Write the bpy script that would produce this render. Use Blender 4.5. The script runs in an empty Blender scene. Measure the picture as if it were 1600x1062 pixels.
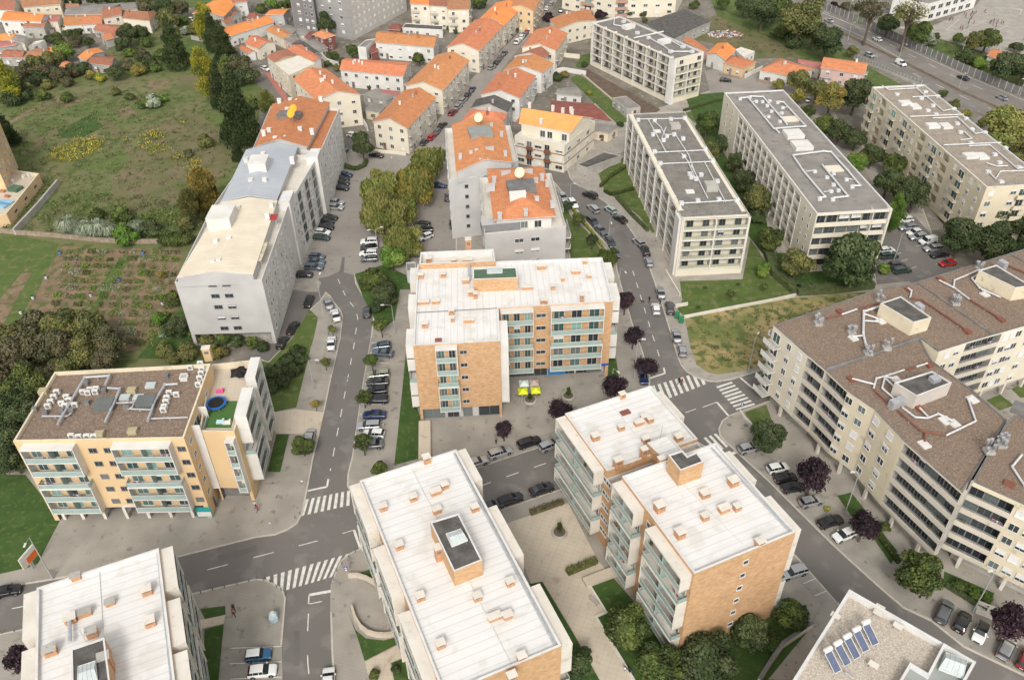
import bpy, math, random
from mathutils import Vector, Matrix
from mathutils.geometry import tessellate_polygon
random.seed(7)
R_ = math.radians
S = bpy.context.scene
C = S.collection
# ------------------------------------------------------------ camera, sky, sun, exposure
CAM_H = 110.0; FPX = 1305.16; PITCH = R_(38.062); ROLL = R_(-0.973)
fw = Vector((0, math.cos(PITCH), -math.sin(PITCH)))
up0 = Vector((0, math.sin(PITCH), math.cos(PITCH))); rt0 = Vector((1, 0, 0))
rt = rt0 * math.cos(ROLL) + up0 * math.sin(ROLL)
up = -rt0 * math.sin(ROLL) + up0 * math.cos(ROLL)
cd = bpy.data.cameras.new('camera'); cam = bpy.data.objects.new('camera', cd); C.objects.link(cam)
m = Matrix.Identity(4)
for i in range(3): m[i][0] = rt[i]; m[i][1] = up[i]; m[i][2] = -fw[i]
m[2][3] = CAM_H
cam.matrix_world = m
cd.sensor_width = 36; cd.lens = FPX / 1600 * 36; cd.clip_start = 1; cd.clip_end = 6000
S.camera = cam
SUN_EL, SUN_AZ = 42, 184            # degrees; azimuth clockwise from +Y (view direction)
w = bpy.data.worlds.new('World'); S.world = w; w.use_nodes = True
nt = w.node_tree; nt.nodes.clear()
sky = nt.nodes.new('ShaderNodeTexSky'); sky.sky_type = 'NISHITA'; sky.sun_disc = False
sky.sun_elevation = R_(SUN_EL); sky.sun_rotation = R_(SUN_AZ)
sky.air_density = 1.0; sky.dust_density = 3.0; sky.ozone_density = 1.0
hs = nt.nodes.new('ShaderNodeHueSaturation'); hs.inputs['Saturation'].default_value = 0.05
bg = nt.nodes.new('ShaderNodeBackground'); bg.inputs['Strength'].default_value = 0.15
wo = nt.nodes.new('ShaderNodeOutputWorld')
nt.links.new(sky.outputs[0], hs.inputs['Color']); nt.links.new(hs.outputs[0], bg.inputs[0]); nt.links.new(bg.outputs[0], wo.inputs[0])
sl = bpy.data.lights.new('sun', 'SUN'); sl.energy = 1.15; sl.angle = R_(13); sl.color = (1, .93, .83)
so = bpy.data.objects.new('sun', sl); C.objects.link(so)
sd = Vector((math.sin(R_(SUN_AZ)) * math.cos(R_(SUN_EL)), math.cos(R_(SUN_AZ)) * math.cos(R_(SUN_EL)), math.sin(R_(SUN_EL))))
so.rotation_euler = sd.to_track_quat('Z', 'Y').to_euler(); so.location = (0, 0, 300)
S.view_settings.view_transform = 'Standard'; S.view_settings.look = 'None'; S.view_settings.gamma = 1
S.view_settings.exposure = 0.56

# ------------------------------------------------------------ picture point -> place in the world at height z
def W(p, z=0.0):
    d = rt * ((p[0] - 800) / FPX) + up * (-(p[1] - 531) / FPX) + fw
    t = (z - CAM_H) / d.z
    return Vector((d.x * t, d.y * t, z))
def mpp(p, z=0.0):                   # metres per photo pixel there
    return (W(p, z) - cam.location).length / FPX
def T(c, r):                          # zoom-tile coordinates -> photo pixels
    x0 = c * 400; y0 = (0, 260, 530, 792)[r]
    return lambda X, Y: (x0 + X / 3.9325, y0 + Y / 3.9325)

# ------------------------------------------------------------ materials
MATS = {}
def mat(name, c1, c2=None, sc=0.5, rough=.85, bump=0, pat=None, psc=1.0, spec=.3, rnd=0, metal=0, det=4, c3=None, sc3=6, k3=.5, contrast=(.35, .65)):
    if name in MATS: return MATS[name]
    M = bpy.data.materials.new(name); M.use_nodes = True; n = M.node_tree.nodes; L = M.node_tree.links
    b = n['Principled BSDF']; b.inputs['Roughness'].default_value = rough
    b.inputs['Specular IOR Level'].default_value = spec; b.inputs['Metallic'].default_value = metal
    geo = n.new('ShaderNodeNewGeometry'); tc = n.new('ShaderNodeTexCoord')
    def noise(s, d=4, vec=None):
        t = n.new('ShaderNodeTexNoise'); t.inputs['Scale'].default_value = s; t.inputs['Detail'].default_value = d
        L.new(vec or geo.outputs['Position'], t.inputs['Vector']); return t
    def mix(f, a, bb, mode='MIX'):
        x = n.new('ShaderNodeMix'); x.data_type = 'RGBA'; x.blend_type = mode
        for sck, v in ((x.inputs[0], f), (x.inputs[6], a), (x.inputs[7], bb)):
            if hasattr(v, 'links') or hasattr(v, 'is_linked'): L.new(v, sck)
            elif isinstance(v, (int, float)): sck.default_value = v
            else: sck.default_value = (*v, 1)
        return x.outputs[2]
    def ramp(v, lo, hi):
        r = n.new('ShaderNodeMapRange'); r.inputs[1].default_value = lo; r.inputs[2].default_value = hi
        L.new(v, r.inputs[0]); return r.outputs[0]
    col = None
    if c2 is None: c2 = tuple(x * .86 for x in c1)
    no = noise(sc, det)
    col = mix(ramp(no.outputs[0], *contrast), c1, c2)
    if c3:
        n3 = noise(sc3, 3); col = mix(ramp(n3.outputs[0], k3, k3 + .12), col, c3)
    hsrc = no.outputs[0]
    if pat:
        if pat == 'brick':
            t = n.new('ShaderNodeTexBrick'); t.inputs['Scale'].default_value = psc
            t.inputs['Color1'].default_value = (1, 1, 1, 1); t.inputs['Color2'].default_value = (.78, .70, .62, 1)
            t.inputs['Mortar'].default_value = (.85, .8, .75, 1); t.inputs['Mortar Size'].default_value = .012
            t.inputs['Brick Width'].default_value = .5; t.inputs['Row Height'].default_value = .16
            L.new(tc.outputs['UV'], t.inputs['Vector']); col = mix(1.0, col, t.outputs[0], 'MULTIPLY'); hsrc = t.outputs[1]
        elif pat in ('ribx', 'riby', 'tile', 'grid', 'slab'):
            sx = n.new('ShaderNodeSeparateXYZ'); L.new(tc.outputs['UV'], sx.inputs[0])
            def line(o, per, width, amt, rampd=False):
                a = n.new('ShaderNodeMath'); a.operation = 'MULTIPLY'; a.inputs[1].default_value = 1 / per; L.new(o, a.inputs[0])
                f = n.new('ShaderNodeMath'); f.operation = 'FRACT'; L.new(a.outputs[0], f.inputs[0])
                if rampd: return f.outputs[0]
                g = n.new('ShaderNodeMath'); g.operation = 'LESS_THAN'; g.inputs[1].default_value = width; L.new(f.outputs[0], g.inputs[0])
                h = n.new('ShaderNodeMath'); h.operation = 'MULTIPLY'; h.inputs[1].default_value = amt; L.new(g.outputs[0], h.inputs[0])
                return h.outputs[0]
            dk = tuple(x * .6 for x in c1)
            if pat == 'ribx': ln = line(sx.outputs[0], psc, .1, .45); col = mix(ln, col, dk)
            if pat == 'riby':
                ln = line(sx.outputs[1], psc, .1, .45); col = mix(ln, col, dk)
                mp = n.new('ShaderNodeMapping'); mp.inputs['Scale'].default_value = (.12, 1.6, 1); L.new(tc.outputs['UV'], mp.inputs['Vector'])
                sn = noise(1.0, 6, mp.outputs[0]); rr_ = n.new('ShaderNodeMapRange'); rr_.inputs[1].default_value = .48; rr_.inputs[2].default_value = .72; rr_.inputs[4].default_value = .2
                L.new(sn.outputs[0], rr_.inputs[0]); col = mix(rr_.outputs[0], col, dk)
            if pat == 'tile':
                ln = line(sx.outputs[1], psc, .16, .5); col = mix(ln, col, dk)
                ln2 = line(sx.outputs[0], psc * .8, .22, .35); col = mix(ln2, col, dk)
            if pat in ('grid', 'slab'):
                ln = line(sx.outputs[1], psc, .06, .5); col = mix(ln, col, dk)
                ln2 = line(sx.outputs[0], psc * (1.7 if pat == 'slab' else 1), .05, .5); col = mix(ln2, col, dk)
    if rnd:
        oi = n.new('ShaderNodeObjectInfo'); h = n.new('ShaderNodeHueSaturation')
        a = n.new('ShaderNodeMapRange'); a.inputs[3].default_value = 1 - rnd; a.inputs[4].default_value = 1 + rnd
        L.new(oi.outputs['Random'], a.inputs[0]); L.new(a.outputs[0], h.inputs['Value'])
        a2 = n.new('ShaderNodeMapRange'); a2.inputs[3].default_value = .5 - rnd * .07; a2.inputs[4].default_value = .5 + rnd * .07
        m3 = n.new('ShaderNodeMath'); m3.operation = 'MULTIPLY'; m3.inputs[1].default_value = 7.13; L.new(oi.outputs['Random'], m3.inputs[0])
        f3 = n.new('ShaderNodeMath'); f3.operation = 'FRACT'; L.new(m3.outputs[0], f3.inputs[0])
        L.new(f3.outputs[0], a2.inputs[0]); L.new(a2.outputs[0], h.inputs['Hue'])
        L.new(col, h.inputs['Color']); col = h.outputs[0]
    L.new(col, b.inputs['Base Color'])
    if bump:
        bp = n.new('ShaderNodeBump'); bp.inputs['Strength'].default_value = bump; bp.inputs['Distance'].default_value = .12
        L.new(hsrc if pat != 'brick' else no.outputs[0], bp.inputs['Height']); L.new(bp.outputs[0], b.inputs['Normal'])
    MATS[name] = M; return M
def glassmat(name, c, rough=.12, trans=0, alpha=1):
    M = bpy.data.materials.new(name); M.use_nodes = True; n = M.node_tree.nodes; L = M.node_tree.links; b = n['Principled BSDF']
    oi = n.new('ShaderNodeObjectInfo'); r = n.new('ShaderNodeValToRGB'); r.color_ramp.interpolation = 'CONSTANT'
    e = r.color_ramp.elements; e[0].color = (*c, 1); e[1].position = .55; e[1].color = (c[0] * 1.9, c[1] * 1.8, c[2] * 1.7, 1)
    x = e.new(.8); x.color = (c[0] * 4.2, c[1] * 4, c[2] * 3.6, 1)
    L.new(oi.outputs['Random'], r.inputs[0]); L.new(r.outputs[0], b.inputs['Base Color'])
    b.inputs['Roughness'].default_value = rough; b.inputs['Specular IOR Level'].default_value = .6; b.inputs['Alpha'].default_value = alpha
    MATS[name] = M; return M
GL = glassmat('window_glass', (.035, .042, .045)); GLCAR = glassmat('car_glass', (.012, .014, .017), .06)
GLT = glassmat('teal_glass', (.055, .095, .09), .15); RAILG = mat('railing_glass', (.33, .42, .39), (.28, .37, .34), .6, .15, spec=.6)
SKYG = mat('skylight_glass', (.42, .47, .46), (.5, .55, .54), 1, .15, spec=.6)
WHITE = mat('white_render', (.66, .64, .60), (.57, .55, .51), .25, c3=(.54, .52, .48), sc3=1.2, k3=.66)
GREYW = mat('light_grey_render', (.50, .49, .47), (.42, .41, .40), .2)
CREAM = mat('cream_render', (.66, .58, .43), (.59, .515, .38), .2, c3=(.46, .40, .29), sc3=.8, k3=.6)
CREAM2 = mat('pale_cream_render', (.69, .63, .51), (.63, .57, .455), .2)
YEL = mat('ochre_render', (.65, .475, .275), (.60, .43, .245), .2)
BEIGE = mat('beige_render', (.60, .55, .46), (.53, .48, .40), .2, c3=(.4, .35, .27), sc3=.9, k3=.62)
CONC = mat('concrete', (.42, .40, .36), (.33, .31, .28), .4, c3=(.25, .24, .21), sc3=2.5, k3=.6)
CONCL = mat('pale_concrete', (.66, .61, .54), (.58, .54, .47), .4, c3=(.5, .45, .38), sc3=1.6, k3=.62)
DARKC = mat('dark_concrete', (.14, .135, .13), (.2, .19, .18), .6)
BRICK = mat('orange_brick', (.60, .40, .235), (.53, .34, .19), .9, pat='brick', psc=.9, contrast=(.3, .7))
BRICKT = mat('small_brick', (.60, .34, .19), (.44, .25, .14), 3.0, pat='brick', psc=2)
ROOFW = mat('white_sheet_roof', (.69, .68, .66), (.67, .65, .62), .25, .6, pat='riby', psc=1.2, c3=(.61, .585, .54), sc3=.35, k3=.54, det=8)
ROOFT = mat('tan_sheet_roof', (.70, .63, .50), (.64, .555, .43), .3, .6, pat='riby', psc=.9)
ROOFG = mat('grey_sheet_roof', (.42, .44, .47), (.37, .39, .42), .2, .5, pat='riby', psc=.9)
ROOFC = mat('fibre_cement_roof', (.175, .16, .14), (.235, .22, .195), .5, pat='riby', psc=1.1, c3=(.11, .10, .088), sc3=2, k3=.56)
ROOFC2 = mat('weathered_grey_roof', (.205, .19, .17), (.27, .25, .225), .25, c3=(.17, .16, .145), sc3=.6, k3=.58)
ROOFB = mat('beige_felt_roof', (.31, .26, .205), (.25, .21, .17), .5, c3=(.42, .37, .31), sc3=3, k3=.55)
GRAV = mat('brown_gravel', (.235, .17, .125), (.15, .11, .083), 3.2, det=8, c3=(.33, .26, .2), sc3=5, k3=.56, bump=.4)
GRAV2 = mat('pale_gravel', (.50, .44, .36), (.34, .29, .24), 4.5, det=8, c3=(.62, .57, .5), sc3=5, k3=.55, bump=.4)
DARKR = mat('dark_roof', (.07, .065, .06), (.12, .11, .1), .7, c3=(.18, .17, .16), sc3=3, k3=.63)
GREENR = mat('green_roof_felt', (.09, .15, .09), (.07, .12, .08), 1)
TURF = mat('artificial_turf', (.07, .16, .04), (.06, .13, .035), 1)
TILES = mat('terracotta_tiles', (.58, .235, .105), (.46, .18, .085), .7, pat='tile', psc=.55, rnd=.14, c3=(.36, .16, .085), sc3=2.6, k3=.57, det=8)
TILEO = mat('old_terracotta_tiles', (.44, .18, .095), (.29, .135, .085), .7, pat='tile', psc=.55, rnd=.16, c3=(.20, .115, .08), sc3=3.0, k3=.52, det=8)
TILEB = mat('bright_orange_tiles', (.74, .27, .085), (.66, .23, .07), .3, pat='tile', psc=.6, rnd=.06)
TILEY = mat('amber_tiles', (.78, .36, .12), (.70, .31, .10), .3, pat='tile', psc=.6)
REDR = mat('red_sheet_roof', (.26, .09, .07), (.2, .07, .055), .5, pat='riby', psc=.9)
PINKR = mat('faded_red_sheet', (.42, .16, .13), (.36, .14, .12), .5)
FRAME = mat('white_frame', (.64, .63, .61)); SHUT = mat('white_shutter', (.74, .73, .70), pat='riby', psc=.12)
SHUTG = mat('grey_frame', (.22, .22, .22)); METAL = mat('galvanised_steel', (.55, .56, .58), (.45, .46, .48), 2, .4, metal=.5)
DUCT = mat('white_duct', (.62, .62, .62), (.5, .5, .5), 2, .5); RUST = mat('rusty_duct', (.24, .09, .06), (.17, .07, .05), 2)
POLE = mat('lamp_pole_grey', (.38, .39, .38), rough=.5); BLACK = mat('black_rubber', (.015, .015, .015), rough=.7)
ASPH = mat('asphalt_surface', (.17, .155, .142), (.145, .133, .122), .06, c3=(.20, .185, .17), sc3=.25, k3=.55, det=6)
ASPH2 = mat('pale_asphalt_surface', (.30, .27, .24), (.25, .225, .20), .12, c3=(.2, .18, .16), sc3=.5, k3=.6, det=6)
ASPHD = mat('dark_asphalt_surface', (.155, .14, .13), (.13, .12, .11), .2)
PAVE = mat('cobble_paving', (.35, .32, .275), (.275, .25, .215), .22, pat='grid', psc=.5, c3=(.19, .17, .14), sc3=.55, k3=.6, det=8, bump=.2)
COBB = mat('parking_cobbles', (.32, .295, .255), (.25, .23, .20), .35, det=8, c3=(.15, .135, .12), sc3=.8, k3=.61, bump=.2)
BPAVE = mat('beige_slab_paving', (.55, .475, .375), (.49, .42, .33), .3, pat='slab', psc=.8, c3=(.38, .3, .22), sc3=.4, k3=.62)
CPAVE = mat('concrete_paving', (.36, .33, .285), (.29, .265, .23), .3, c3=(.2, .18, .16), sc3=1, k3=.6)
KERB = mat('kerb_stone', (.50, .46, .39), (.42, .38, .33), 1)
PAINT = mat('road_paint', (.72, .70, .64), (.55, .53, .48), 1.5, .6)
PAINTO = mat('worn_yellow_paint', (.5, .36, .14), (.34, .28, .2), 2)
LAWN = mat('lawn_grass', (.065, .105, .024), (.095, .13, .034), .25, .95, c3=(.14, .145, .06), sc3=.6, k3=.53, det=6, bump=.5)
LAWND = mat('deep_green_grass', (.036, .075, .016), (.055, .098, .022), .4, .95, c3=(.085, .115, .034), sc3=1.1, k3=.55, det=6, bump=.5)  # darker, greener grass than the plain lawn
FIELD = mat('rough_meadow', (.10, .135, .038), (.165, .15, .075), .05, .95, c3=(.075, .11, .03), sc3=.3, k3=.5, det=10, bump=.8)
DRYG = mat('dry_meadow', (.17, .14, .078), (.10, .115, .04), .12, .95, c3=(.17, .13, .08), sc3=.3, k3=.55, det=8, bump=.5)
YGRASS = mat('yellow_dry_grass', (.36, .27, .13), (.14, .16, .05), .13, .95, c3=(.10, .125, .04), sc3=.5, k3=.48, det=9, bump=.5)
SOIL = mat('garden_soil', (.25, .17, .11), (.15, .11, .065), .3, .95, c3=(.085, .11, .035), sc3=.45, k3=.5, det=8, bump=.5)
SOILD = mat('dark_soil', (.11, .08, .06), (.15, .11, .08), .5, .95)
TOWN = mat('town_ground', (.22, .195, .165), (.13, .12, .09), .1, c3=(.29, .255, .22), sc3=.5, k3=.56, det=8)
HIWAY = mat('motorway_asphalt', (.21, .19, .17), (.17, .155, .14), .08, c3=(.24, .22, .2), sc3=.3, k3=.56)
STONE = mat('rubble_stone', (.22, .165, .12), (.32, .26, .2), 1.2, det=6, bump=.5)
SKIN = mat('skin', (.45, .27, .19)); 

# ------------------------------------------------------------ mesh building
def uvbox(me, ang=0):
    uv = me.uv_layers.new(name='uv'); ca, sa = math.cos(ang), math.sin(ang)
    vs = me.vertices; lp = me.loops
    for p in me.polygons:
        n = p.normal
        if abs(n.z) > .97: t = Vector((ca, sa, 0)); b = Vector((-sa, ca, 0))
        else:
            t = Vector((-n.y, n.x, 0)).normalized(); b = n.cross(t)
        for li in p.loop_indices:
            c = vs[lp[li].vertex_index].co; uv.data[li].uv = (c.dot(t), c.dot(b))
class MB:
    def __init__(s): s.v = []; s.f = []; s.m = []; s.mats = []
    def mi(s, m):
        if m not in s.mats: s.mats.append(m)
        return s.mats.index(m)
    def poly(s, pts, m):
        k = len(s.v); s.v += [tuple(p) for p in pts]; s.f.append(tuple(range(k, k + len(pts)))); s.m.append(s.mi(m))
    def box(s, c, d, m, rz=0, mtop=None):
        cx, cy, cz = c; a, b, h = d[0] / 2, d[1] / 2, d[2]
        co, si = math.cos(rz), math.sin(rz)
        P = [(cx + x * co - y * si, cy + x * si + y * co) for x, y in ((-a, -b), (a, -b), (a, b), (-a, b))]
        s.prism([Vector((x, y, 0)) for x, y in P], cz, cz + h, m, mtop)
    def prism(s, pts, z0, z1, m, mtop=None, bottom=True):
        # pts any orientation (simple polygon); made counterclockwise
        pts = [Vector((p[0], p[1], 0)) for p in pts]
        if area(pts) < 0: pts = pts[::-1]
        n = len(pts)
        for i in range(n):
            a, b = pts[i], pts[(i + 1) % n]
            s.poly([(a.x, a.y, z0), (b.x, b.y, z0), (b.x, b.y, z1), (a.x, a.y, z1)], m)
        s.cap(pts, z1, mtop or m)
        if bottom: s.cap(pts, z0, m, True)
    def cap(s, pts, z, m, flip=False):
        if len(pts) <= 4 and convex(pts):
            q = [(p[0], p[1], z) for p in pts]; s.poly(q[::-1] if flip else q, m); return
        k = len(s.v); s.v += [(p[0], p[1], z) for p in pts]
        for t in tessellate_polygon([[Vector((p[0], p[1], 0)) for p in pts]]):
            a, b, c = [pts[i] for i in t]
            ar = (b[0] - a[0]) * (c[1] - a[1]) - (b[1] - a[1]) * (c[0] - a[0])
            if abs(ar) < 1e-7: continue
            t = tuple(t) if (ar > 0) != flip else tuple(t)[::-1]
            s.f.append(tuple(k + i for i in t)); s.m.append(s.mi(m))
    def tube(s, pts, r, m, n=8, close=True):
        pts = [Vector(p) for p in pts]
        rings = []
        for i, p in enumerate(pts):
            d = (pts[min(i + 1, len(pts) - 1)] - pts[max(i - 1, 0)]).normalized()
            a = d.cross(Vector((0, 0, 1)) if abs(d.z) < .9 else Vector((1, 0, 0))).normalized(); b = d.cross(a)
            rr = r[i] if isinstance(r, (list, tuple)) else r
            k = len(s.v); s.v += [tuple(p + (a * math.cos(6.28318 * j / n) + b * math.sin(6.28318 * j / n)) * rr) for j in range(n)]
            rings.append(k)
        mm = s.mi(m)
        for i in range(len(rings) - 1):
            for j in range(n):
                j2 = (j + 1) % n; s.f.append((rings[i] + j, rings[i + 1] + j, rings[i + 1] + j2, rings[i] + j2)); s.m.append(mm)
        if close:
            s.f.append(tuple(rings[0] + j for j in range(n))); s.m.append(mm)
            s.f.append(tuple(rings[-1] + j for j in reversed(range(n)))); s.m.append(mm)
    def mesh(s, name, ang=0, smooth=False, uv=True):
        me = bpy.data.meshes.new(name); me.from_pydata(s.v, [], s.f)
        for m in s.mats: me.materials.append(m)
        me.polygons.foreach_set('material_index', s.m)
        if smooth: me.polygons.foreach_set('use_smooth', [True] * len(s.f))
        me.update()
        if uv: uvbox(me, ang)
        return me
def area(p): return sum(p[i][0] * p[(i + 1) % len(p)][1] - p[(i + 1) % len(p)][0] * p[i][1] for i in range(len(p))) / 2
def convex(p):
    n = len(p); s = 0
    for i in range(n):
        a, b, c = p[i], p[(i + 1) % n], p[(i + 2) % n]
        k = (b[0] - a[0]) * (c[1] - b[1]) - (b[1] - a[1]) * (c[0] - b[0])
        if abs(k) < 1e-9: continue
        if s and (k > 0) != (s > 0): return False
        s = k
    return True
def inset(pts, d):
    # move every edge inwards by d (polygon made counterclockwise)
    pts = [Vector((p[0], p[1], 0)) for p in pts]
    if area(pts) < 0: pts = pts[::-1]
    n = len(pts); out = []
    for i in range(n):
        a, b, c = pts[i - 1], pts[i], pts[(i + 1) % n]
        e1 = (b - a).normalized(); e2 = (c - b).normalized()
        n1 = Vector((-e1.y, e1.x, 0)); n2 = Vector((-e2.y, e2.x, 0))
        k = 1 + n1.dot(n2); v = (n1 + n2) / max(k, .25)
        out.append(b + v * d)
    return out
def link(name, data, parent=None, loc=None, rz=0):
    o = bpy.data.objects.new(name, data); C.objects.link(o)
    if parent: o.parent = parent
    if loc is not None: o.location = loc
    if rz: o.rotation_euler = (0, 0, rz)
    return o
def thing(name, label, cat, loc=(0, 0, 0), rz=0, group=None):
    o = link(name, None, None, loc, rz); o['label'] = label; o['category'] = cat; o.empty_display_size = .5
    if group: o['group'] = group
    return o
def tag(o, label, cat, group=None):
    o['label'] = label; o['category'] = cat
    if group: o['group'] = group
    return o
def struct(o, kind='structure', label=None, cat=None):
    o['kind'] = kind
    if label: o['label'] = label
    if cat: o['category'] = cat
    return o
CACHE = {}
def cached(key, fn):
    if key not in CACHE: CACHE[key] = fn()
    return CACHE[key]
ORD = ['first', 'second', 'third', 'fourth', 'fifth', 'sixth', 'seventh', 'eighth', 'ninth', 'tenth', 'eleventh', 'twelfth', 'thirteenth', 'fourteenth', 'fifteenth', 'sixteenth', 'seventeenth', 'eighteenth', 'nineteenth', 'twentieth', 'twenty-first', 'twenty-second', 'twenty-third', 'twenty-fourth', 'twenty-fifth', 'twenty-sixth']
# ------------------------------------------------------------ ground, roads, pavements, lawns
def sheet(name, pts, z, m, ang=0):
    mb = MB(); P = [W(p, 0) for p in pts]
    if area(P) < 0: P = P[::-1]
    mb.cap(P, z, m); o = link(name, mb.mesh(name, ang)); return struct(o)
def block(name, pts, m, h=.12, kerb=True, ang=0):
    P = [W(p, 0) for p in pts]; mb = MB()
    if area(P) < 0: P = P[::-1]
    mb.prism(P, 0.001, h, KERB if kerb else m, m, bottom=False)
    struct(link(name, mb.mesh(name, ang)))
    if kerb:
        I = inset(P, .28); k = MB(); n = len(P)
        for i in range(n):
            a, b, c, d = P[i], P[(i + 1) % n], I[(i + 1) % n], I[i]
            if (b - a).length > .05: k.poly([(q.x, q.y, h + .004) for q in (a, b, c, d)], KERB)
        struct(link('kerb', k.mesh('kerb')))
g = MB(); g.poly([(-3000, -1500, -.02), (3000, -1500, -.02), (3000, 4500, -.02), (-3000, 4500, -.02)], FIELD)
struct(link('ground', g.mesh('ground')))
sheet('town_ground', [(-300, -150), (1900, -150), (1900, 1300), (-100, 1300), (-100, 930), (60, 700), (340, 560), (300, 440), (350, 330), (400, 230), (410, 130), (345, 75), (300, 35), (260, 45), (240, 35), (190, 45), (150, 110), (60, 105), (-300, 110)], -.008, TOWN)
sheet('road', [(520, 215), (600, 225), (640, 235), (735, 118), (800, 60), (840, 10), (870, -60), (920, -60), (850, 32), (792, 98), (740, 175), (720, 250), (870, 240), (1060, 400), (1130, 570), (1230, 545), (1330, 520), (1400, 560), (1250, 640), (1170, 680), (1290, 830), (1430, 950), (1750, 1080), (1900, 1300), (1600, 1300), (1200, 1000), (1090, 700), (900, 760), (700, 840), (560, 900), (560, 1300), (420, 1300), (430, 930), (300, 960), (-150, 1030), (-150, 890), (60, 870), (200, 850), (400, 540), (470, 440), (500, 380), (520, 300)], .004, ASPH)
sheet('road', [(528, 262), (536, 232), (600, 240), (640, 243), (735, 125), (800, 62), (840, 20), (885, -20), (850, 31), (793, 97), (741, 172), (721, 190), (700, 230), (712, 400), (640, 400), (600, 427), (556, 430), (530, 424), (513, 432), (478, 438), (452, 454), (420, 530), (440, 440), (470, 400), (500, 330)], .008, ASPH2)
sheet('parking_lane', [(640, 280), (705, 240), (712, 390), (655, 390)], .012, ASPH2)
sheet('road_patch', [(455, 457), (500, 456), (484, 484), (455, 530), (419, 566), (432, 530)], .012, ASPHD)
for k_, pp in enumerate(([(520, 600), (527, 600), (519, 640), (511, 640)], [(700, 795), (740, 782), (743, 788), (703, 801)], [(340, 868), (400, 852), (402, 860), (343, 877)], [(1180, 742), (1196, 752), (1210, 768), (1192, 757)], [(1015, 470), (1022, 470), (1030, 505), (1023, 505)], [(459, 985), (468, 985), (468, 1040), (458, 1040)], [(575, 300), (600, 280), (604, 284), (580, 304)], [(960, 362), (972, 358), (985, 380), (974, 384)])): sheet('road_patch', pp, .0145, ASPHD)
sheet('road_patch', [(535, 401), (539, 402), (537, 425), (530, 427)], .012, ASPHD)
sheet('road_patch', [(493, 433), (502, 441), (497, 456), (480, 456), (455, 452), (470, 440)], .014, COBB)
A1 = math.atan2(*(W((497, 683)) - W((519, 586))).yx)
block('pavement', [(509, 456), (517, 463), (524, 474), (533, 485), (536, 494), (532, 530), (519, 586), (507, 644), (498, 683), (490, 716), (481, 764), (474, 800), (465, 818), (450, 828), (430, 836), (400, 840), (277, 871), (180, 889), (81, 906), (0, 919), (-120, 938), (-120, 860), (20, 700), (60, 600), (300, 580), (405, 560), (419, 566), (455, 530), (484, 484), (500, 470)], PAVE, ang=A1)
block('pavement', [(553, 428), (555, 443), (565, 461), (578, 479), (583, 497), (579, 530), (569, 586), (560, 644), (550, 713), (543, 740), (542, 759), (550, 774), (563, 800), (568, 818), (580, 817), (650, 768), (743, 733), (800, 713), (872, 690), (975, 652), (1008, 625), (1016, 600), (1016, 588), (1003, 545), (991, 514), (973, 453), (965, 423), (962, 402), (947, 380), (930, 362), (917, 346), (900, 325), (884, 306), (866, 284), (845, 268), (760, 280), (712, 300), (712, 400), (640, 404), (600, 427)], PAVE, ang=R_(8))
block('pavement', [(897, 287), (922, 300), (945, 316), (975, 346), (993, 372), (1008, 402), (1021, 438), (1036, 484), (1050, 530), (1057, 555), (1063, 570), (1072, 581), (1085, 589), (1105, 596), (1120, 597), (1141, 594), (1200, 576), (1290, 545), (1420, 470), (1480, 430), (1440, 320), (1300, 180), (1180, 150), (1130, 135), (1000, 180), (930, 160), (900, 235), (885, 262), (890, 278)], CPAVE)
block('pavement', [(1141, 648), (1128, 657), (1122, 670), (1124, 681), (1132, 690), (1141, 698), (1200, 752), (1248, 800), (1307, 858), (1350, 897), (1378, 922), (1411, 950), (1454, 970), (1505, 1011), (1600, 1056), (1800, 1130), (1800, 600), (1380, 560), (1200, 627)], PAVE, ang=R_(-28))
block('pavement', [(568, 855), (640, 838), (743, 809), (800, 790), (876, 764), (1000, 722), (1070, 697), (1090, 690), (1102, 697), (1110, 708), (1215, 836), (1251, 876), (1309, 942), (1440, 1045), (1600, 1180), (1000, 1300), (530, 1300), (522, 1080), (518, 1021), (516, 955), (517, 914), (522, 899), (532, 876), (541, 868), (552, 861)], PAVE, ang=R_(-18))
block('pavement', [(300, 927), (400, 904), (414, 905), (423, 909), (433, 914), (438, 917), (444, 925), (447, 934), (441, 1008), (442, 1100), (440, 1300), (-120, 1300), (-120, 1010), (0, 990), (43, 981)], PAVE, ang=R_(-15))
Z1 = .126; ZQ = []
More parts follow.
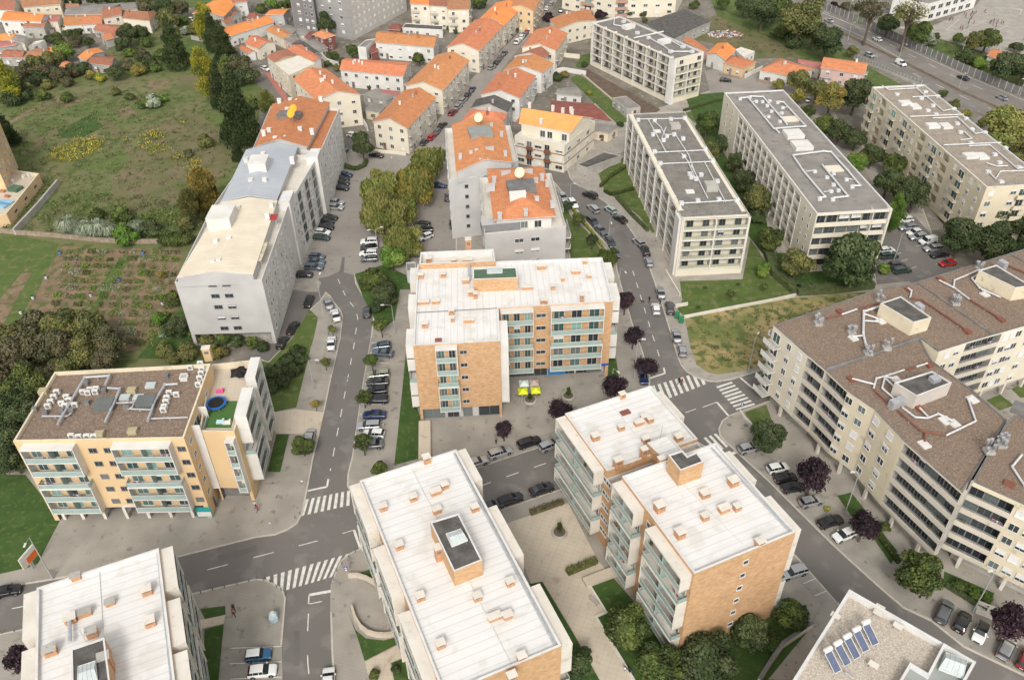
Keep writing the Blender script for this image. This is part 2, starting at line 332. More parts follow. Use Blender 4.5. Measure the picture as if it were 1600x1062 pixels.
for nm, pts, m, ang in [
 ('lawn', [(484, 484), (497, 497), (494, 512), (490, 530), (486, 543), (463, 637), (425, 645), (405, 600), (400, 562), (420, 567), (455, 531)], LAWN, 0),
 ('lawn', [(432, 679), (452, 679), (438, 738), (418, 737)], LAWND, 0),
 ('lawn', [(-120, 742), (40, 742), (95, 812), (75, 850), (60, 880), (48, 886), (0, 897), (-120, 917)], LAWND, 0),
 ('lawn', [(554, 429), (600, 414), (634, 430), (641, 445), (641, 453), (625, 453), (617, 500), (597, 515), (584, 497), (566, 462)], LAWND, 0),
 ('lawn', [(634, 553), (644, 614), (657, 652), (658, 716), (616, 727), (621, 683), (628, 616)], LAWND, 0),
 ('parking_lane', [(580, 528), (613, 528), (604, 622), (595, 712), (552, 712), (561, 644), (570, 586)], COBB, 0),
 ('parking_lane', [(535, 494), (529, 497), (514, 492), (512, 530), (503, 560), (503, 582), (518, 586), (531, 530)], COBB, 0),
 ('parking_lane', [(744, 716), (870, 672), (875, 688), (744, 732)], COBB, 0),
 ('paving_band', [(660, 650), (700, 645), (960, 600), (990, 560), (1010, 600), (870, 668), (665, 735)], PAVE, R_(5)),
 ('lawn', [(868, 296), (879, 315), (893, 340), (917, 362), (935, 385), (946, 404), (870, 404), (870, 340)], LAWN, 0),
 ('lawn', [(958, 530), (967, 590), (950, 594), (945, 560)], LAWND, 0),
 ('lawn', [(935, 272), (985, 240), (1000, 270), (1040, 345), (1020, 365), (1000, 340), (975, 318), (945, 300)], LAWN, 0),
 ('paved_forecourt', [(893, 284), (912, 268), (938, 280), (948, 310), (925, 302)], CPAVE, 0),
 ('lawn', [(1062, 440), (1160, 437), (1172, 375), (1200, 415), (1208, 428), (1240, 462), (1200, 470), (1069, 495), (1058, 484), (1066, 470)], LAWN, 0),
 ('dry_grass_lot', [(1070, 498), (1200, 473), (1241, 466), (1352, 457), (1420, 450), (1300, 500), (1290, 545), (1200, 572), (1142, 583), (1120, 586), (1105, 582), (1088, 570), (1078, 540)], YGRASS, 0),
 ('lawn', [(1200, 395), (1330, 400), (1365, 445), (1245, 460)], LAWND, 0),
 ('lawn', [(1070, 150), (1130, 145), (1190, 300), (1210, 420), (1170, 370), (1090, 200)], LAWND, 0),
 ('car_park', [(1385, 330), (1430, 340), (1500, 420), (1480, 470), (1420, 440), (1370, 445), (1350, 330)], ASPH, 0),
 ('parking_lane', [(1142, 690), (1165, 683), (1302, 792), (1358, 845), (1403, 889), (1495, 945), (1551, 975), (1600, 995), (1720, 1050), (1720, 1110), (1600, 1052), (1505, 1007), (1454, 966), (1411, 946), (1378, 918), (1307, 854), (1248, 797), (1200, 749)], COBB, 0),
 ('lawn', [(1163, 645), (1197, 633), (1205, 655), (1180, 667)], LAWN, 0),
 ('planting_bed', [(1308, 775), (1330, 770), (1402, 862), (1392, 882), (1368, 847), (1330, 807)], LAWND, 0),
 ('planting_bed', [(1475, 893), (1553, 927), (1543, 955), (1473, 917)], LAWND, 0),
 ('lawn', [(1541, 626), (1562, 617), (1584, 634), (1561, 642)], LAWN, 0),
 ('lawn', [(1580, 608), (1612, 594), (1622, 620), (1594, 622)], LAWN, 0),
 ('paved_court', [(792, 818), (888, 786), (935, 878), (957, 901), (917, 908), (947, 957), (930, 964), (989, 1062), (1040, 1160), (985, 1160), (937, 1062), (894, 985), (848, 909), (830, 913)], BPAVE, R_(-22)),
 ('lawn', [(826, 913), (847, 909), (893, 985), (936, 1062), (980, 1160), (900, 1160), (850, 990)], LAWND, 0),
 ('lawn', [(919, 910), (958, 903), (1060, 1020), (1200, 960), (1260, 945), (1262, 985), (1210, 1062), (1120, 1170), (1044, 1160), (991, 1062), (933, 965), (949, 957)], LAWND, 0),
 ('ramp', [(1262, 986), (1290, 935), (1309, 942), (1250, 1062), (1200, 1062)], CPAVE, 0),
 ('parking_lane', [(1216, 845), (1251, 880), (1306, 941), (1288, 950), (1250, 910), (1215, 870)], COBB, 0),
 ('ramp', [(547, 897), (560, 902), (590, 925), (616, 992), (596, 992), (570, 975), (550, 958), (546, 940)], CPAVE, 0),
 ('lawn', [(545, 958), (556, 985), (572, 998), (600, 1001), (620, 996), (628, 1003), (570, 1033), (560, 1000)], LAWND, 0),
 ('lawn', [(563, 895), (580, 889), (590, 908)], LAWND, 0),
 ('lawn', [(612, 1036), (650, 1022), (670, 1090), (620, 1090)], LAWND, 0),
 ('paved_path', [(570, 1034), (628, 1005), (650, 1020), (610, 1036), (622, 1090), (590, 1090), (574, 1050)], BPAVE, 0),
 ('footway_crossing', [(518, 909), (547, 909), (547, 957), (516, 957)], CPAVE, 0),
 ('lawn', [(313, 952), (352, 947), (353, 960), (322, 970)], LAWND, 0),
 ('lawn', [(320, 984), (350, 976), (342, 1062), (338, 1120), (320, 1120)], LAWND, 0),
 ('paved_path', [(310, 970), (353, 961), (350, 975), (310, 984)], BPAVE, 0),
 ('parking_lane', [(345, 1010), (441, 1008), (441, 1100), (340, 1100)], COBB, 0),
 ('paved_path', [(424, 645), (462, 640), (507, 645), (497, 680), (432, 678), (415, 660)], BPAVE, R_(10)),
]: ZQ.append((nm, pts, m, ang))
ZQ.sort(key=lambda t: t[0] != 'parking_lane')
for i_, (nm, pts, m, ang) in enumerate(ZQ): sheet(nm, pts, Z1 + i_ * .002, m, ang)
# town ground north of the big pavement
for nm, pts, z, m in [
 ('road', [(1100, 112), (1128, 106), (1250, 130), (1290, 150), (1370, 300), (1330, 300), (1270, 190), (1230, 150), (1110, 146)], .14, ASPH2),
 ('lawn', [(892, 121), (905, 118), (965, 158), (985, 190), (965, 195), (940, 172), (893, 126)], .15, LAWN),
 ('planting_bed', [(907, 113), (918, 109), (1032, 172), (1020, 180), (975, 172)], .145, SOILD),
 ('lawn', [(899, 104), (909, 86), (924, 84), (926, 100), (905, 107)], .02, LAWN),
 ('lawn', [(1068, 178), (1126, 160), (1128, 188), (1085, 192)], .15, LAWN),
 ('vacant_lot', [(1062, 52), (1115, 25), (1160, 20), (1210, 60), (1300, 95), (1330, 130), (1240, 90), (1180, 92), (1140, 75), (1085, 62)], .02, DRYG),
 ('grass_bank', [(1100, -30), (1240, -30), (1330, 90), (1440, 150), (1500, 200), (1600, 270), (1660, 330), (1450, 170), (1300, 120), (1215, 65), (1120, 25)], .024, LAWN),
 ('road', [(400, 108), (412, 118), (445, 160), (458, 210), (440, 215), (420, 150), (385, 115)], .02, ASPH),
 ('pavement', [(412, 112), (418, 110), (478, 190), (470, 195)], .02, PINKR),
 ('motorway', [(1180, -40), (1300, 8), (1352, 42), (1416, 73), (1505, 114), (1600, 154), (1800, 235), (1800, 300), (1600, 206), (1556, 189), (1497, 160), (1439, 131), (1352, 97), (1319, 75), (1276, 44), (1150, -20)], .03, HIWAY),
 ('school_yard', [(1380, 40), (1450, 44), (1520, 14), (1560, -30), (1900, -30), (1900, 160), (1600, 100), (1480, 64), (1430, 50)], .03, CPAVE),
 ('grass_bank', [(1410, 52), (1480, 64), (1600, 102), (1600, 148), (1505, 110), (1416, 70)], .034, LAWN),
 ('meadow', [(20, 170), (100, 145), (200, 100), (300, 70), (335, 130), (370, 260), (360, 330), (280, 380), (100, 375), (20, 330), (0, 250)], -.004, FIELD),
 ('dry_meadow', [(170, 290), (240, 200), (300, 170), (340, 200), (365, 250), (330, 300), (240, 330), (190, 330)], 0, DRYG),
 ('lawn', [(-60, 372), (30, 368), (92, 380), (75, 420), (40, 500), (0, 520), (-60, 540)], .0, LAWN),
 ('garden_plot', [(98, 384), (160, 390), (285, 386), (278, 430), (290, 470), (262, 500), (215, 545), (160, 560), (60, 530), (40, 500), (70, 430)], .004, SOIL),
 ('dirt_bank', [(40, 420), (50, 425), (0, 515), (-30, 530), (-20, 490)], .008, SOIL),
 ('lawn', [(262, 500), (300, 470), (300, 560), (215, 560)], .01, LAWND),
 ('garden_plot', [(270, 140), (285, 118), (308, 116), (313, 143)], .004, DRYG),
 ('vegetable_plot', [(90, 205), (140, 180), (175, 190), (130, 215), (95, 216)], .006, LAWND),
 ('dirt_path', [(8, 190), (60, 165), (110, 150), (120, 153), (60, 172), (10, 196)], .006, SOIL),
 ('dirt_path', [(90, 168), (130, 152), (136, 155), (100, 170)], .008, SOIL),
 ('tilled_plot', [(178, 172), (200, 168), (214, 176), (205, 183), (182, 182)], .006, SOIL),
 ('grass_plot', [(225, 150), (262, 150), (268, 160), (240, 172), (205, 165)], .008, LAWN),
 ('tilled_plot', [(222, 128), (262, 126), (268, 134), (235, 138)], .01, SOIL),
 ('vegetable_plot', [(105, 168), (140, 160), (146, 170), (118, 178)], .01, LAWN),
 ('vegetable_plot', [(52, 198), (88, 180), (100, 186), (62, 206)], .01, LAWN),
 ('tilled_plot', [(18, 236), (50, 220), (66, 216), (78, 220), (40, 242)], .01, DRYG),
 ('vegetable_plot', [(18, 228), (46, 220), (60, 224), (30, 240)], .012, LAWN),
 ('worn_path', [(150, 188), (172, 186), (200, 215), (215, 250), (205, 252), (190, 220)], .008, DRYG),
 ('worn_path', [(60, 168), (130, 148), (190, 128), (192, 131), (132, 152), (62, 173)], .013, DRYG),
 ('grass_field', [(180, -20), (380, -20), (345, 5), (300, 12), (180, 18)], .004, LAWN),
 ('grass_patch', [(285, 60), (312, 58), (322, 85), (290, 95), (260, 110), (230, 112)], .008, LAWN),
]: sheet(nm, pts, z, m)
# ---- road markings
mk = MB()
ZM = .017
def strip(p, q, wd=.14, z=ZM):
    a, b = W(p), W(q); d = (b - a); 
    if d.length < .05: return
    n = Vector((-d.y, d.x, 0)).normalized() * wd / 2
    mk.poly([(v.x, v.y, z) for v in (a - n, b - n, b + n, a + n)], PAINT)
def line(pts, wd=.14, z=ZM):
    for a, b in zip(pts, pts[1:]): strip(a, b, wd, z)
def dashes(pts, on=2.2, off=3.0, wd=.16, z=ZM):
    P = [W(p) for p in pts]; s = 0
    for a, b in zip(P, P[1:]):
        L = (b - a).length; d = (b - a) / L; n = Vector((-d.y, d.x, 0)) * wd / 2; t = -s
        while t < L:
            t0, t1 = max(t, 0), min(t + on, L)
            if t1 - t0 > .05:
                u, v = a + d * t0, a + d * t1
                mk.poly([(q.x, q.y, z) for q in (u - n, v - n, v + n, u + n)], PAINT)
            t += on + off
        s = (s + L) % (on + off)
def zebra(TL, TR, BR, BL, n, z=ZM):
    a, b, c, d = W(TL), W(TR), W(BR), W(BL)
    for i in range(n):
        u, v = (2 * i) / (2 * n - 1), (2 * i + 1) / (2 * n - 1)
        q = [a.lerp(b, u), d.lerp(c, u), d.lerp(c, v), a.lerp(b, v)]
        if area(q) < 0: q = q[::-1]
        mk.poly([(p.x, p.y, z) for p in q], PAINT)
zebra((478, 780), (556, 764), (556, 787), (470, 806), 9)
zebra((416, 901), (546, 864), (528, 898), (418, 930), 12)
zebra((1018, 603), (1094, 581), (1103, 600), (1028, 629), 9)
zebra((1119, 604), (1151, 641), (1180, 632), (1143, 596), 8)
zebra((1099, 684), (1119, 677), (1138, 697), (1120, 706), 3)
dashes([(528, 436), (540, 463), (556, 484), (559, 497), (553, 540), (535, 635), (516, 735)])
line([(513, 748), (511, 760)], .35); line([(511, 760), (481, 766.5)], .4)
dashes([(-60, 962), (2, 953.5), (305, 894.7), (517, 839)], 3.2, 4.0)
line([(535, 833), (553, 827.5)], .14); line([(553, 827.5), (563, 856)], .4)
dashes([(610, 812), (745, 761), (801, 741), (869, 718), (1058, 649), (1092, 637)], 2.4, 3)
line([(1098, 636), (1120, 628)], .16); line([(1120, 628), (1138, 649)], .4)
dashes([(988.7, 423), (1009, 489), (1017, 516), (1027, 546), (1032, 564)], 2.2, 2.8)
line([(1037, 574.5), (1039, 583)], .35); line([(1039, 583), (1015, 591)], .4)
dashes([(482, 958), (480, 1000), (481, 1035), (486, 1085)], 3, 4)
line([(482, 943), (483, 929)], .2); line([(483, 929), (517, 923)], .5); line([(483, 943), (503, 939)], .16)
line([(1157, 590), (1177, 607)], .4); line([(1177, 607), (1200, 602)], .16)
line([(1134, 714), (1149, 706)], .6)
for k in range(9): strip((455 + k * 2.2, 452 - k * 7), (468 + k * 2.2, 450 - k * 7), .1, .02)
# car-park bay lines and motorway lanes
for p, q in [((1390, 402), (1408, 396)), ((1398, 413), (1418, 406)), ((1408, 425), (1432, 418)), ((1425, 378), (1440, 374)), ((1431, 386), (1447, 383)), ((1450, 402), (1470, 397)), ((1462, 414), (1485, 408))]: strip(p, q, .12, .24)
for k in range(11):                                  # bay lines in the cobbled parking lanes
    y = 536 + k * 16; strip((580.5 - k * 2.6, y), (611 - k * 1.4, y), .12, .155)
for k in range(5): strip((1219 + k * 18, 874 + k * 19), (1238 + k * 18, 866 + k * 19), .12, .155)
for k in range(4): strip((360, 1013 + k * 24), (440, 1010 + k * 24), .14, .155)
dashes([(1200, -25), (1300, 24), (1416, 83), (1505, 127), (1600, 168), (1700, 210)], 4, 7, .2, .05)
dashes([(1330, 70), (1400, 103), (1500, 150), (1600, 192)], 4, 7, .2, .05)
line([(1279, 27), (1352, 60), (1430, 105), (1500, 141), (1556, 166), (1640, 203)], .2, .05)
line([(1279, 18), (1352, 47), (1416, 76), (1505, 117), (1600, 157)], .2, .05)
for a, b in [(((1479, 47)), ((1500, 30))), ((1495, 54), (1540, 32)), ((1530, 60), (1575, 40)), ((1500, 30), (1590, 45)), ((1479, 47), (1560, 62))]: strip(a, b, .15, .05)
struct(link('road_markings', mk.mesh('road_markings')))
# manholes and drain grates
for i, p in enumerate([(466, 966), (475, 828), (460, 852), (500, 845), (541, 591), (1037, 550), (1131, 576), (1165, 665), (1139, 664), (1416, 955), (958, 343), (1580, 745), (577, 432), (1180, 752), (1500, 918), (544, 436), (566, 455)]):
    mb = MB(); q = W(p); mb.tube([(0, 0, 0), (0, 0, .01)], .42, DARKC, 14); z = .02 if i not in (6, 7, 8, 11) else .14
    o = link('manhole_cover', mb.mesh('manhole_cover'), None, (q.x, q.y, z)); struct(o)
# ------------------------------------------------------------ building kit
def win_mesh(w, h, glass, shutter=0.0, frame=FRAME, far=False):
    mb = MB(); f = .07; y0, y1 = .0, .09
    def bx(x0, x1, z0, z1, ya, yb, m):
        mb.box(((x0 + x1) / 2, (ya + yb) / 2, z0), (x1 - x0, yb - ya, z1 - z0), m)
    bx(-w / 2, w / 2, -.05, f - .03, y0, y1 + .06, frame); bx(-w / 2, w / 2, h - f, h, y0, y1, frame)
    bx(-w / 2, -w / 2 + f, f - .03, h - f, y0, y1, frame); bx(w / 2 - f, w / 2, f - .03, h - f, y0, y1, frame)
    if w > 1.0: bx(-.03, .03, f - .03, h - f, y0 + .005, y1 - .01, frame)
    if far: mb.poly([(w / 2 - f, .03, f - .03), (-w / 2 + f, .03, f - .03), (-w / 2 + f, .03, h - f), (w / 2 - f, .03, h - f)], glass)
    if shutter and far: bx(-w / 2 + f, w / 2 - f, h - f - (h - f) * shutter, h - f - .002, .035, .075, SHUT)
    return mb.mesh('window')
def pane_mesh(w, h, glass):
    mb = MB(); f = .07
    mb.poly([(w / 2 - f, .03, f - .03), (-w / 2 + f, .03, f - .03), (-w / 2 + f, .03, h - f), (w / 2 - f, .03, h - f)], glass); return mb.mesh('pane')
def shut_mesh(w, h, s):
    mb = MB(); f = .07; mb.box((0, .055, h - f - (h - f) * s), (w - 2 * f, .04, (h - f) * s - .002), SHUT); return mb.mesh('shutter')
def window(parent, p, rz, w, h, glass=GL, shutter=0, frame=FRAME, far=False, name='window'):
    w = round(w, 1); h = round(h, 1); loc = p - parent.location
    if far: return link(name, cached(('wf', w, h, glass.name, shutter, frame.name), lambda: win_mesh(w, h, glass, shutter, frame, True)), parent, loc, rz)
    o = link(name, cached(('w', w, h, frame.name), lambda: win_mesh(w, h, glass, 0, frame)), parent, loc, rz)
    link('pane', cached(('p', w, h, glass.name), lambda: pane_mesh(w, h, glass)), o)
    if shutter: link('shutter', cached(('s', w, h, shutter), lambda: shut_mesh(w, h, shutter)), o)
    return o
def balc_mesh(w, d, fh, style, wm, sm):
    mb = MB()
    mb.box((w / 2, d / 2, -.22), (w, d, .22), wm, mtop=sm)
    if 'f' in style:
        for x in (.07, w - .07): mb.box((x, d / 2 + .04, -.22), (.14, d + .08, fh), wm)
    if 'c' in style: mb.box((w / 2, d / 2 + .03, fh - .22), (w + .02, d + .1, .3), wm)
    if 's' in style: mb.box((w / 2, d - .06, .0), (w - .004, .12, .8 if 'h' in style else .9), wm)
    if 't' in style: mb.box((w / 2, d - .06, .0), (w - .004, .12, .2), wm)
    if 'p' in style: mb.box((w * .5, d / 2, 0), (.06, d - .1, fh - .25), RAILG)
    return mb.mesh('balcony')
def rail_mesh(w, d, style):
    mb = MB()
    if 'g' in style:
        mb.box((w / 2, d - .03, .02), (w - .3, .03, .95), RAILG); mb.box((w / 2, d - .03, .97), (w - .2, .06, .05), FRAME)
        if 'f' not in style:
            for x in (.04, w - .04): mb.box((x, d / 2, .02), (.03, d - .1, .95), RAILG)
    elif 'h' in style:
        mb.box((w / 2, d - .06, 1.05), (w - .2, .05, .05), METAL)
        for k in range(max(2, int(w / 1.2))): mb.box((.15 + k * (w - .3) / (max(2, int(w / 1.2)) - 1), d - .06, .9), (.04, .04, .2), METAL)
    else:
        mb.box((w / 2, d - .04, 1.0), (w - .02, .05, .05), SHUTG); mb.box((w / 2, d - .04, .1), (w - .02, .04, .04), SHUTG)
        k = max(3, int(w / .45))
        for i in range(k): mb.box((.03 + i * (w - .06) / (k - 1), d - .04, .1), (.03, .03, .95), SHUTG)
        if 'y' in style: mb.box((w / 2, d - .07, .12), (w - .1, .02, .8), mat('railing_panel', (.42, .42, .3)))
    return mb.mesh('railing')
def clutter_mesh(k):
    mb = MB(); r = random.Random(k)
    if k % 3 == 0:
        mb.tube([(0, 0, 0), (0, 0, .4)], [.16, .22], TILES, 8)
        for i in range(26):
            a = r.uniform(0, 6.28); q = Vector((math.cos(a) * r.uniform(0, .35), math.sin(a) * r.uniform(0, .3), r.uniform(.4, 1.0)))
            u = Vector((r.uniform(-1, 1), r.uniform(-1, 1), r.uniform(-.4, 1))).normalized() * .16; v = u.orthogonal().normalized() * .1
            mb.poly([q - u, q + v, q + u, q - v], LAWND)
        return mb.mesh('potted_plant')
    if k % 3 == 1:
        mb.box((0, 0, 0), (.5, .45, .42), [SHUTG, TILEO, WHITE][k % 2]); mb.box((0, .2, .42), (.5, .06, .4), SHUTG); return mb.mesh('chair')
    c = [mat('laundry_red', (.5, .07, .06)), WHITE, mat('laundry_blue', (.1, .16, .35))]
    mb.box((0, 0, .95), (1.5, .03, .03), FRAME)
    for i in range(5): mb.box((-.6 + i * .28, .02, .95 - .5 - .1 * (i % 2)), (.24, .03, .5), c[(k + i) % 3])
    return mb.mesh('laundry')
class Vol:
    def __init__(s, b, pts, H, wall, deck=None, par=.45, z0=0, rec=(), trim=None, zpx=None, name='wall', ang=0, deckz=None, parw=.3, rname='roof', em={}):
        zp = H if zpx is None else zpx
        P = [None if p is None else (p.copy() if isinstance(p, Vector) else W(p, zp)) for p in pts]
        if len(P) == 4 and None in P:
            i = P.index(None); P[i] = P[i - 1] + P[(i + 1) % 4] - P[(i + 2) % 4]
        s.P = [Vector((p.x, p.y, 0)) for p in P]; s.ccw = area(s.P) > 0; s.H = H; s.b = b; s.z0 = z0
        if b.root is None: b.make_root(sum(s.P, Vector()) / len(s.P))
        mb = MB(); n = len(s.P); wall0 = wall
        for i in range(n):
            wall = em.get(i, wall0); a, e = s.P[i], s.P[(i + 1) % n]; nr = s.norm(i); rs = sorted([r for r in rec if r[0] == i], key=lambda r: r[1])
            def q(u, d, z): v = a.lerp(e, u) - nr * d; return (v.x, v.y, z)
            def quad(u0, d0, u1, d1, za, zb, m=None):
                m = m or wall
                if u1 - u0 < 1e-4 and d0 == d1: return
                F = [q(u0, d0, za), q(u1, d1, za), q(u1, d1, zb), q(u0, d0, zb)]
                mb.poly(F if s.ccw else F[::-1], m)
            cur = 0
            for (_, u0, u1, zl, zh, d, *o) in rs:
                rm = o[0] if o else wall
                if u0 > cur: quad(cur, 0, u0, 0, z0, H)
                if zl > z0: quad(u0, 0, u1, 0, z0, zl)
                if zh < H: quad(u0, 0, u1, 0, zh, H)
                quad(u0, d, u1, d, zl, zh, rm); quad(u0, 0, u0, d, zl, zh, rm) ; quad(u1, d, u1, 0, zl, zh, rm)
                fl = [q(u0, 0, zl), q(u0, d, zl), q(u1, d, zl), q(u1, 0, zl)]; mb.poly(fl[::-1] if s.ccw else fl, CONC)
                ce = [q(u0, 0, zh), q(u0, d, zh), q(u1, d, zh), q(u1, 0, zh)]; mb.poly(ce if s.ccw else ce[::-1], rm)
                cur = u1
            if cur < 1: quad(cur, 0, 1, 0, z0, H)
        wall = wall0; off = Vector((b.root.location.x, b.root.location.y, 0))
        def fin(mb, name, parent, ang=0):
            mb.v = [(v[0] - off.x, v[1] - off.y, v[2]) for v in mb.v]
            return link(name, mb.mesh(name, ang), parent)
        s.fin = fin
        s.wall = fin(mb, name, b.root)
        if deck:
            rb = MB(); O = s.P if s.ccw else s.P[::-1]; I = inset(O, parw); dz = H - par
            e = s.P[1] - s.P[0]; a0 = math.atan2(e.y, e.x) + R_(ang)
            t = trim or wall
            for i in range(n):
                a, c, d, f = O[i], O[(i + 1) % n], I[(i + 1) % n], I[i]
                # coping, standing slightly proud of the wall
                rb.poly([(p.x, p.y, H + .03) for p in (a, c, d, f)], t)
                rb.poly([(d.x, d.y, H + .03), (d.x, d.y, dz), (f.x, f.y, dz), (f.x, f.y, H + .03)][::-1], t)
                rb.poly([(a.x, a.y, H), (c.x, c.y, H), (c.x, c.y, H + .03), (a.x, a.y, H + .03)], t)
            rb.cap(I, dz, deck); s.roof = fin(rb, rname, b.root, a0); s.dz = dz
    def norm(s, i):
        a, e = s.P[i], s.P[(i + 1) % len(s.P)]; d = (e - a).normalized()
        return Vector((d.y, -d.x, 0)) if s.ccw else Vector((-d.y, d.x, 0))
    def rz(s, i): n = s.norm(i); return math.atan2(-n.x, n.y)          # local x = n cross z
    def pt(s, i, u, z=0, out=0):
        v = s.P[i].lerp(s.P[(i + 1) % len(s.P)], u) + s.norm(i) * out; return Vector((v.x, v.y, z))
    def length(s, i): return (s.P[(i + 1) % len(s.P)] - s.P[i]).length
    def wins(s, i, us, zs, w=1.3, h=1.2, glass=GL, sh=0.0, frame=FRAME, far=False, dep=0, name='window'):
        for z in zs:
            for u in us:
                k = 0
                if sh and random.random() < sh: k = random.choice([.35, .6, 1.0])
                window(s.b.root, s.pt(i, u, z, .003 - dep), s.rz(i), w, h, glass, k, frame, far, name)
    def bay(s, i, u0, u1, z, fh, d, style='fg', wm=WHITE, sm=CONC, doors=2, rec=False, dh=2.15, glass=GLT, dw=.6, clut=.3, frame=FRAME):
        # one balcony between u0 and u1 with its floor at z
        L = s.length(i); w = round(abs(u1 - u0) * L, 2); out = -d if rec else .002
        a, c = s.pt(i, u0, z, out), s.pt(i, u1, z, out); rz = s.rz(i); xd = Vector((math.cos(rz), math.sin(rz), 0))
        o0 = a if a.dot(xd) < c.dot(xd) else c
        bo = link('balcony', cached(('b', w, d, fh, style, wm.name), lambda: balc_mesh(w, d, fh, style, wm, sm)), s.b.root, o0 - s.b.root.location, rz)
        if 'n' not in style: link('railing', cached(('r', w, d, style), lambda: rail_mesh(w, d, style)), bo)
        if random.random() < clut and d > .8:
            k = random.randrange(9); link(['potted_plant', 'chair', 'laundry'][k % 3], cached(('cl', k), lambda: clutter_mesh(k)), bo, (random.uniform(.7, max(.75, w - .8)), d * .6, .0))
        for k in range(doors):
            x = w * (k + .5) / doors; p = o0 + xd * x; dwid = min(3.2, w / doors * dw)
            window(s.b.root, Vector((p.x, p.y, z + .06)) + s.norm(i) * .004, rz, dwid, dh, glass if random.random() < .7 else GL, .5 if random.random() < .12 else 0, frame)
    # small things on the roof
    def rp(s, p): q = W(p, s.dz); return Vector((q.x - s.b.root.location.x, q.y - s.b.root.location.y, s.dz))
    def ang(s): e = s.P[1] - s.P[0]; return math.atan2(e.y, e.x)
    def chims(s, ps, w=1.0, d=.8, h=1.0, m=BRICKT, cap=CONCL, name='chimney'):
        for p in ps:
            ww, dd, hh = (p[2:] + (w, d, h)[len(p) - 2:]) if len(p) > 2 else (w, d, h)
            def mk_(ww=ww, dd=dd, hh=hh):
                mb = MB(); mb.box((0, 0, 0), (ww, dd, hh), m); mb.box((0, 0, hh), (ww + .22, dd + .22, .1), cap)
                if hh > .9: mb.box((0, -dd / 2 - .004, hh * .62), (ww * .6, .03, hh * .2), DARKC)
                return mb.mesh(name)
            link(name, cached(('ch', name, ww, dd, hh, m.name), mk_), s.roof, s.rp(p[:2]), s.ang())
    def duct(s, pts, r=.2, m=DUCT, h=.5, name='duct', feet=True):
        P = [s.rp(p) + Vector((0, 0, h)) for p in pts]; mb = MB()
        for a, c in zip(P, P[1:]):
            mb.tube([a, c], r, m, 8)
            if feet:
                n = int((c - a).length / 4)
                for k in range(1, n + 1): q = a.lerp(c, k / (n + 1)); mb.box((q.x, q.y, s.dz), (.15, .15, h), CONC)
        for q in P[1:-1]: mb.tube([q - Vector((0, 0, r * .2)), q + Vector((0, 0, r * 1.05))], r * 1.1, m, 8)
        link(name, mb.mesh(name), s.roof)
    def boxes(s, ps, w, d, h, m, name, rise=0):
        for p in ps:
            def mk_():
                mb = MB(); mb.box((0, 0, rise), (w, d, h), m)
                if name == 'air_conditioner': mb.tube([(0, -d / 2 - .02, h / 2 + .05), (0, -d / 2 + .02, h / 2 + .05)], h * .36, SHUTG, 12)
                if rise: mb.box((0, 0, 0), (w * .6, d * .6, rise), CONC)
                return mb.mesh(name)
            link(name, cached(('bx', name, w, d, h, m.name), mk_), s.roof, s.rp(p), s.ang())
    def house(s, pts, z1, wall=BRICK, deck=DARKR, par=.15, name='stair_house', trim=FRAME):
        # volume standing on this roof; pts are the px of its top corners
        v = Vol(s.b, pts, z1, wall, deck, par, z0=s.dz, trim=trim, name=name, parw=.2, rname='roof'); return v
class Bld:
    def __init__(s, name, label, cat='apartment block', group=None): s.n, s.l, s.c, s.g = name, label, cat, group; s.root = None
    def make_root(s, c): s.root = thing(s.n, s.l, s.c, (c.x, c.y, 0), 0, s.g)
def skylight(v, pts, z, h=.5, name='skylight'):
    P = [W(p, z) for p in pts]; mb = MB(); off = v.b.root.location
    P = [Vector((p.x - off.x, p.y - off.y, z)) for p in P]; c = sum(P, Vector()) / len(P); m1 = (P[0] + P[3]) / 2; m2 = (P[1] + P[2]) / 2
    m1 = m1.lerp(c, .15) + Vector((0, 0, h)); m2 = m2.lerp(c, .15) + Vector((0, 0, h))
    U = Vector((0, 0, .2))
    for i in range(4): a, b_ = P[i], P[(i + 1) % 4]; mb.poly([a, b_, b_ + U, a + U], FRAME)
    A, B, Cc, D = [p + U for p in P]
    mb.poly([A, B, m2, m1], SKYG); mb.poly([D, m1, m2, Cc], SKYG); mb.poly([A, m1, D], SKYG); mb.poly([B, Cc, m2], SKYG)
    for t in (0, .25, .5, .75, 1):
        for s0, s1 in ((A, B), (D, Cc)):
            mb.tube([s0.lerp(s1, t) + Vector((0, 0, .02)), m1.lerp(m2, t) + Vector((0, 0, .02))], .035, FRAME, 4)
    for i in range(4): mb.tube([(A, B, Cc, D)[i] + Vector((0, 0, .02)), (A, B, Cc, D)[(i + 1) % 4] + Vector((0, 0, .02))], .05, FRAME, 4)
    link(name, mb.mesh(name), v.roof)
def antenna(v, p, h=3):
    mb = MB(); mb.tube([(0, 0, 0), (0, 0, h)], .04, METAL, 6)
    for k in range(3): mb.tube([(-.6 + .1 * k, 0, h - .3 - .5 * k), (.6 - .1 * k, 0, h - .3 - .5 * k)], .02, METAL, 4)
    link('antenna', cached(('an', h), lambda: mb.mesh('antenna')), v.roof, v.rp(p))
def letters(root, txt, p, rz, size, m, depth=.03):
    cu = bpy.data.curves.new('lettering', 'FONT'); cu.body = txt; cu.size = size; cu.extrude = depth / 2; cu.align_x = 'CENTER'
    t = bpy.data.objects.new('t', cu); C.objects.link(t); me = bpy.data.meshes.new_from_object(t); bpy.data.objects.remove(t)
    me.materials.clear(); me.materials.append(m)
    o = link('lettering', me, root); o.rotation_euler = (R_(90), 0, rz + math.pi); o.location = p - root.location
    return o
FH = 2.9
